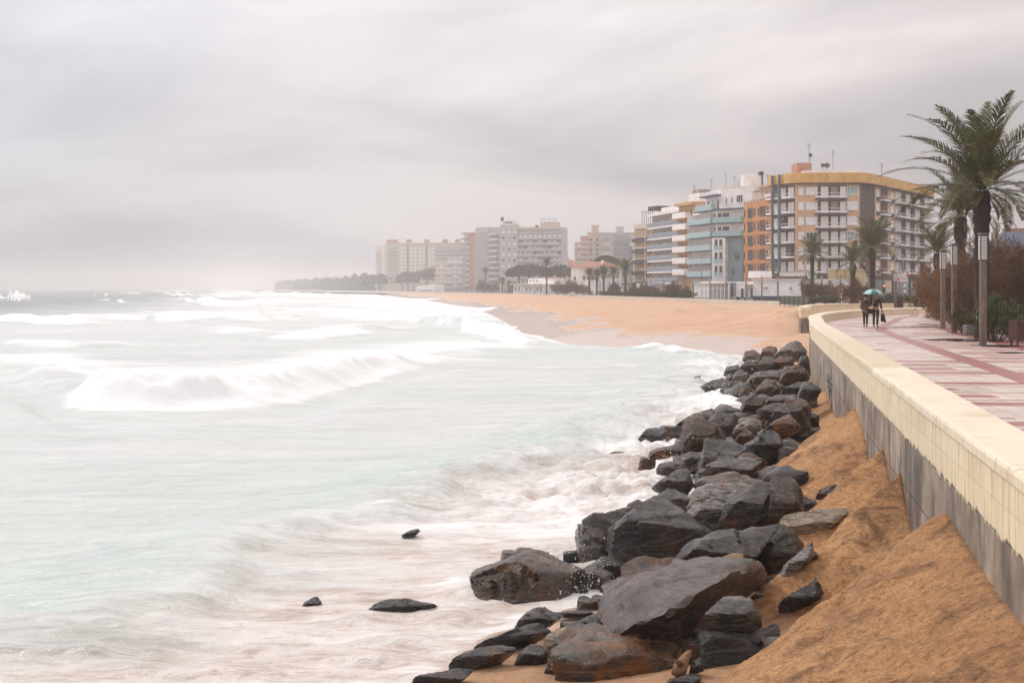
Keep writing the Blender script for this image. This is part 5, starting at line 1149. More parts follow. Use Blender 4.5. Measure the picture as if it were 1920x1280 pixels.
# ------------------------------------------------------------------ white hotel with turquoise balconies
def white_hotel():
    c = (at(1343, 318), 318); f1 = Fc((at(1299, 332), 332), c); f2 = Fc(c, (at(1430, 309), 309))
    B = bld('hotel', c[0], 330, 'white hotel with turquoise glass balconies and a grey-blue painted gable panel')
    e = [f1.pt(0), c, f2.pt(f2.L), f2.pt(f2.L, -18), f1.pt(0, -18)]
    part(MB().prism(e, -.2, 19.4), 'wall', W_, B)
    u2 = f2.u(1412)
    pe = [f1.pt(f1.u(1312), -1.5), f1.pt(f1.L, -1.2), f2.pt(u2, -.4), f2.pt(u2, -16), f1.pt(f1.u(1312), -16)]
    part(MB().prism(pe, 19.4, 24.2), 'penthouse', W_, B)
    part(MB().prism([f1.pt(f1.u(1324), -2.5), f1.pt(f1.L, -3), f2.pt(f2.u(1425), -2), f2.pt(f2.u(1425), -14), f1.pt(f1.u(1324), -14)], 24.2, 24.7), 'roof', CREAM, B)
    fp = Fc(pe[1], pe[2])
    for a, b in ((1361, 1364), (1371, 1374)): window(B, fp, fp.u(a), fp.u(b), 20.9, 22.3, W_, GLASS, 0)
    window(B, fp, fp.u(1381), fp.u(1393), 21.0, 22.7, W_, GLASS, 2)
    FL = [4.7, 7.6, 10.6, 13.6, 16.6]
    for z in FL:
        balcony(B, f1, 0, f1.L - .05, z, 1.5, NAVY, AQUA, 1.15, 'glass', mtop=WHT)
        n = 7
        for j in range(n):
            u = f1.L * j / n
            rep('divider', tmesh('div1', [(0, .12, -1.3, 0, 0, 2.3)], W_), B, f1, u + .1, z, 0)
            rep('door', tmesh('hdoor', [(0, f1.L / n * .42, -.03, 0, 0, 2.1)], GLASS if (j * 3 + int(z)) % 4 else GLZ), B, f1, u + f1.L / n * .35, z + .02, 0)
    balcony(B, f1, f1.u(1312), f1.L - .05, 19.6, 1.2, NAVY, AQUA, 1.2, 'glass', mtop=WHT)
    f1p = Fc(pe[0], pe[1])
    for j in range(3): rep('door', tmesh('pdoor', [(0, 1.4, -.03, 0, 0, 2.2)], GLZ if j == 1 else GLASS), B, f1p, 1 + j * f1p.L / 3.2, 19.7, 0)
    part(fbox(MB(), f1p, -.4, f1p.L, 22.8, 23.1, -.2, 1.5), 'canopy', NAVY, B)
    part(fbox(MB(), f2, 0, f2.u(1412), 19.42, 19.75, 0, 1.4), 'ledge', NAVY, B)
    for z in FL[3:]:
        balcony(B, f2, .06, f2.u(1396), z, 1.4, NAVY, AQUA, 1.15, 'glass', mtop=WHT)
        for a, b in ((1346, 1349), (1355, 1358), (1361, 1364)): rep('door', tmesh('fdoor', [(0, .9, -.03, 0, 0, 2.1)], GLASS), B, f2, f2.u(a), z + .02, 0)
    part(fbox(MB(), f2, f2.u(1343.3), f2.u(1368), 1.0, 13.2, 0, 1.6), 'bay_tower', W_, B)
    ft = Fc(f2.pt(f2.u(1343.3), 1.6), f2.pt(f2.u(1368), 1.6))
    for z in (4.6, 7.6, 10.5):
        for a, b in ((.18, .46), (.54, .82)):
            window(B, ft, ft.L * a, ft.L * b, z, z + 2.5, WHT, GLASS, 0)
            rep('glass_rail', tmesh('grail', [(0, ft.L * .28, -.12, -.08, 0, 1.0)], AQUA), B, ft, ft.L * a, z, 0)
    mp = part(fbox(MB(), f2, f2.u(1368) + .02, f2.u(1394.5), 1.0, 13.2, 0, .5), 'painted_panel', MURAL, B)
    # round grey emblem shapes painted on the panel
    mb = MB()
    for py, r in ((481, .9), (508, .7)):
        u = f2.u(1385 if py == 481 else 1377); zc_ = f2.z(py, u)
        pts = [(*f2.pt(u + r * .6 * math.cos(t * PI / 8), .52), zc_ + r * math.sin(t * PI / 8)) for t in range(17)]
        mb.tube(pts, .11, 5, False); fbox(mb, f2, u - .35, u + .35, zc_ - .5, zc_ + .4, .505, .53)
    part(mb, 'painted_emblem', mat('emblem_grey', (.12, .12, .13)), B)
    part(MB().lathe([(2.6, 24.7), (2.6, 27.2), (2.4, 27.3)], 20, (at(1411, 318), 318)), 'water_tank', W_, B)
    mb = MB()
    for px in (1424, 1430): mb.box(at(px, 316)-.1, at(px, 316)+.1, 315.9, 316.1, 22, 27.8)
    mb.box(at(1423, 316), at(1430.5, 316), 315, 317.5, 27.2, 27.9); part(mb, 'rooftop_unit', DARK, B)
    for px, h in ((1334, 2.6), (1361, 4.0), (1377, 3.2), (1399, 2.2), (1385, 1.6)): antenna(B, at(px, 324), 324, 24.5, h, GREYM)
white_hotel()
# ------------------------------------------------------------------ ochre strip block
def ochre_block():
    f = FC(1273, 352, 1301, 343); B = bld('apartment_block', f.pt(0)[0], 355, 'slim ochre block with white panel balconies left of the white hotel')
    part(MB().prism([f.pt(0), f.pt(f.L + 1.5), f.pt(f.L + 1.5, -14), f.pt(0, -14)], -.2, 22.9), 'wall', OCH, B)
    part(fbox(MB(), f, -.3, f.L + 1.2, 22.2, 22.9, 0, 1.2), 'cornice', mat('ochre_band', (.55, .33, .12)), B)
    part(fbox(MB(), f, f.L * .4, f.L + 1.5, 22.9, 25.0, -8, -1), 'penthouse', W_, B)
    for k in range(6):
        z = 19.2 - 2.76 * k
        balcony(B, f, -.5, f.u(1296), z, 1.6, OCH, WHT, 1.35, 'panel')
        for u in (.18, .5, .78): rep('door', tmesh('odoor', [(0, .8, -.03, 0, 0, 1.9)], LOGG), B, f, f.L * u, z + .02, 0)
    antenna(B, at(1302, 350), 350, 25, 2.4, DARK)
ochre_block()
# ------------------------------------------------------------------ grey strip hotel and tan block
def strip_hotel():
    f = FC(1223, 386, 1282, 360); B = bld('hotel', f.pt(0)[0], 385, 'taupe hotel with long blue-grey glass balcony strips and stepped white roof')
    part(MB().prism([f.pt(0), f.pt(f.L), f.pt(f.L, -16), f.pt(0, -16)], -.2, 21.4), 'wall', TAUPE, B)
    for k in range(6):
        z = 18.3 - 2.96 * k
        balcony(B, f, 0, f.L - .1, z, 1.5, WHT, STRIP, 1.2, 'glass', mtop=WHT, slab=.35)
        for j in range(11):
            rep('door', tmesh('sdoor', [(0, .75, -.03, 0, 0, 1.9)], GLASS if (j + k) % 3 else GLZ), B, f, f.L * (j + .5) / 11.2, z + .02, 0)
    part(fbox(MB(), f, -.3, f.L, 21.4, 21.9, -.5, 1.4), 'roof_slab', W_, B)
    part(fbox(MB(), f, f.L * .16, f.L, 21.9, 23.6, -9, -1.2), 'penthouse', W_, B)
    part(fbox(MB(), f, f.L * .6, f.L * .92, 23.6, 25.2, -8, -3), 'plant_room', CREAM, B)
    part(fbox(MB(), f, f.L * .7, f.L * .9, 25.2, 27.4, -8, -5), 'water_tank', TAUPE, B)
    part(fbox(MB(), f, f.L * .05, f.L * .6, .2, 3.4, 0, 5), 'entrance_block', LGREY, B)
strip_hotel()
def tan_block():
    f = FC(1190, 405, 1222, 394); B = bld('apartment_block', f.pt(0)[0], 405, 'tan block with black balcony bands and white mullions left of the taupe hotel')
    part(MB().prism([f.pt(0), f.pt(f.L), f.pt(f.L, -15), f.pt(0, -15)], -.2, 18.9), 'wall', TAN, B)
    part(fbox(MB(), f, -.2, f.L + .2, 18.9, 20.2, -14, .3), 'roof_slab', CREAM, B)
    for k in range(5):
        z = 15.1 - 3.1 * k
        part(fbox(MB(), f, -.1, f.L + .1, z + 1.25, z + 1.5, 0, .9), 'slab_edge', CREAM, B)
        part(fbox(MB(), f, 0, f.L, z, z + .95, 0, .85), 'balcony_band', DARK, B)
        part(fbox(MB(), f, .2, f.L - .2, z + 1.5, z + 3.0, 0, .04), 'window_band', mat('tan_blind', (.46, .34, .19), var=.2), B)
        for j in range(6): rep('mullion', tmesh('mull', [(0, .12, -.1, 0, 0, 1.5)], LOGG), B, f, f.L * (j + .6) / 6.6, z + 1.5, .04)
    rep('column', tmesh('tcol', [(0, .35, -1.0, 0, 0, 16)], CREAM), B, f, f.L * .78, 2.8, 0)
    mb = MB()
    for j in range(6): mb.tube([(*f.pt(f.L * (.35 + .6 * j / 5), -.5), 20.2), (*f.pt(f.L * (.35 + .6 * j / 5), -.5), 23.6)], .08, 5)
    mb.tube([(*f.pt(f.L * .3, -.5), 23.6), (*f.pt(f.L, -.5), 23.6)], .09, 5); fbox(mb, f, f.L * .6, f.L + 1, 23.7, 24.9, -6, -1)
    part(mb, 'pergola', DARK, B)
    part(MB().prism([f.pt(f.L), (f.pt(f.L)[0] + 2.2, f.pt(f.L)[1] + 6), f.pt(f.L, -14), f.pt(f.L - .5, -10)], -.2, 18.8), 'side_wall', TAUPE, B)
    part(fbox(MB(), f, -.5, f.L + 3, 3.0, 3.4, 0, 4), 'shop_awning', DRED, B)
tan_block()
# ------------------------------------------------------------------ middle distance
def slab_block(name, label, f, depth, z1, m, floors, z0, dz, cols, mwin, mband=None, style=None, group=None, wz=(.7, 2.2), wu=(.2, .8), railm=None):
    B = bld(name, f.pt(0)[0], f.pt(0)[1], label)
    part(MB().prism([f.pt(0), f.pt(f.L), f.pt(f.L, -depth), f.pt(0, -depth)], -.3, z1), 'wall', m, B)
    part(fbox(MB(), f, -.3, f.L + .3, z1, z1 + .5, -depth, .4), 'roof_slab', mband or m, B)
    for k in range(floors):
        z = z0 + dz * k
        if style: balcony(B, f, .1, f.L - .1, z, 1.3, mband or m, railm or m, 1.0, style)
        for j in range(cols):
            if k * cols + j >= 96: break
            u0, u1 = f.L * (j + wu[0]) / cols, f.L * (j + wu[1]) / cols
            mm = mwin[(k * 7 + j * 3 + k * j) % len(mwin)]
            rep('window', tmesh('w%s_%.2f_%.1f' % (name, u1 - u0, wz[1] - wz[0]), [(0, u1 - u0, -.06, 0, 0, wz[1] - wz[0])], mm), B, f, u0, z + wz[0], 0)
    return B
def middle():
    Y = 880.
    f = FC(1126, Y, 1192, Y); B = slab_block('apartment_block', 'grey block with white panels standing behind the palms and the umbrella pine', f, 16, 36.2, LGREY, 10, 3.5, 3.05, 3, [SHUT, GREYC])
    part(fbox(MB(), f, f.u(1150), f.u(1180), 3, 35, 0, .5), 'recessed_bay', GREYC, B)
    for k in range(10):
        balcony(B, f, f.u(1150), f.u(1180), 3.5 + 3.05 * k, 1.5, WHT, mat('smoke_glass', (.16, .16, .18)), 1.0, 'glass', n=.5)
    balcs = [balcony(B, f, f.u(1127), f.u(1137), 3.5 + 3.05 * k, 1.2, WHT, GREYC, 1.0, 'panel') for k in range(10)]
    part(fbox(MB(), f, f.u(1156), f.u(1170), 36.7, 40.5, -9, -2), 'lift_tower', LGREY, B)
    part(fbox(MB(), f, f.u(1181), f.u(1186), 2, 28, 0, 1.0), 'dark_shaft', mat('slate_render', (.10, .11, .12)), B)
    f = FC(1103, 884, 1126, 884); B = slab_block('apartment_block', 'narrow cream block squeezed between the red and the grey one', f, 16, 36.5, CREAM, 10, 3, 3.1, 2, [GREYC, LOGG], wu=(.25, .62))
    part(fbox(MB(), f, f.u(1110), f.u(1123), 36.8, 41.5, -9, -2), 'lift_tower', mat('peach_render', (.66, .46, .30)), B)
    f = FC(1079, 880, 1103, 880); B = slab_block('apartment_block', 'red brick block with pale balconies in the middle distance', f, 16, 30.5, PINK, 9, 2.5, 3.1, 2, [SHUT, PINK], WHT, 'panel', railm=CREAM)
    part(fbox(MB(), f, f.u(1089), f.u(1103), 31, 34.5, -9, -2), 'lift_tower', SALM, B)
    f = FC(1054, 780, 1066, 780); slab_block('apartment_block', 'small white block peeping out right of the big grey slab', f, 14, 19, LGREY, 5, 3, 3.0, 2, [GREYC, SHUT])
    f = FC(1060, 830, 1081, 830); B = slab_block('house', 'low building with a pink tiled roof behind the white villa', f, 14, 15, PINK, 4, 2.5, 3.0, 3, [SHUT, PINK])
    part(MB().add([(*f.pt(-1, 1.5), 15.5), (*f.pt(f.L + 1, 1.5), 15.5), (*f.pt(f.L + 1, -15), 15.5), (*f.pt(-1, -15), 15.5), (*f.pt(2, -7), 19), (*f.pt(f.L - 2, -7), 19)], [(0, 1, 5, 4), (1, 2, 5), (2, 3, 4, 5), (3, 0, 4), (0, 3, 2, 1)]), 'tiled_roof', TERRA, B)
middle()
def villa():
    f = FC(1071, 470, 1121, 462); B = bld('villa', f.pt(0)[0], 470, 'white villa with a low terracotta roof behind the row of palms')
    part(MB().prism([f.pt(0), f.pt(f.L), f.pt(f.L, -12), f.pt(0, -12)], -.2, 9.0), 'wall', W_, B)
    part(MB().add([(*f.pt(-.6, .7), 9.0), (*f.pt(f.L + .6, .7), 9.0), (*f.pt(f.L + .6, -12.6), 9.0), (*f.pt(-.6, -12.6), 9.0), (*f.pt(2.6, -6), 10.9), (*f.pt(f.L - 1.5, -6), 10.9)], [(0, 1, 5, 4), (1, 2, 5), (2, 3, 4, 5), (3, 0, 4), (0, 3, 2, 1)]), 'roof', TERRA, B)
    for u, z in ((.10, 4.6), (.32, 1.2), (.55, 1.2), (.14, 1.2), (.75, 4.6), (.45, 4.8)): window(B, f, f.L * u, f.L * u + .9, z, z + 1.5, CREAM, GLASS, 0)
    part(fbox(MB(), f, f.L * .88, f.L * .93, 9.4, 11.3, -4, -3.2), 'chimney', W_, B)
villa()
# ------------------------------------------------------------------ tower group
def towers():
    Y = 762.
    f = FC(971, Y, 1053, Y - 6); B = bld('apartment_tower', f.pt(0)[0], Y, 'long grey slab block with dark open balcony floors, right of the white tower')
    part(MB().prism([f.pt(0), f.pt(f.L), f.pt(f.L, -15), f.pt(0, -15)], -.3, 33.4), 'wall', LGREY, B)
    for k in range(9):
        z = 4.2 + 3.03 * k
        part(fbox(MB(), f, .3, f.L - .3, z + 2.1, z + 2.85, 0, .05), 'dark_floor_band', GREYC, B)
        balcony(B, f, 0, f.L - .05, z, 1.3, GREYC, LGREY, .95, 'panel', slab=.55)
        for j in range(9):
            rep('door', tmesh('tdoor', [(0, 1.5, -.08, 0, 0, 2.2)], [SHUT, GLASS, SHUT, GREYC, SHUT][(j * 2 + k * 3 + j * k) % 5]), B, f, f.L * (j + .3) / 9, z + .02, 0)
    part(fbox(MB(), f, -.3, f.L, 33.4, 34.8, -14, .9), 'roof_slab', CREAM, B)
    mb = fbox(MB(), f, f.L * .5, f.L * .88, 34.8, 37.6, -9, -2); part(mb, 'plant_room', CREAM, B)
    part(fbox(MB(), f, f.L * .36, f.L * .42, 34.8, 36.0, -6, -4), 'rooftop_unit', DARK, B)
    mb = MB()
    for u in (.52, .6, .7, .8, .87): mb.tube([(*f.pt(f.L * u, -2), 37.6), (*f.pt(f.L * u, -2), 39.4)], .12, 4)
    mb.tube([(*f.pt(f.L * .5, -2), 39.2), (*f.pt(f.L * .88, -2), 39.2)], .1, 4); part(mb, 'roof_railing', GREYM, B)
    # white tower with curved side balconies
    f = FC(937, Y, 971, Y - 1); B = bld('apartment_tower', f.pt(0)[0], Y, 'tall pale tower with stacked rounded balconies on its left flank')
    part(MB().prism([f.pt(0), f.pt(f.L), f.pt(f.L, -15), f.pt(0, -15)], -.3, 36.2), 'wall', LGREY, B)
    part(fbox(MB(), f, f.L * .1, f.L * .9, 36.2, 38.2, -12, -.6), 'penthouse', W_, B)
    part(fbox(MB(), f, f.L * .28, f.L * .68, 36.9, 37.7, -.6, -.5), 'penthouse_window', GLASS, B)
    part(fbox(MB(), f, f.L * .02, f.L * .16, 38.2, 40.4, -6, -3), 'rooftop_unit', DARK, B)
    antenna(B, *f.pt(f.L * .48, -3), 38.2, 5.0, GREYM)
    fl = Fc((at(917, Y + 9), Y + 9), f.A)
    part(MB().prism([fl.pt(0), fl.pt(fl.L), f.pt(0, -15), fl.pt(0, -12)], -.3, 34.8), 'flank', GREYC, B)
    for k in range(10):
        z = 3.5 + 3.03 * k
        for j, u in enumerate((.12, .44, .74)):
            rep('window', tmesh('tw', [(0, 1.5, -.06, 0, 0, 1.1)], [GLASS, SHUT, GREYC, SHUT][(k * 3 + j * 2) % 4]), B, f, f.L * u, z + .9, 0)
        mb = MB(); n = 7
        pl = [fl.pt(fl.L * t / n, .2 + 2.2 * math.sin(PI * (t / n) * .5 + .2)) for t in range(n + 1)]
        mb.prism([fl.pt(0), *pl, fl.pt(fl.L)], z, z + 1.1)
        part(mb, 'balcony', LGREY, B)
    # slatted grey block and the red-striped one
    f = FC(891, Y + 12, 918, Y + 9); B = bld('apartment_tower', f.pt(0)[0], Y + 12, 'windowless grey ribbed slab between the red-striped block and the pale tower')
    part(MB().prism([f.pt(0), f.pt(f.L), f.pt(f.L, -14), f.pt(0, -14)], -.3, 34.2), 'wall', LGREY, B)
    for k in range(20): part(fbox(MB(), f, .4, f.L - .4, 4 + 1.48 * k, 4.25 + 1.48 * k, 0, .25), 'rib', GREYC, B)
    part(fbox(MB(), f, .2, f.L * .9, 34.2, 35.4, -10, -1), 'penthouse', CREAM, B)
    f = FC(871, Y + 18, 891, Y + 13); B = bld('apartment_tower', f.pt(0)[0], Y + 18, 'slim block with a brick-red stripe and balconies towards the sea')
    part(MB().prism([f.pt(0), f.pt(f.L), f.pt(f.L, -14), f.pt(0, -14)], -.3, 31.6), 'wall', LGREY, B)
    part(fbox(MB(), f, f.L * .42, f.L * .92, 2, 31.6, 0, .4), 'red_stripe', PINK, B); part(fbox(MB(), f, f.L * .60, f.L * .72, 2, 31.4, .4, .55), 'dark_groove', SALM, B)
    part(fbox(MB(), f, -1.4, f.L * .95, 31.6, 32.6, -12, 1.2), 'cornice', PINK, B)
    for k in range(10):
        z = 2.4 + 2.95 * k
        balcony(B, f, -1.5, f.L * .38, z, 1.2, GREYC, GREYC, .9, 'panel'); rep('door', tmesh('rdoor', [(0, 1.3, -.06, 0, 0, 2.1)], SHUT), B, f, f.L * .18, z + .02, 0)
    f = FC(838, 905, 869, 895); slab_block('apartment_block', 'small pale block in front of the long far hotel', f, 14, 21, LGREY, 6, 2.5, 3.0, 3, [GREYC, SHUT], LGREY, 'panel')
    f = FC(817, 912, 839, 905); slab_block('apartment_block', 'low pale block with balconies at the foot of the long far hotel', f, 14, 19, CREAM, 5, 2.5, 3.0, 3, [GREYC, SHUT], CREAM, 'panel')
towers()
def far_hotel():
    Y = 1143.; f = FC(722, Y, 872, Y - 12); B = bld('hotel', f.pt(0)[0], Y, 'long cream hotel slab farthest along the bay with rows of white shutters')
    part(MB().prism([f.pt(0), f.pt(f.L), f.pt(f.L, -18), f.pt(0, -18)], -.3, 37.2), 'wall', CREAM, B)
    part(fbox(MB(), f, 0, f.L, 37.2, 38.6, -17, .3), 'roof_slab', mat('peach_band', (.62, .43, .33)), B)
    for k in range(9):
        z = 8.5 + 3.0 * k
        for px in (753, 760, 771.5, 778.5, 788, 795, 805.5, 812.5):
            rep('window', tmesh('fw', [(0, 1.9, -.1, 0, 0, 1.7)], SHUT), B, f, f.u(px) - .9, z + .6, 0)
        part(fbox(MB(), f, f.u(728), f.u(746), z, z + 1.0, 0, 1.2), 'balcony', LGREY, B)
        part(fbox(MB(), f, f.u(817), f.u(870), z, z + 1.0, 0, 1.2), 'balcony', LGREY, B)
        part(fbox(MB(), f, f.u(728), f.u(746), z + 1.4, z + 2.6, 0, .1), 'window_band', GREYC, B)
        part(fbox(MB(), f, f.u(817), f.u(870), z + 1.4, z + 2.6, 0, .1), 'window_band', GREYC, B)
    for px in (764, 799): part(fbox(MB(), f, f.u(px) - .9, f.u(px) + 1.2, 4, 37, 0, .3), 'dark_strip', TAUPE, B)
    for px in (733, 764, 798, 832, 856): part(fbox(MB(), f, f.u(px) - (4 if px == 733 else 1.6), f.u(px) + (4 if px == 733 else 1.6), 38.6, 41.4, -8, -2), 'lift_tower', SALM, B)
    for px in (733, 781, 814): antenna(B, *f.pt(f.u(px), -4), 38.6 + (2.8 if px == 733 else 0), 6.5, GREYM)
    g = Fc((at(705, Y + 14), Y + 14), f.A)
    part(MB().prism([g.pt(0), g.pt(g.L), f.pt(0, -18), g.pt(0, -12)], -.3, 36.8), 'flank', CREAM, B)
    for k in range(10): part(fbox(MB(), g, -1.2, g.L * .5, 3.5 + 3.2 * k, 4.6 + 3.2 * k, 0, 1.4), 'balcony', LGREY, B)
far_hotel()
# ------------------------------------------------------------------ low buildings on the beach front
def text_obj(name, s, size, m, parent, loc, rot, ext=.02, align='LEFT'):
    cu = bpy.data.curves.new(name, 'FONT'); cu.body = s; cu.size = size; cu.extrude = ext; cu.align_x = align; cu.resolution_u = 3
    o = bpy.data.objects.new(name, cu); C.objects.link(o); dg = bpy.context.evaluated_depsgraph_get()
    me = bpy.data.meshes.new_from_object(o.evaluated_get(dg)); bpy.data.objects.remove(o); me.materials.clear()
    t = link(name, me, m, parent); t.location = loc; t.rotation_euler = rot; return t
def restaurant():
    f = FC(1366, 252, 1514, 238); g = FC(1316, 262, 1367, 253)
    B = bld('restaurant', f.pt(0)[0], 232, 'low white beach restaurant with a navy blue base and a glazed porch')
    part(MB().prism([f.pt(f.u(1412)), f.pt(f.L), f.pt(f.L, -11), f.pt(f.u(1412), -11)], -.2, 3.45), 'wall', W_, B)
    part(fbox(MB(), f, f.u(1412) - .1, f.L + .1, 3.45, 3.62, -11, .25), 'roof_slab', W_, B)
    part(fbox(MB(), f, f.u(1412), f.L, -.3, .72, 0, .06), 'navy_base', mat('navy_paint', (.045, .05, .085)), B)
    for a, b, c, d in ((1480, 1485.5, 537, 545), (1431, 1441, 537, 544.5)): window(B, f, f.u(a), f.u(b), f.z(d, f.u(a)), f.z(c, f.u(a)), WHT, GLASS if a == 1480 else SALM, 1)
    part(MB().prism([f.pt(0, -2), f.pt(f.u(1412), -1.5), f.pt(f.u(1412), -10), f.pt(0, -10)], -.2, 3.2), 'kitchen_wing', W_, B)
    fk = Fc(f.pt(0, -2), f.pt(f.u(1412), -1.5))
    for a, b in ((1371, 1375), (1377, 1380)): window(B, fk, fk.u(a), fk.u(b), .5, 2.5, WHT, GLASS, 0)
    for a, b in ((1389, 1396), (1401, 1404), (1407, 1413)): window(B, fk, fk.u(a), fk.u(b) - .05, .1, 2.1, WHT, GLASS, 0)
    part(fbox(MB(), fk, 0, fk.u(1412), -.3, .5, 0, .06), 'navy_base', MATS['navy_paint'], B)
    part(fbox(MB(), f, f.u(1385), f.u(1411), 2.6, 2.75, -2, .6), 'awning', mat('awning_grey', (.55, .5, .5)), B)
    part(fbox(MB(), g, 0, g.L, 2.95, 3.25, -6, .5), 'porch_roof', W_, B)
    mb = MB()
    for k in range(8):
        u = g.L * k / 7; fbox(mb, g, u - .07, u + .07, -.3, 2.95, -.1, .1)
    fbox(mb, g, 0, g.L, 2.0, 2.1, -.06, .06); part(mb, 'porch_frame', WHT, B)
    part(fbox(MB(), g, g.L * .28, g.L * .98, -.2, 2.9, -.4, -.3), 'porch_glass', mat('porch_glass', (.30, .32, .32), rough=.1, spec=.7), B)
    part(fbox(MB(), f, f.u(1381), f.u(1404), 3.9, 5.1, -6, -3), 'vent_housing', W_, B)
    part(fbox(MB(), f, f.u(1435), f.u(1450), 3.62, 4.9, -6, -3), 'rooftop_unit', DARK, B)
    sg = part(fbox(MB(), f, f.u(1438), f.u(1497), 3.63, 4.05, -2.2, -2.0), 'sign_beam', LOGG, B)
    part(fbox(MB(), f, f.u(1446), f.u(1495), 4.05, 5.0, -2.2, -2.1), 'sign_board', GREYC, B)
    t = text_obj('lettering', 'restaurant', 1.0, WHT, B, (0, 0, 0), (PI/2, 0, f.rot), .03)
    wd_ = max(v.co.x for v in t.data.vertices); L_ = f.u(1493) - f.u(1450); t.scale = (L_ / wd_, 1.05, 1)
    x, y = f.pt(f.u(1450), -1.98); t.location = (x - B.location.x, y - B.location.y, 4.15)
    gp_ = part(fbox(MB(), f, f.u(1498), f.u(1515), 3.75, 5.05, -2.2, -2.1), 'green_sign', mat('sign_pale', (.55, .56, .5)), B)
    t = text_obj('lettering', 'TM', 1.3, mat('sign_green', (.02, .16, .07)), B, (0, 0, 0), (PI/2, 0, f.rot), .03)
    wd_ = max(v.co.x for v in t.data.vertices); t.scale = ((f.u(1514) - f.u(1499)) / wd_, 1.0, 1); x, y = f.pt(f.u(1499), -1.98); t.location = (x - B.location.x, y - B.location.y, 3.95)
restaurant()
def annex():
    f = FC(1553, 250, 1601, 248); B = bld('pavilion', f.pt(0)[0], 250, 'flat cream two-storey pavilion with a green door in front of the beige block', 'building')
    part(MB().prism([f.pt(0), f.pt(f.L), f.pt(f.L, -10), f.pt(0, -10)], -.2, 5.3), 'wall', mat('straw_render', (.60, .46, .24), stain=.35), B)
    part(fbox(MB(), f, -.2, f.L + .2, 5.3, 5.55, -10, .3), 'roof_slab', CREAM, B)
    o = rep('door', tmesh('gdoor', [(0, 1.25, -.06, 0, 0, 2.6)], mat('dark_green_paint', (.03, .06, .055))), B, f, f.u(1557), .0, 0)
    rep('door_frame', tmesh('gdf', [(0, .3, -.08, 0, 0, 2.8)], WHT), B, f, f.u(1571), 0, 0)
    for u in (.3, .62): rep('pilaster', tmesh('gpil', [(0, .25, -.12, 0, 0, 5.2)], mat('ochre_trim', (.45, .30, .12))), B, f, f.L * u, 0, 0)
annex()
def pavilions():
    f = FC(963, 590, 1025, 570); B = bld('pavilion', f.pt(0)[0], 590, 'long white beach pavilion in front of the umbrella pines')
    part(MB().prism([f.pt(0), f.pt(f.L), f.pt(f.L, -9), f.pt(0, -9)], -.2, 3.6), 'wall', W_, B); part(fbox(MB(), f, -.5, f.L + .5, 3.6, 3.9, -9, 1.6), 'roof_slab', W_, B)
    part(fbox(MB(), f, f.L * .2, f.L * .95, 3.9, 6.2, -9, -4), 'upper_floor', W_, B); part(fbox(MB(), f, f.L * .7, f.L * .95, 6.2, 6.6, -9, -3.6), 'upper_roof', SALM, B)
    for j in range(9): rep('window', tmesh('pw', [(0, .9, -.05, 0, 0, 1.7)], [GLASS, GREYC, SHUT][j % 3]), B, f, f.L * (j + .4) / 9, .9, 0)
    for j in range(3): rep('window', tmesh('pw2', [(0, 1.2, -.05, 0, 0, .9)], GREYC), B, Fc(f.pt(0, -4), f.pt(f.L, -4)), f.L * (.25 + .1 * j), 4.8, 0)
    f = FC(781, 900, 815, 880); B = bld('pavilion', f.pt(0)[0], 900, 'small white beach hut far along the sand')
    part(MB().add([(*f.pt(0), -.3), (*f.pt(f.L), -.3), (*f.pt(f.L, -7), -.3), (*f.pt(0, -7), -.3), (*f.pt(0), 3.4), (*f.pt(f.L), 4.8), (*f.pt(f.L, -7), 4.8), (*f.pt(0, -7), 3.4)], [(0, 1, 5, 4), (1, 2, 6, 5), (2, 3, 7, 6), (3, 0, 4, 7), (4, 5, 6, 7)]), 'wall', W_, B)
    part(fbox(MB(), f, f.L * .1, f.L * .9, .4, 1.2, 0, .1), 'dark_base', GREYC, B)
    # blue-roofed house and cream wall behind the thicket
    f = FC(1846, 150, 2010, 146); B = bld('house', f.pt(0)[0], 150, 'cream building with a dark blue roof behind the brown thicket at the right edge')
    part(MB().prism([f.pt(0), f.pt(f.L), f.pt(f.L, -10), f.pt(0, -10)], -.2, 6.1), 'wall', mat('sand_render', (.58, .47, .33), stain=.3), B)
    part(MB().add([(*f.pt(-.5, .6), 6.1), (*f.pt(f.L, .6), 6.1), (*f.pt(f.L, -9), 6.1), (*f.pt(-.5, -9), 6.1), (*f.pt(1.2, -4), 8.1), (*f.pt(f.L, -4), 8.1)], [(0, 1, 5, 4), (1, 2, 5), (2, 3, 4, 5), (3, 0, 4), (0, 3, 2, 1)]), 'roof', mat('blue_slate', (.05, .075, .12), rough=.4), B)
    part(fbox(MB(), f, f.L * .12, f.L * .5, 8.0, 8.5, -7, -5), 'roof_ridge', SALM, B)
    for u in (.15, .28, .42): window(B, f, f.L * u, f.L * u + 1, 2.5, 4.2, CREAM, GLASS, 1)
pavilions()
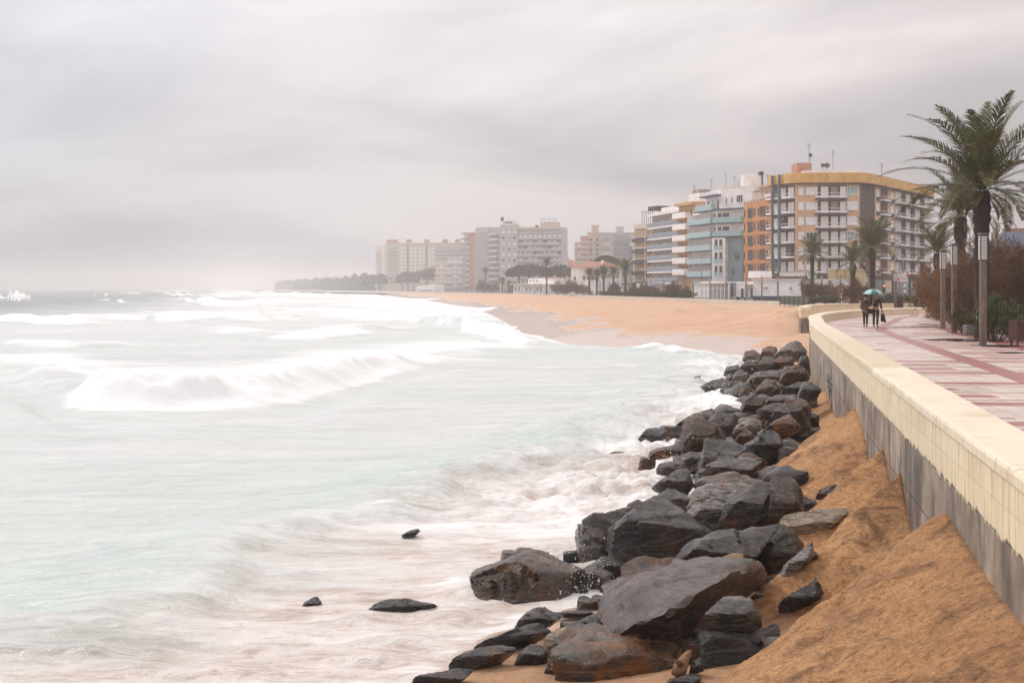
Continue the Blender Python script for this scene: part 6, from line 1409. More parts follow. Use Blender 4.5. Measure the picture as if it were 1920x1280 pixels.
# ================================================================== vegetation
def leaf_mat(name, c0, c1, rough=.55, scale=1.2):
    m = bpy.data.materials.new(name); ns, lk = nodes_of(m); b = ns['Principled BSDF']
    g = nd(ns, 'ShaderNodeNewGeometry'); tc = nd(ns, 'ShaderNodeTexCoord'); no = nd(ns, 'ShaderNodeTexNoise', i_Scale=scale, i_Detail=3.0); lk.new(tc.outputs['Object'], no.inputs['Vector'])
    ad = nd(ns, 'ShaderNodeMath', operation='MULTIPLY_ADD'); ad.inputs[1].default_value = .45; lk.new(g.outputs['Random Per Island'], ad.inputs[0])
    m2 = nd(ns, 'ShaderNodeMath', operation='MULTIPLY'); m2.inputs[1].default_value = .6; lk.new(no.outputs['Fac'], m2.inputs[0]); lk.new(m2.outputs[0], ad.inputs[2])
    r = ramp(ns, [(.2, c0), (.75, c1)]); lk.new(ad.outputs[0], r.inputs['Fac']); lk.new(r.outputs[0], b.inputs['Base Color'])
    b.inputs['Roughness'].default_value = rough; b.inputs['Specular IOR Level'].default_value = .35
    return m
PALM = leaf_mat('palm_leaf', (.030, .034, .012), (.18, .175, .065))
PALMD = leaf_mat('palm_leaf_dry', (.10, .065, .022), (.20, .14, .05))
FRUIT = mat('palm_fruit', (.36, .17, .03), var=.4, vscale=8)
TRUNK = mat('palm_trunk', (.045, .030, .022), rough=.9, var=.5, vscale=7, bump=1.0, bscale=14)
TRUNKP = mat('bark', (.055, .036, .028), rough=.9, var=.4, vscale=6, bump=.6, bscale=12)
TWIG = leaf_mat('twig_brown', (.10, .055, .034), (.28, .165, .10), .8, 1.0)
TWIGO = leaf_mat('twig_ochre', (.18, .09, .035), (.42, .23, .095), .8, 1.0)
OLE = leaf_mat('oleander_leaf', (.018, .030, .008), (.13, .155, .048), .45)
HEDGE = leaf_mat('hedge_leaf', (.016, .022, .008), (.075, .085, .03))
PINEM = leaf_mat('pine_needles', (.010, .014, .008), (.038, .045, .022), .7, .25)
WOODM = leaf_mat('wood_canopy', (.022, .028, .016), (.06, .065, .036), .8, .05)
def np_quads(name, V, m, parent=None):               # V: (n, 4, 3) loose quads
    V = np.asarray(V, np.float32); n = len(V)
    me = bpy.data.meshes.new(name); me.vertices.add(n * 4); me.vertices.foreach_set('co', V.reshape(-1))
    me.loops.add(n * 4); me.loops.foreach_set('vertex_index', np.arange(n * 4, dtype=np.int32))
    me.polygons.add(n); me.polygons.foreach_set('loop_start', np.arange(0, n * 4, 4, dtype=np.int32)); me.polygons.foreach_set('loop_total', np.full(n, 4, np.int32))
    me.update(calc_edges=True); return link(name, me, m, parent)
def frond_quads(rs, az, el, L, droop, nl, wind, wl=.24, lw=.035):
    """rachis curve and its leaflets"""
    K = 9; pts = []; p = np.zeros(3); e = el
    for k in range(K + 1):
        pts.append(p.copy())
        d = np.array([math.cos(az) * math.cos(e), math.sin(az) * math.cos(e), math.sin(e)])
        d = d + wind * (k / K) ** 1.2; d /= np.linalg.norm(d); p = p + d * L / K; e -= droop / K * (0.5 + 1.1 * k / K)
    pts = np.array(pts); Q = []
    tan = np.gradient(pts, axis=0); tan /= np.linalg.norm(tan, axis=1)[:, None]
    for k in range(K):
        s = np.cross(tan[k], [0, 0, 1.0]); s /= max(np.linalg.norm(s), 1e-6); w0 = .035 * (1 - k / K) + .008; w1 = .035 * (1 - (k + 1) / K) + .008
        Q.append([pts[k] - s * w0, pts[k] + s * w0, pts[k+1] + s * w1, pts[k+1] - s * w1])
    for i in range(nl):
        t = .10 + .90 * (i + rs.rand() * .7) / nl; x = t * K; k = min(int(x), K - 1); f = x - k
        c = pts[k] * (1 - f) + pts[k+1] * f; tg = tan[k] * (1 - f) + tan[min(k+1, K)] * f
        s = np.cross(tg, [0, 0, 1.0]); s /= max(np.linalg.norm(s), 1e-6); up = np.cross(s, tg)
        ll = L * wl * (math.sin(PI * min(1, .18 + .80 * t)) ** .7) * (.85 + .3 * rs.rand())
        for sg in (-1, 1):
            d = tg * (.75 + .25 * t) + s * sg * .75 + up * (.38 - .25 * rs.rand()); d /= np.linalg.norm(d)
            d2 = d + np.array([0, 0, -.35]) + wind * .4; d2 /= np.linalg.norm(d2)
            wv = np.cross(d, up); wv /= max(np.linalg.norm(wv), 1e-6); h = lw * (.8 + .4 * rs.rand())
            m_ = c + d * ll * .5; Q.append([c - wv * h * .35, c + wv * h * .35, m_ + wv * h * .5, m_ - wv * h * .5]); Q.append([m_ - wv * h * .5, m_ + wv * h * .5, m_ + d2 * ll * .5 + wv * h * .06, m_ + d2 * ll * .5 - wv * h * .06])
    return Q
def make_palm(hgt, r0, r1, L, nf, nl, seed, wind=(-.25, 0, 0), lw=.035, fruit=False, bulge=0.0, wl=.24, skirt=True):
    rs = np.random.RandomState(seed); root = empty('palm_tree', (0, 0, 0)); wind = np.array(wind, float)
    pr = []; n = 26
    for k in range(n + 1):
        t = k / n; r = r0 + (r1 - r0) * t
        if bulge and t > .72: r += bulge * math.sin(PI * min(1, (t - .72) / .33)) 
        r *= 1.0 + (.10 if k % 2 else -.04) * (1 + .5 * rs.rand()); pr.append((r, hgt * t - .05 * (k == 0)))
    MB().lathe(pr, 11).build('trunk', TRUNK, root, True)
    Q = []; D = []
    for i in range(nf):
        u = (i + .5) / nf; az = i * 2.39996 + rs.rand() * .35
        el = math.radians(86 - 90 * u ** 1.05) + (rs.rand() - .5) * .22; Li = L * (.80 + .28 * math.sin(PI * min(1, .25 + u * .7)) + .1 * (rs.rand() - .5))
        q = np.array(frond_quads(rs, az, el, Li, .75 + .55 * u + .3 * rs.rand(), nl, wind, wl, lw)) + np.array([math.cos(az) * .10, math.sin(az) * .10, hgt + .12 * (1 - u)])
        Q.append(q)
    np_quads('crown', np.concatenate(Q), PALM, root)
    if skirt:                                          # dry lower fronds and cut leaf bases
        for i in range(7):
            az = i * .9 + rs.rand(); D.append(np.array(frond_quads(rs, az, math.radians(-5 - 35 * rs.rand()), L * .34, .9, max(8, nl // 2), wind, wl, lw)) + np.array([0, 0, hgt - .1]))
        np_quads('dry_fronds', np.concatenate(D), PALMD, root)
    if fruit:
        for i in range(9):
            az = i * .7 + rs.rand(); Fq = []
            b = np.array([math.cos(az) * .45, math.sin(az) * .45, hgt + .45 + .5 * rs.rand()])
            for k in range(46):
                o_ = b + rs.randn(3) * [.08, .08, .13]; a_ = rs.randn(3) * .045; c_ = rs.randn(3) * .045; Fq.append([o_ - a_, o_ - c_, o_ + a_, o_ + c_])
            np_quads('fruit_bunch', Fq, FRUIT, root)
    return root
def palm_at(root, px, Y, label, group=None, z=0.0, rz=0.0, sc=1.0):
    root.location = (at(px, Y), Y, z); root.rotation_euler = (0, 0, rz); root.scale = (sc, sc, sc)
    return tag(root, label, 'palm tree', group)
GP = 'palms along the promenade'
palm_at(make_palm(5.9, .30, .27, 4.0, 40, 48, 11, (-.14, 0, 0), .054, True, .07, .18), 1841, 57, 'tallest palm with a thick black trunk right behind the nearest lamp post', GP)
palm_at(make_palm(6.3, .30, .28, 3.5, 36, 34, 12, (-.42, .1, -.03), .055, True, .10, .18), 1801, 85, 'windblown palm leaning its fronds left, behind the second lamp post', GP)
palm_at(make_palm(4.5, .24, .22, 2.4, 28, 28, 13, (-.15, 0, 0), .05, False, .06), 1758, 100, 'small palm rising above the third lamp post', GP)
palm_at(make_palm(6.3, .30, .27, 3.6, 36, 28, 14, (-.12, 0, 0), .07, False, .08, .24), 1636, 150, 'palm with a dark trunk standing straight above the umbrella', GP)
palm_at(make_palm(7.0, .28, .26, 3.5, 34, 24, 15, (-.10, 0, 0), .08, False, .05, .24), 1523, 215, 'palm standing at the right end of the white restaurant', GP)
palm_at(make_palm(5.1, .30, .30, 3.0, 30, 22, 16, (-.20, 0, 0), .08, False, .1, .24), 1599, 178, 'shorter palm half behind the bare bush left of the umbrella', GP)
mid = make_palm(5.6, .30, .26, 2.9, 34, 15, 17, (-.18, 0, 0), .13, False, .05, .26)
palm_at(mid, 1105, 415, 'leftmost palm of the row in front of the white villa', GP)
for px, Y, sc, rz, l in ((1119, 425, .98, 1.0, 'second palm from the left in the row by the villa'), (1132, 418, 1.05, 2.2, 'middle palm of the row by the villa'), (1150, 430, 1.08, 3.0, 'palm of the villa row directly below the dark umbrella pine'),
                         (1172.5, 400, 1.25, 4.1, 'largest palm of the villa row, next to the tan block'), (942, 640, .9, .6, 'hazy palm in front of the pale tower'), (955, 660, .7, 1.6, 'low hazy palm right of the one before the pale tower'), (823, 1010, 1.1, 2.6, 'faint palm among the far pines')):
    palm_at(copy_tree(mid), px, Y, l, GP, 0, rz, sc)
tall = make_palm(10.2, .30, .24, 2.9, 34, 14, 18, (-.1, 0, 0), .14, False, 0, .24, False)
palm_at(tall, 1025, 485, 'solitary tall thin palm before the long grey slab block', GP)
palm_at(copy_tree(tall), 910, 730, 'faint tall palm before the ribbed grey slab', GP, 0, 1.3, 1.02)
# ------------------------------------------------------------------ bare tamarisks
def bare_tree(h, wd, spread, seed, m, stems=6, dens=1.0, thick=.045, name='bare_tree', up=.55, tw=.006, fine=5):
    rs = np.random.RandomState(seed); root = empty(name, (0, 0, 0)); limbs = MB(); Q = []
    def twig(p, d, L):
        s = np.cross(d, rs.randn(3)); s /= max(np.linalg.norm(s), 1e-6); w = tw * (.7 + .7 * rs.rand())
        q = p + d * L + np.array([0, 0, .12 * L]) * (rs.rand() - .3)
        Q.append([p - s * w, p + s * w, q + s * w * .3, q - s * w * .3])
        t = np.cross(d, s); Q.append([p - t * w, p + t * w, q + t * w * .3, q - t * w * .3])
    def grow(p, d, L, r, lv):
        pts = [p]; dd = d.copy(); n = 4
        for k in range(n):
            dd = dd + rs.randn(3) * .17 + np.array([0, 0, .06]); dd /= np.linalg.norm(dd); pts.append(pts[-1] + dd * L / n)
        if lv <= 2: limbs.tube([tuple(q) for q in pts], [max(r * (1 - .55 * k / n), .005) for k in range(n + 1)], 5 if lv < 2 else 4)
        else:
            for a, b in zip(pts[:-1], pts[1:]): twig(a, (b - a) / np.linalg.norm(b - a), np.linalg.norm(b - a))
        if lv < 4:
            c = int((4 if lv < 2 else fine) * dens) + (rs.rand() < .5)
            for i in range(c):
                t = .35 + .65 * rs.rand(); k = min(int(t * n), n - 1); b = pts[k] + (pts[k+1] - pts[k]) * (t * n - k)
                e = dd * .55 + rs.randn(3) * .62 + np.array([0, 0, .18]); e /= np.linalg.norm(e)
                grow(b, e, L * (.52 + .25 * rs.rand()), r * .5, lv + 1)
        elif lv == 4:
            for i in range(5):
                e = dd + rs.randn(3) * .6; e /= np.linalg.norm(e); twig(pts[rs.randint(1, n + 1)], e, L * (.5 + .5 * rs.rand()))
    for i in range(stems):
        az = 2 * PI * (i + rs.rand() * .6) / stems; d = np.array([math.cos(az) * spread, math.sin(az) * spread, up + .5 * rs.rand()]); d /= np.linalg.norm(d)
        grow(np.array([.15 * math.cos(az), .15 * math.sin(az), 0]), d, h * (.55 + .2 * rs.rand()), thick * h / 3, 0)
    Q = np.array(Q); q = Q.reshape(-1, 3); hh = np.percentile(q[:, 2], 99.5); ww = np.percentile(q[:, 0], 98) - np.percentile(q[:, 0], 2); k = np.array([wd / ww, wd / ww, h / hh])
    limbs.v = [tuple(np.array(v) * k) for v in limbs.v]; limbs.build('trunk', TRUNKP, root, True); np_quads('twigs', Q * k, m, root); return root
def put(root, px, Y, label, cat, group=None, z=0.0, rz=0.0, sc=1.0, sz=None):
    root.location = (at(px, Y), Y, z); root.rotation_euler = (0, 0, rz); root.scale = (sc, sc, sz or sc); return tag(root, label, cat, group)
GT = 'bare tamarisk trees'
ta = bare_tree(4.2, 4.2, .95, 31, TWIG, 6, 1.0, tw=.014, fine=4); tb = bare_tree(4.0, 3.6, 1.0, 32, TWIGO, 6, 1.0, tw=.014, fine=4)
put(ta, 1893, 62, 'bare dark brown tree with spreading limbs at the right edge', 'tree', GT, .02, .4, .86)
put(tb, 1828, 77, 'ochre leafless thicket between the two nearest lamp posts', 'tree', GT, .02, 1.2, .92)
for src, px, Y, rz, sc, l in ((ta, 1868, 74, 2.4, 1.08, 'bare brown tree behind the dark limbed one at the right edge'), (tb, 1797, 90, 3.4, .95, 'leafless thicket right behind the third lamp post'), (ta, 1925, 78, 4.0, 1.05, 'bare tree cut by the right picture edge'),
                              (tb, 1850, 96, 5.1, 1.15, 'pale ochre thicket below the blue roof'), (ta, 1762, 118, .8, .95, 'reddish bare tree right of the roadside bushes'),
                              (ta, 1605, 150, 1.9, .72, 'reddish bare bush just left of the umbrella'), (ta, 1523, 198, 3.3, .82, 'round bare bush in front of the right end of the restaurant'), (tb, 1557, 205, .3, .75, 'small bare bush before the straw coloured pavilion'),
                              (ta, 1263, 305, 5.0, .85, 'bare purple-brown tree before the taupe hotel'), (ta, 1285, 312, 1.1, .62, 'smaller bare tree next to the purple-brown one'), (ta, 1190, 350, 2.0, .72, 'bare tree at the foot of the tan block'), (ta, 1212, 345, 2.9, .85, 'wider bare tree right of the one at the tan block'), (tb, 1230, 350, 4.6, .55, 'low bare tree at the left foot of the taupe hotel'),
                              (ta, 1062, 440, .6, 1.0, 'bare bush left of the palm row'), (ta, 1080, 450, 3.9, 1.0, 'bare bush below the villa wall'), (tb, 1098, 445, 1.5, .8, 'bare bush under the leftmost palm of the row'), (ta, 905, 720, 2.7, 1.5, 'hazy reddish bare tree before the ribbed slab'), (ta, 925, 700, .2, 1.2, 'hazy bare tree before the rounded balconies'), (tb, 960, 640, 4.2, 1.1, 'hazy bare tree left of the long white pavilion'), (ta, 1045, 520, 5.5, 1.1, 'bare tree right of the long white pavilion')):
    put(copy_tree(src), px, Y, l, 'tree', GT, 0, rz, sc)
# ------------------------------------------------------------------ leafy shrubs
def shrub(h, w, seed, m, n=2600, ll=.16, lw=.022, name='shrub', upright=.9, gap=.35, stems=True):
    rs = np.random.RandomState(seed); root = empty(name, (0, 0, 0)); st = MB(); Q = []
    shoots = max(12, n // 45)
    for i in range(shoots):
        az = rs.rand() * 2 * PI; r = w * .5 * math.sqrt(rs.rand()); top = h * (1 - .45 * (r / (w * .5)) ** 2) * (.72 + .4 * rs.rand())
        b = np.array([r * .35 * math.cos(az), r * .35 * math.sin(az), 0]); e = np.array([r * math.cos(az) * 1.15, r * math.sin(az) * 1.15, top])
        if stems and i % 2 == 0: st.tube([tuple(b), tuple(b * .4 + e * .6 + rs.randn(3) * .03), tuple(e)], [.014, .009, .004], 4)
        for k in range(n // shoots):
            t = gap + (1 - gap) * rs.rand() ** .7; p = b + (e - b) * t + rs.randn(3) * .05 * h * .6
            d = rs.randn(3) * .7 + np.array([0, 0, upright]) + (e - b) / max(np.linalg.norm(e - b), .1) * .3; d /= np.linalg.norm(d)
            s = np.cross(d, rs.randn(3)); s /= max(np.linalg.norm(s), 1e-6); L = ll * (.6 + .7 * rs.rand())
            q = p + d * L * .5; Q.append([p, q + s * lw, p + d * L, q - s * lw])
    if stems: st.build('stems', TRUNKP, root)
    np_quads('foliage', Q, m, root); return root
GS = 'oleander shrubs in the planted bed'
o1 = shrub(1.5, 1.35, 51, OLE, 3200); o2 = shrub(1.25, 1.3, 52, OLE, 2800)
put(o1, 1866, 53.5, 'bright green oleander just right of the nearest lamp post', 'shrub', GS, 0, 0, 1.12)
put(o2, 1812, 64, 'dark green oleander just left of the nearest lamp post', 'shrub', GS, 0, .7, 1.05)
for src, px, Y, rz, sc, l in ((o2, 1905, 55, 2.2, 1.15, 'oleander by the slatted bin at the right edge'), (o1, 1836, 63, 3.1, .85, 'oleander in shadow behind the stone block'), (o2, 1893, 66, 4.1, 1.1, 'oleander under the dark limbed bare tree'), (o1, 1800, 78, 5.0, 1.2, 'oleander behind the second lamp post')):
    put(copy_tree(src), px, Y, l, 'shrub', GS, 0, rz, sc)
hd = shrub(1.35, 3.4, 53, HEDGE, 3000, .22, .05, 'bush', .4, .1, False)
GB = 'bushes beside the road'
put(hd, 1740, 128, 'dense dark round bush behind the far lamp posts', 'bush', GB, 0, 0, .8, 1.25)
for px, Y, rz, sc, sz, l in ((1668, 150, .6, .9, .95, 'olive bush at the left end of the roadside planting'), (1688, 146, 1.5, .9, .9, 'olive bush behind the foot of the blue sign'), (1708, 142, 2.6, .95, 1.0, 'olive bush right of the blue sign'), (1758, 122, 3.3, .8, 1.2, 'dark bush behind the fourth lamp post'), (1538, 188, 4.4, .8, .75, 'low bush behind the green fence panel'), (1556, 180, .9, .7, .8, 'low bush at the foot of the pavilion'), (1515, 186, 2.2, .9, .6, 'low bush hidden by the green fence panel')):
    put(copy_tree(hd), px, Y, l, 'bush', GB, 0, rz, sc, sz)
def hedge_row():
    GH = 'clipped hedges along the beach front'
    n = 0
    for px, Y, sc, l in ((1170, 375, 1.5, 'hedge under the largest palm of the row'), (1190, 360, 1.6, 'hedge at the foot of the tan block'), (1212, 345, 1.6, 'hedge below the wide bare tree'), (1236, 330, 1.6, 'hedge before the dark entrance of the taupe hotel'), (1260, 315, 1.5, 'hedge below the purple-brown bare tree'), (1285, 302, 1.4, 'hedge ending at the slim ochre block'), (1150, 395, 1.3, 'hedge between the palms of the villa row'), (1135, 405, 1.2, 'hedge at the feet of the middle palms')):
        put(copy_tree(hd), px, Y, l, 'hedge', GH, 0, n * .8, sc, 1.05); n += 1
hedge_row()
tr = shrub(3.6, 3.2, 54, HEDGE, 3600, .4, .09, 'tree', .3, .12, True)
put(tr, 1152, 405, 'dense dark green round tree among the villa palms', 'tree', None, 0, 0, 1.0)
# ------------------------------------------------------------------ umbrella pines and the far wood
def pine(h, w, ch, seed, n=5200, q=.55, label=None):
    rs = np.random.RandomState(seed); root = empty('umbrella_pine', (0, 0, 0)); st = MB(); Q = []
    for k in range(3 if w > 14 else 1):
        x0 = (k - 1) * w * .26 if w > 14 else 0; st.tube([(x0, 0, 0), (x0 + .3, .1, h * .35), (x0 + .1, 0, h * .62)], [.38, .3, .24], 7)
        for i in range(6):
            az = i * 1.05 + rs.rand(); r = w * (.18 if w > 14 else .34); st.tube([(x0 + .1, 0, h * .58), (x0 + r * .55 * math.cos(az), r * .5 * math.sin(az), h * .70), (x0 + r * math.cos(az), r * math.sin(az), h - ch * .55)], [.2, .13, .05], 5)
    cl = [(w * .5 * math.sqrt(rs.rand()), rs.rand() * 2 * PI) for _ in range(70)]
    C_ = np.array([[r * math.cos(a), r * math.sin(a) * .8, h - ch * .5 + ch * .42 * (1 - (r / (w * .5)) ** 2) - ch * .1 * rs.rand()] for r, a in cl])
    for i in range(n):
        c = C_[rs.randint(len(C_))]; d = rs.randn(3); d /= np.linalg.norm(d); p = c + d * [w * .10, w * .09, ch * .30] * (.6 + .4 * rs.rand())
        a, b = rs.randn(3) * q * .5, rs.randn(3) * q * .5; Q.append([p - a, p - b, p + a, p + b])
    st.build('trunk', TRUNKP, root, True); np_quads('crown', Q, PINEM, root); return root
GPi = 'umbrella pines along the bay'
def pine_px(px, Y, wpx, ytop, ybot, seed, label, src=None, n=5200, q=.55):
    k = Y / F; h = zz(ytop, Y); ch = (ybot - ytop) * k
    put(pine(h, wpx * k, ch, seed, n, q), px, Y, label, 'tree', GPi)
pine_px(992, 650, 76, 499, 523, 61, 'broad dark umbrella pine grove before the long grey slab', None, 9000, .6)
pine_px(1049, 620, 46, 500, 522, 62, 'umbrella pine with bare red limbs left of the white villa', None, 6000, .55)
pine_px(1137, 520, 42, 482.5, 500, 63, 'dark flat-topped umbrella pine above the palm row', None, 6000, .5)
pine_px(826, 1060, 92, 505, 530, 64, 'hazy umbrella pine dome before the long far hotel', None, 8000, 1.0)
pine_px(765, 1100, 40, 513, 534, 65, 'hazy pine left of the far dome', None, 5000, 1.0)
pine_px(725, 1150, 50, 515, 536, 66, 'hazy pine at the left foot of the far hotel', None, 5000, 1.1)
def far_wood():
    rs = np.random.RandomState(71); Q = []
    ln = [(519, 3300, 529), (540, 2700, 527), (575, 2200, 524), (610, 1900, 522), (650, 1600, 519), (690, 1350, 513), (712, 1240, 515)]
    px = np.array([a for a, b, c in ln]); Ys = np.array([b for a, b, c in ln], float); tops = np.array([zz(c, b) for a, b, c in ln])
    for i in range(15000):
        t = rs.rand() ** .9; p = px[0] + (px[-1] - px[0]) * t; Y = np.interp(p, px, Ys) * (1 + .03 * rs.randn()); top = np.interp(p, px, tops) * (.82 + .22 * math.sin(p * .55) * math.sin(p * .21) + .05 * rs.randn())
        z = .86 * top * (1 - rs.rand() ** 1.8); s = 1.6 * Y / 2000 + .4; a, b = rs.randn(3) * s, rs.randn(3) * s; c = np.array([at(p, Y), Y, max(z, .2)]); Q.append([c - a, c - b, c + a, c + b])
    tag(np_quads('far_wood', Q, WOODM), kind='stuff')
far_wood()
# ================================================================== lamp posts
POST = mat('weathered_post', (.17, .125, .095), rough=.5, var=.35, vscale=3, stretch=(3, 3, .5), bump=.2)
LW = mat('lamp_white', (.80, .78, .77), rough=.4, var=.06); LCAP = mat('lamp_cap', (.12, .11, .10), rough=.4, metal=.5)
def make_post():
    r = empty('lamp_post')
    MB().lathe([(.15, 0), (.15, .03), (.128, .035), (.125, 2.98)], 18).build('pole', POST, r, False)
    mb = MB()
    for x in (-.115, .115):
        for y in (-.115, .115): mb.box(x - .018, x + .018, y - .018, y + .018, 3.0, 3.86)
    mb.box(-.135, .135, -.135, .135, 2.98, 3.0)
    h = mb.build('lamp_head', LCAP, r)
    sl = MB()
    for k in range(10): sl.box(-.132, .132, -.132, .132, 3.03 + .082 * k, 3.075 + .082 * k)
    s = sl.build('louvre', LW, h); 
    d = MB().box(-.085, .085, -.085, .085, 3.0, 3.85).build('diffuser', mat('lamp_inside', (.22, .20, .19), rough=.4), h)
    MB().box(-.135, .135, -.135, .135, 3.86, 3.96).build('cap', LCAP, r)
    return r
P0_ = make_post(); GL = 'lamp posts along the promenade'
posts = [(1843, 49.9, 1.0, 'nearest lamp post with a white louvred head'), (1789, 64.3, 1.02, 'second nearest lamp post, before the windblown palm'), (1768, 71, .99, 'third nearest lamp post, left of the ochre thicket'),
         (1755, 111, .88, 'thin lamp post standing right of the roadside bushes'), (1725, 122, .87, 'lamp post in front of the dark round bush'), (1679, 130, .88, 'lamp post in front of the direction board'),
         (1625.6, 168, .9, 'lamp post hidden behind the dark palm trunk above the umbrella'), (1576, 180, .92, 'lamp post before the straw coloured pavilion'), (1541, 203, 1, 'lamp post behind the right end of the green fence'), (1504, 220, 1, 'lamp post at the right part of the white restaurant wall'),
         (1458.5, 226, 1, 'lamp post before the restaurant wall, left of its small window'), (1428.5, 233, 1, 'lamp post at the barred window of the restaurant'), (1399, 240, 1, 'lamp post in front of the restaurant doors'), (1361, 246, 1, 'lamp post at the right end of the glazed porch'), (1331, 254, 1, 'lamp post at the left part of the glazed porch'), (1300, 268, 1, 'lamp post left of the restaurant porch')]
for k, (px, Y, sc, l) in enumerate(posts):
    o = P0_ if k == 0 else copy_tree(P0_); o.location = (at(px, Y), Y, 0); o.scale = (1, 1, sc); tag(o, l, 'lamp post', GL)
far = [(1269, 315), (1244, 330), (1220, 342), (1201, 356), (1181, 370), (1160, 388), (1143, 404), (1125, 420), (1092, 440), (1081, 455), (1063, 472), (1054, 486), (1048, 500), (1041, 515), (1013, 545), (1003, 560), (988, 585), (972, 600), (960, 620), (946, 640), (935, 660), (921, 680), (908, 700), (895, 720), (884, 745), (872, 770)]
names = ['below the slim ochre block', 'before the purple-brown bare tree', 'at the dark hotel entrance', 'before the wide bare tree', 'at the left edge of the tan block', 'right of the dense round tree', 'before the dense round tree', 'between the middle palms', 'left of the villa palm row', 'before the bare villa bush', 'below the right umbrella pine', 'below the gap between the pines', 'left of the gap between the pines', 'right of the long white pavilion',
         'before the right end of the long pavilion', 'before the middle of the long pavilion', 'before the left part of the long pavilion', 'at the left corner of the long pavilion', 'below the right side of the pale tower', 'beside the hazy palm at the pale tower', 'below the middle of the pale tower', 'below the rounded balconies', 'below the ribbed slab', 'left of the faint tall palm', 'below the red stripe', 'farthest along the bay, below the far pine dome']
for (px, Y), l in zip(far, names):
    o = copy_tree(P0_); o.location = (at(px, Y), Y, 0); o.scale = (1.0, 1.0, 1.05); tag(o, 'distant lamp post ' + l, 'lamp post', GL)
# tall street lamps
def make_street(h, arm=1.4, double=False):
    r = empty('street_lamp'); MB().tube([(0, 0, 0), (0, 0, h * .6), (0, 0, h)], [.10, .08, .055], 9).build('pole', GREYM, r, True)
    for s in ((-1, 1) if double else (1,)):
        MB().tube([(0, 0, h - .05), (s * arm * .5, 0, h + .12), (s * arm, 0, h + .18)], .035, 6).build('arm', GREYM, r)
        MB().lathe([(.05, .0), (.17, .03), (.20, .10), (.12, .17)], 10, (s * arm, 0)).build('lantern', LW, r).location = (0, 0, h + .08)
    return r
S1 = make_street(8.8, .55); GSl = 'tall street lamps'
S1.location = (at(1885, 100), 100, 0); tag(S1, 'tall grey street lamp right of the tallest palm', 'street lamp', GSl)
MB().tube([(0, 0, 6.6), (-.5, 0, 6.55), (-.9, 0, 6.7)], .03, 5).build('side_arm', GREYM, S1)
S2 = make_street(8.2, 1.0); S2.location = (at(1315, 300), 300, 0); tag(S2, 'street lamp with a dark mast before the white hotel balconies', 'street lamp', GSl)
for px, Y, rz, sc, l in ((1373, 280, PI, 1.0, 'street lamp before the grey-blue hotel panel'), (1452, 262, PI, 1.05, 'street lamp between the orange and the beige block'), (1551, 243, 0, 1.03, 'street lamp above the straw coloured pavilion'), (1694, 178, 0, .78, 'street lamp above the direction board'), (1283, 330, 0, .9, 'street lamp before the slim ochre block'), (1140, 430, 0, .6, 'low street lamp at the middle palms'), (1063, 560, PI, 1.0, 'street lamp before the right umbrella pine'), (1003, 600, PI, 1.0, 'street lamp before the broad pine grove'), (979, 620, 0, 1.0, 'street lamp at the left of the broad pine grove')):
    o = copy_tree(S2); o.location = (at(px, Y), Y, 0); o.rotation_euler = (0, 0, rz); o.scale = (1, 1, sc); tag(o, l, 'street lamp', GSl)
# wooden posts by the thicket
w1 = MB().lathe([(.10, 0), (.10, 5.6), (.06, 5.7)], 9).build('wooden_pole', mat('pale_wood', (.36, .25, .14), var=.3)); w1.location = (at(1861, 92), 92, 0); tag(w1, 'left one of two pale wooden poles behind the thicket', 'pole', 'pale wooden poles')
w2 = copy_tree(w1); w2.location = (at(1870, 92), 92, 0); tag(w2, 'right one of two pale wooden poles behind the thicket', 'pole', 'pale wooden poles')
b1 = MB().lathe([(.12, 0), (.12, 1.15), (.08, 1.2)], 10).build('bollard', POST); b1.location = (at(1775, 88), 88, 0); tag(b1, 'left wooden bollard between the third and second lamp post', 'bollard', 'wooden bollards')
b2 = copy_tree(b1); b2.location = (at(1780.5, 82), 82, 0); tag(b2, 'right wooden bollard close to the second lamp post', 'bollard', 'wooden bollards')
# ------------------------------------------------------------------ bins, stone, fence, signs
def slat_bin(px, Y, label, s=1.0):
    r = empty('litter_bin', (at(px, Y), Y, 0), .25, label, 'litter bin', 'slatted wooden bins'); sm = mat('red_brown_slats', (.10, .045, .035), var=.3, vscale=6)
    mb = MB()
    for k in range(7):
        x = -.30 * s + k * .60 * s / 6
        mb.box(x - .036 * s, x + .036 * s, -.24 * s, -.215 * s, .22 * s, .86 * s); mb.box(x - .036 * s, x + .036 * s, .215 * s, .24 * s, .22 * s, .86 * s)
    for k in range(5):
        y = -.17 * s + k * .085 * s; mb.box(-.335 * s, -.31 * s, y - .032 * s, y + .032 * s, .22 * s, .86 * s); mb.box(.31 * s, .335 * s, y - .032 * s, y + .032 * s, .22 * s, .86 * s)
    mb.build('slats', sm, r); MB().box(-.28 * s, .28 * s, -.2 * s, .2 * s, .24 * s, .80 * s).build('liner', DARK, r)
    fr = MB(); fr.box(-.34 * s, .34 * s, -.25 * s, .25 * s, .862 * s, .90 * s); fr.build('rim', sm, r)
    for x in (-.27, .27):
        for y in (-.18, .18): MB().box((x - .025) * s, (x + .025) * s, (y - .025) * s, (y + .025) * s, 0, .22 * s).build('leg', DARK, r)
slat_bin(1915, 49.0, 'slatted red-brown bin at the right edge of the picture'); slat_bin(1685, 128, 'slatted brown bin beside the lamp post of the direction board')
me, base, _ = hull_mesh('stone_block', [(sx * .33, sy * .28, z) for sx in (-1, 1) for sy in (-1, 1) for z in (0, .42)], 4, 301, .35, .02)
o = link('stone_block', me, mat('block_stone', (.16, .15, .15), var=.3, vscale=4, bump=.4)); x, y, _ = gp(1823, 627, .03); o.location = (x, y, .02); tag(o, 'grey stone block at the edge of the planted bed', 'stone')
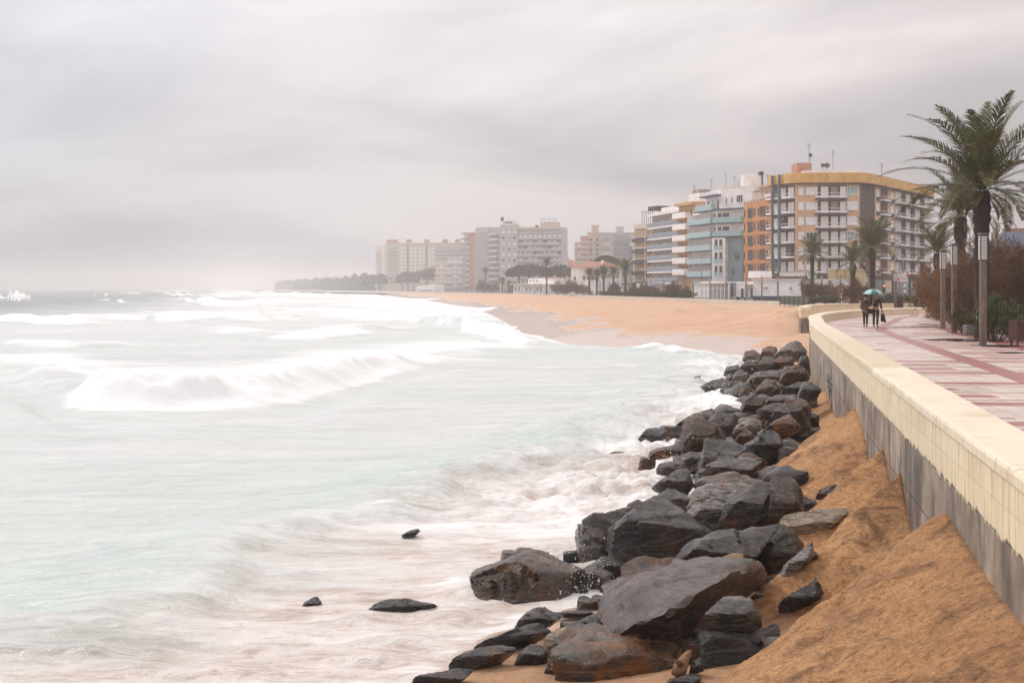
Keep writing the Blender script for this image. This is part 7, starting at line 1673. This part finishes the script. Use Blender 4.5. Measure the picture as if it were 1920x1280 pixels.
me, base, _ = hull_mesh('kerb_stone', [(sx * .42, sy * .2, z) for sx in (-1, 1) for sy in (-1, 1) for z in (0, .26)], 4, 302, .3, .02)
o = link('kerb_stone', me, mat('block_tan', (.36, .27, .19), var=.3, vscale=4, bump=.4)); x, y, _ = gp(1803, 618, .03); o.location = (x, y, .02); tag(o, 'tan stone lying behind the second lamp post', 'stone')
for k, (px, py, l) in enumerate(((1703, 575, 'brown stones piled left at the roadside planting'), (1668, 574, 'brown stone at the left end of the roadside planting'), (1716, 573, 'brown stone right of the blue sign'))):
    me, base, _ = hull_mesh('garden_stone', [(sx * .5, sy * .3, z) for sx in (-1, 1) for sy in (-.8, 1) for z in (0, .45)] + [(0, 0, .6)], 3, 310 + k, 1, .03)
    o = link('garden_stone', me, MATS['soil']); x, y, _ = gp(px, py, 0); o.location = (x, y, -.03); tag(o, l, 'stone')
def fence():
    f = FC(1463, 196, 1517, 178); z0 = float(ground_z(*f.pt(f.L / 2))[0]); B = empty('fence_panel', (f.pt(f.L/2)[0], f.pt(f.L/2)[1], z0), 0, 'dark green sheet fence on thin legs at the top of the sand', 'fence')
    gm_ = mat('green_sheet', (.045, .055, .045), rough=.6, stain=.2); n = 6
    for k in range(n): part(fbox(MB(), f, f.L * k / n + .02, f.L * (k + 1) / n - .02, -.15 + .03 * math.sin(k * 2), .98 + .04 * math.sin(k * 1.7), -.02, .02), 'sheet', gm_, B)
    for k in range(n + 1): part(MB().tube([(*f.pt(f.L * k / n, .06), z0 - .3), (*f.pt(f.L * k / n, .06), 1.02)], .035, 6), 'leg', DARK, B)
fence()
def direction_sign():
    Y = 168; f = FC(1683, Y, 1702.5, Y); B = empty('direction_board', (f.pt(f.L/2)[0], Y, 0), 0, 'white direction board with orange corners over the roadside bushes', 'sign')
    for px in (1687, 1698.5): part(MB().tube([(at(px, Y), Y + .08, 0), (at(px, Y), Y + .08, zz(490, Y))], .05, 7), 'pole', GREYM, B)
    zt, zb = zz(509, Y), zz(528.5, Y)
    part(MB().box(f.pt(0)[0], f.pt(f.L)[0], Y - .03, Y + .02, zb, zt), 'board', mat('sign_white', (.78, .74, .72), rough=.4, var=.05), B)
    og = mat('sign_orange', (.75, .20, .05), rough=.4, var=.05); gr = mat('sign_line', (.22, .17, .15), rough=.5); rd = mat('sign_red', (.45, .04, .05)); tl = mat('sign_teal', (.04, .15, .16))
    for a, b, c, d, mm, nm in ((1683, 1686.7, 520, 528.3, og, 'orange_field'), (1699, 1702.3, 513, 520.5, og, 'orange_field'), (1700, 1702.3, 509.6, 512.5, mat('sign_leaf', (.04, .16, .05)), 'green_field'), (1684, 1687.5, 510, 512, tl, 'teal_stroke'), (1688.4, 1690.5, 510, 512, tl, 'teal_stroke'), (1691, 1695, 510, 512, rd, 'red_stroke'),
                               (1684, 1690, 513.8, 514.5, gr, 'line'), (1687, 1692, 518.2, 518.7, gr, 'line'), (1688, 1695, 520.2, 520.7, gr, 'line'), (1692, 1699, 522.2, 522.8, gr, 'line'), (1688, 1700, 524.5, 524.9, gr, 'line')):
        part(MB().box(at(a, Y), at(b, Y), Y - .045, Y - .033, zz(d, Y), zz(c, Y)), nm, mm, B)
    Y = 142; B = empty('road_sign', (at(1696, Y), Y, 0), 0, 'white and blue road sign on a pale post among the bushes', 'sign')
    part(MB().tube([(at(1695.5, Y), Y + .06, 0), (at(1695.5, Y), Y + .06, zz(531, Y))], .05, 7), 'post', mat('post_straw', (.55, .42, .25)), B)
    part(MB().box(at(1693.7, Y), at(1699.3, Y), Y - .02, Y + .01, zz(548.5, Y), zz(531.5, Y)), 'plate', MATS['sign_white'], B)
    part(MB().box(at(1694, Y), at(1699, Y), Y - .035, Y - .023, zz(544, Y), zz(539.5, Y)), 'blue_field', mat('sign_blue', (.02, .07, .17), rough=.4), B)
    part(MB().box(at(1694.4, Y), at(1698.8, Y), Y - .035, Y - .023, zz(538.6, Y), zz(532.3, Y)), 'frame_field', mat('sign_grey', (.25, .26, .28)), B)
    mb = MB(); xc, zc_ = at(1696.6, Y), zz(541.8, Y); mb.add([(xc - .07, Y - .04, zc_ - .08), (xc + .07, Y - .04, zc_ - .08), (xc, Y - .04, zc_ + .09), (xc - .07, Y - .036, zc_ - .08), (xc + .07, Y - .036, zc_ - .08), (xc, Y - .036, zc_ + .09)], [(0, 1, 2), (5, 4, 3), (0, 3, 4, 1), (1, 4, 5, 2), (2, 5, 3, 0)]); part(mb, 'white_arrow', LW, B)
    part(MB().box(at(1695, Y), at(1698, Y), Y - .05, Y - .037, zz(537.2, Y), zz(533.6, Y)), 'white_field', LW, B)
direction_sign()
def traffic_light():
    Y = 200; B = empty('traffic_light', (at(1655, Y), Y, 0), 0, 'traffic light on a curved dark mast with two glowing amber lamps', 'traffic light')
    amb = lamp_mat('amber_lamp', (1.0, .25, .04), 2.2)
    arc = [(1655.5, 562), (1655.5, 530), (1655, 518), (1652, 508), (1647, 501), (1640, 497), (1630, 495), (1622, 494)]
    part(MB().tube([(at(a, Y), Y, zz(b, Y)) for a, b in arc], [.09, .08, .07, .06, .06, .05, .05, .045], 8), 'mast', DARK, B, True)
    for px, py in ((1657, 537), (1620, 495.5)):
        h = part(MB().box(at(px, Y) - .2, at(px, Y) + .2, Y - .3, Y - .06, zz(py, Y) - .75, zz(py, Y) + .35), 'signal_head', DARK, B, False, .03)
        for k in range(3):
            mb = MB().lathe([(.13, 0), (.12, .03), (.05, .06)], 14); M_ = Matrix.Translation((at(px, Y), Y - .302, zz(py, Y) + .08 - .32 * k)) @ Matrix.Rotation(PI/2, 4, 'X'); mb.v = [tuple(M_ @ Vector(q)) for q in mb.v]
            part(mb, 'signal_lens', amb if k == 0 else GLASS, h)
traffic_light()
def red_posts():
    rm = mat('red_paint', (.40, .03, .05), rough=.4)
    for k, (px, l) in enumerate(((1594, 'leftmost of three red posts beyond the wall'), (1602.5, 'middle one of three red posts beyond the wall'), (1607.5, 'rightmost of three red posts, closest to the umbrella'))):
        Y = 150; r = empty('red_post', (at(px, Y), Y, 0), 0, l, 'post', 'red posts'); MB().lathe([(.10, 0), (.10, .9), (.13, .93), (.13, 1.05), (.06, 1.12)], 12).build('shaft', rm, r); MB().lathe([(.135, .82), (.135, .88)], 12).build('band', LW, r)
    r = empty('cabinet', (at(1584, 170), 170, 0), 0, 'white utility cabinet left of the red posts', 'cabinet'); MB().box(-.42, .42, -.25, .25, 0, 1.5).build('housing', W_, r, bevel=.02); MB().box(-.46, .46, -.29, .29, 1.505, 1.57).build('lid', GREYC, r); MB().box(-.36, .36, -.262, -.252, .15, 1.4).build('door', mat('cabinet_door', (.6, .58, .56)), r)
red_posts()
def car(px, Y, col, label, rz=0.0):
    r = empty('car', (at(px, Y), Y, -.03), rz, label, 'car'); pm = mat('car_paint_' + label.split()[0], col, rough=.25, spec=.6, coat=.6, var=.05)
    prof = [(-2.05, .35), (-2.1, .62), (-1.95, .88), (-1.15, .95), (1.75, .98), (2.05, .80), (2.08, .35)]
    mb = MB(); n = len(prof); vs = [(x, y, z) for y in (-.84, .84) for x, z in prof]; mb.add(vs, [tuple(range(n)), tuple(range(n, 2*n))[::-1]] + [(i, n + i, n + (i+1) % n, (i+1) % n) for i in range(n)]); mb.build('body', pm, r, bevel=.05)
    g = [(-1.1, .96), (-.45, 1.42), (.95, 1.45), (1.65, .98)]; mb = MB(); vs = [(x, y * (1 if z < 1 else .84), z) for y in (-.78, .78) for x, z in g]; mb.add(vs, [(0, 1, 2, 3), (7, 6, 5, 4), (0, 4, 5, 1), (1, 5, 6, 2), (2, 6, 7, 3), (3, 7, 4, 0)]); mb.build('cabin_glass', GLASS, r)
    MB().box(-.45, .95, -.66, .66, 1.43, 1.48).build('roof', pm, r, bevel=.02)
    for x in (-1.3, 1.3):
        for y in (-.80, .80):
            mb = MB().lathe([(.31, -.1), (.33, -.06), (.33, .06), (.31, .1)], 16); M_ = Matrix.Translation((x, y, .33)) @ Matrix.Rotation(PI/2, 4, 'X'); mb.v = [tuple(M_ @ Vector(q)) for q in mb.v]; w_ = mb.build('wheel', DARK, r)
            mb = MB().lathe([(.19, -.11), (.19, .11)], 12); mb.v = [tuple(M_ @ Vector(q)) for q in mb.v]; mb.build('rim', GREYM, w_)
    for y in (-.6, .6): MB().box(-2.11, -2.03, y - .16, y + .16, .62, .74).build('headlight', LW, r)
car(1668, 190, (.05, .06, .07), 'dark car parked behind the roadside bushes'); car(1102, 520, (.45, .46, .47), 'pale car parked behind the palm row', .1); car(1040, 600, (.6, .6, .6), 'white van-like car parked by the long pavilion', .2)
# ------------------------------------------------------------------ people under the umbrella
def skinned(name, V, E, Rr, m, parent, sub=2):
    me = bpy.data.meshes.new(name); me.from_pydata(V, E, []); o = bpy.data.objects.new(name, me); C.objects.link(o)
    s = o.modifiers.new('skin', 'SKIN'); s.use_smooth_shade = True; d = o.modifiers.new('sub', 'SUBSURF'); d.levels = d.render_levels = sub
    for k, v in enumerate(me.skin_vertices[0].data):
        r = Rr[k]; v.radius = r if hasattr(r, '__len__') else (r, r); v.use_root = (k == 0)
    dg = bpy.context.evaluated_depsgraph_get(); new = bpy.data.meshes.new_from_object(o.evaluated_get(dg)); bpy.data.objects.remove(o)
    new.materials.clear(); new.name = name; return link(name, new, m, parent, True)
SKIN = mat('skin', (.42, .24, .17), rough=.5, var=.08); HAIRB = mat('dark_hair', (.02, .015, .012)); 
def chain(V, E, R, pts, rad, start=None):
    prev = start
    for p, r in zip(pts, rad):
        V.append(p); R.append(r)
        if prev is not None: E.append((prev, len(V) - 1))
        prev = len(V) - 1
    return prev
def hand(V, E, R, w, d, side, s=1.0, curl=.5):
    """palm, four fingers of different lengths and a thumb from the side of the palm; w wrist, d direction"""
    d = Vector(d).normalized(); sx = Vector((1, 0, 0)) * side; nrm = d.cross(sx).normalized(); w = Vector(w)
    V.append(tuple(w)); R.append(.024 * s); a = len(V) - 1
    V.append(tuple(w + d * .05 * s)); R.append((.036 * s, .018 * s)); E.append((a, a + 1)); pm = a + 1
    for k, L in enumerate((.068, .078, .072, .055)):
        b = w + d * .085 * s + nrm * 0 + sx.cross(d).cross(d) * 0 + sx * (k - 1.5) * .018 * s
        chain(V, E, R, [tuple(b), tuple(b + d * L * .5 * s + nrm * .012 * curl * s), tuple(b + d * L * (.9 - .3 * curl) * s + nrm * .045 * curl * s)], [.0095 * s, .0085 * s, .007 * s], pm)
    t = w + d * .03 * s - sx * .03 * s; chain(V, E, R, [tuple(t), tuple(t + d * .03 * s - sx * .02 * s), tuple(t + d * .055 * s - sx * .012 * s + nrm * .02 * s)], [.012 * s, .011 * s, .008 * s], a)
    return a
def person_pair():
    Yp = 74.0
    # ---- man on the right
    X = at(1642, Yp); B = empty('person', (X, Yp, 0), 0, 'man in a dark jacket and jeans holding the umbrella and a black bag', 'person', 'couple under the umbrella')
    V, E, R = [], [], []
    V.append((0, 0, 1.0)); R.append(.10)
    top = chain(V, E, R, [(0, 0, 1.2), (0, -.01, 1.40), (0, -.02, 1.52), (0, -.05, 1.60), (0, -.05, 1.68), (0, -.04, 1.75)], [.12, .11, .052, .072, .088, .06], 0)
    V.append((0, -.145, 1.635)); R.append(.013); E.append((top - 1, len(V) - 1))                         # nose
    for s in (-1, 1): V.append((s * .092, -.03, 1.655)); R.append(.016); E.append((top - 1, len(V) - 1))   # ears
    ch = 2
    el = chain(V, E, R, [(-.17, 0, 1.41), (-.24, -.06, 1.18), (-.20, -.22, 1.27)], [.055, .045, .036], ch); a = hand(V, E, R, (-.19, -.26, 1.33), (.1, -.15, 1), -1, .95, 1.0); E.append((el, a))
    el = chain(V, E, R, [(.17, 0, 1.41), (.25, .02, 1.14), (.30, -.05, .92)], [.055, .045, .036], ch); a = hand(V, E, R, (.305, -.06, .86), (.03, -.05, -1), 1, .95, .9); E.append((el, a))
    for s in (-1, 1): chain(V, E, R, [(s * .09, 0, .92), (s * .10, -.02 if s < 0 else .04, .50), (s * .10, 0 if s < 0 else .10, .09), (s * .105, -.11 if s < 0 else .0, .05)], [.08, .055, .04, .03], 0)
    skinned('body', V, E, R, SKIN, B)
    jm = mat('black_jacket', (.018, .018, .020), rough=.6, var=.3, vscale=8); tm = mat('dark_jeans', (.030, .032, .042), rough=.8, var=.25, vscale=9); sm = mat('black_leather', (.012, .012, .013), rough=.35)
    V, E, R = [(0, 0, .98)], [], [(.17, .12)]
    t = chain(V, E, R, [(0, 0, 1.12), (0, 0, 1.28), (0, 0, 1.42), (0, -.01, 1.50)], [(.165, .125), (.18, .135), (.15, .12), (.075, .07)], 0)
    for s, pts in ((-1, [(-.19, 0, 1.42), (-.25, -.06, 1.18), (-.205, -.2, 1.26)]), (1, [(.19, 0, 1.42), (.265, .02, 1.15), (.30, -.045, .93)])): chain(V, E, R, pts, [.072, .062, .05], 3)
    skinned('jacket', V, E, R, jm, B)
    V, E, R = [(0, 0, .98)], [], [(.15, .115)]
    for s in (-1, 1): chain(V, E, R, [(s * .095, 0, .88), (s * .105, -.03 if s < 0 else .05, .50), (s * .105, 0 if s < 0 else .10, .10)], [.10, .072, .06], 0)
    skinned('trousers', V, E, R, tm, B)
    for s, y in ((-1, 0), (1, .10)):
        V, E, R = [(s * .105, y + .03, .05)], [], [.048]; chain(V, E, R, [(s * .108, y - .08, .045), (s * .112, y - .17, .035)], [.046, .036], 0); skinned('shoe', V, E, R, sm, B)
    V, E, R = [(0, -.0, 1.72)], [], [.085]; chain(V, E, R, [(0, .03, 1.64), (0, -.03, 1.765)], [.075, .06], 0); skinned('hair', V, E, R, HAIRB, B)
    for s in (-1, 1): MB().lathe([(.004, -.012), (.012, 0), (.004, .012)], 8).build('eye', DARK, B, True).location = (s * .034, -.128, 1.665)
    MB().box(-.028, .028, -.004, .004, -.006, .006).build('mouth', mat('lips', (.30, .12, .10)), B).location = (0, -.118, 1.585)
    # ---- bag in his hand
    xb = X + .335; bg = empty('shopping_bag', (xb, Yp - .07, .30), 0, 'black bag with looped handles in the hand of the man', 'bag')
    MB().add([(-.10, -.06, 0), (.20, -.06, -.06), (.20, .06, -.06), (-.10, .06, 0), (-.08, -.05, .40), (.10, -.05, .36), (.10, .05, .36), (-.08, .05, .40)], [(0, 3, 2, 1), (4, 5, 6, 7), (0, 1, 5, 4), (1, 2, 6, 5), (2, 3, 7, 6), (3, 0, 4, 7)]).build('bag_body', mat('bag_black', (.012, .012, .014), rough=.3, var=.4, vscale=12), bg, bevel=.03)
    for y in (-.05, .05): MB().tube([(-.06, y, .38), (-.05, y * .4, .52), (-.02, 0, .56), (.03, y * .4, .51), (.06, y, .36)], .012, 6).build('handle', mat('bag_handle', (.35, .26, .18)), bg, True)
    MB().box(.10, .15, -.072, -.062, .16, .21).build('logo_patch', LW, bg)
    # ---- woman on the left
    X2 = at(1623, Yp + .1); W = empty('person', (X2, Yp + .1, 0), 0, 'woman in a brown coat and black scarf walking beside the man', 'person', 'couple under the umbrella')
    V, E, R = [(0, 0, .92)], [], [.09]
    top = chain(V, E, R, [(0, 0, 1.1), (0, 0, 1.28), (0, -.02, 1.38), (0, -.05, 1.45), (0, -.05, 1.53), (0, -.04, 1.60)], [.10, .09, .046, .066, .082, .056], 0)
    V.append((.01, -.14, 1.49)); R.append(.012); E.append((top - 1, len(V) - 1))
    for s in (-1, 1): V.append((s * .085, -.03, 1.505)); R.append(.014); E.append((top - 1, len(V) - 1))
    el = chain(V, E, R, [(-.15, 0, 1.27), (-.22, 0, 1.02), (-.16, -.14, .86)], [.05, .04, .032], 2); a = hand(V, E, R, (-.12, -.18, .84), (.6, -.5, -.2), -1, .85, .8); E.append((el, a))
    el = chain(V, E, R, [(.15, 0, 1.27), (.22, -.02, 1.05), (.26, -.16, 1.12)], [.05, .04, .032], 2); a = hand(V, E, R, (.27, -.20, 1.15), (.5, -.5, .5), 1, .85, .9); E.append((el, a))
    for s in (-1, 1): chain(V, E, R, [(s * .075, 0, .85), (s * .07, .03 if s < 0 else -.03, .46), (s * .055, .10 if s < 0 else 0, .09), (s * .055, .0 if s < 0 else -.1, .05)], [.075, .05, .036, .028], 0)
    skinned('body', V, E, R, SKIN, W)
    cm = mat('brown_coat', (.115, .075, .062), rough=.75, var=.3, vscale=10)
    V, E, R = [(0, 0, .62)], [], [(.20, .15)]
    chain(V, E, R, [(0, 0, .8), (0, 0, .98), (0, 0, 1.16), (0, 0, 1.29), (0, -.01, 1.37)], [(.205, .155), (.175, .14), (.18, .135), (.14, .11), (.07, .065)], 0)
    for s, pts in ((-1, [(-.18, 0, 1.28), (-.235, 0, 1.02), (-.17, -.12, .87)]), (1, [(.18, 0, 1.28), (.23, -.02, 1.06), (.26, -.14, 1.11)])): chain(V, E, R, pts, [.07, .062, .05], 4)
    skinned('coat', V, E, R, cm, W)
    V, E, R = [(0, 0, .80)], [], [(.12, .1)]
    for s in (-1, 1): chain(V, E, R, [(s * .075, 0, .68), (s * .07, .03 if s < 0 else -.03, .44), (s * .055, .10 if s < 0 else 0, .10)], [.085, .062, .05], 0)
    skinned('trousers', V, E, R, mat('black_trousers', (.014, .014, .015), rough=.7), W)
    for s, y in ((-1, .10), (1, 0)):
        V, E, R = [(s * .055, y + .03, .05)], [], [.042]; chain(V, E, R, [(s * .057, y - .07, .042), (s * .06, y - .15, .032)], [.04, .03], 0); skinned('shoe', V, E, R, sm, W)
    V, E, R = [(0, .01, 1.57)], [], [.088]; chain(V, E, R, [(0, .05, 1.47), (0, .05, 1.38)], [.078, .05], 0); V.append((0, -.03, 1.62)); R.append(.06); E.append((0, 3)); skinned('hair', V, E, R, mat('brown_hair', (.06, .035, .02)), W)
    V, E, R = [(-.10, -.06, 1.33)], [], [.06]; chain(V, E, R, [(0, -.11, 1.31), (.10, -.06, 1.34), (.06, .07, 1.37), (-.06, .07, 1.37)], [.066, .06, .055, .055], 0); skinned('scarf', V, E, R, mat('black_scarf', (.010, .010, .011), rough=.9), W)
    for s in (-1, 1): MB().lathe([(.004, -.011), (.011, 0), (.004, .011)], 8).build('eye', DARK, W, True).location = (s * .031, -.124, 1.515)
    MB().box(-.025, .025, -.004, .004, -.005, .005).build('mouth', MATS['lips'], W).location = (0, -.112, 1.44)
    hb = empty('shoulder_bag', (X2 + .17, Yp - .10, .80), 0, 'black shoulder bag hanging at the hip of the woman', 'bag'); MB().box(-.13, .13, -.05, .05, -.12, .16).build('bag_body', MATS['bag_black'], hb, bevel=.05)
    MB().tube([(-.08, 0, .15), (-.16, .02, .42), (-.27, .08, .56)], .014, 6).build('strap', mat('strap_red', (.07, .02, .02)), hb, True)
    # ---- umbrella
    xu, zu = at(1634, Yp), zz(542, Yp); U = empty('umbrella', (xu, Yp - .24, zu), 0, 'teal and pale blue umbrella held over the walking couple', 'umbrella')
    teal, pale = mat('umbrella_teal', (.045, .20, .20), rough=.5, var=.08), mat('umbrella_pale', (.50, .64, .64), rough=.5, var=.05); n = 8; Rr, H_ = .53, .27
    for k in range(n):
        vs = []; fs = []; m_ = 6
        for i in range(m_ + 1):
            t = i / m_; ang = t * math.radians(78); r = Rr * math.sin(ang) / math.sin(math.radians(78)); z = -H_ * (1 - math.cos(ang)) / (1 - math.cos(math.radians(78)))
            for j in range(4):
                a = 2 * PI * (k + j / 3) / n + .39; sag = 1 - .035 * t * math.sin(PI * j / 3); vs.append((r * sag * math.cos(a), r * sag * math.sin(a), z))
        for i in range(m_):
            for j in range(3): fs.append((i*4+j, i*4+j+1, (i+1)*4+j+1, (i+1)*4+j))
        p_ = MB().add(vs, fs).build('canopy_panel', teal if k % 2 else pale, U, True); so_ = p_.modifiers.new('thick', 'SOLIDIFY'); so_.thickness = .004
        a = 2 * PI * k / n + .39; MB().tube([(0, 0, -.02), (Rr * .55 * math.cos(a), Rr * .55 * math.sin(a), -H_ * .30), (Rr * math.cos(a), Rr * math.sin(a), -H_ - .01)], .005, 5).build('rib', DARK, U)
    MB().tube([(0, 0, .05), (0, 0, -.5), (-.005, 0, -.72)], .008, 7).build('shaft', GREYM, U); MB().tube([(-.005, 0, -.70), (-.005, 0, -.86)], .017, 8).build('handle', mat('umbrella_handle', (.4, .22, .1)), U)
person_pair()
# two gulls far out over the sea
gm_ = mat('gull_grey', (.30, .29, .29))
for px, py, Y, s, l in ((573, 282, 420, .55, 'gull in the grey sky above the sea'),):
    r = empty('gull', (at(px, Y), Y, zz(py, Y)), .4, l, 'bird'); mb = MB().tube([(0, -.3, 0), (0, -.1, .02), (0, .15, .02), (0, .35, 0)], [.03, .09, .07, .02], 8); mb.build('body', gm_, r, True)
    for s_ in (-1, 1): MB().add([(0, -.08, .03), (s_ * .35, -.12, .22), (s_ * .75, .05, .12), (s_ * .35, .06, .22), (0, .12, .03)], [(0, 1, 3, 4), (1, 2, 3)]).build('wing', gm_, r)
# ------------------------------------------------------------------ splash of the breaking water (droplets)
def splash():
    rs = np.random.RandomState(99); D, fs = ico(1); vs = []; ff = []
    for px, py, Y, n, sx, sz in ((1098, 1112, 21.0, 230, .16, .34), (1125, 1108, 21.3, 130, .26, .20), (1060, 1126, 20.7, 80, .30, .10), (985, 1132, 20.6, 60, .4, .05), (1365, 752, 55, 240, 1.1, .55), (1405, 742, 52, 130, .9, .4), (1330, 735, 60, 90, .9, .4), (1240, 648, 106, 160, 1.8, .6), (1290, 846, 34, 60, .4, .2), (1236, 862, 32.5, 60, .4, .2), (1240, 895, 29, 50, .4, .15)):
        for i in range(int(n * 1.1)):
            c = np.array([at(px, Y), Y, zz(py, Y)]) + rs.randn(3) * [sx, sx, sz] + [0, 0, abs(rs.randn()) * sz * .6]
            r = (.002 + .007 * rs.rand() ** 3) * (Y / 21) ** .7; o_ = len(vs) * 0 + len(vs); vs.extend((c + D * r * [1, 1, 1 + rs.rand()]).tolist()); ff.extend([tuple(o_ + q for q in f) for f in fs])
    me = bpy.data.meshes.new('splash'); me.from_pydata(vs, [], ff); me.shade_smooth(); tag(link('splash', me, mat('foam_white', (.9, .9, .88), rough=.5, var=.03)), kind='stuff')
splash()
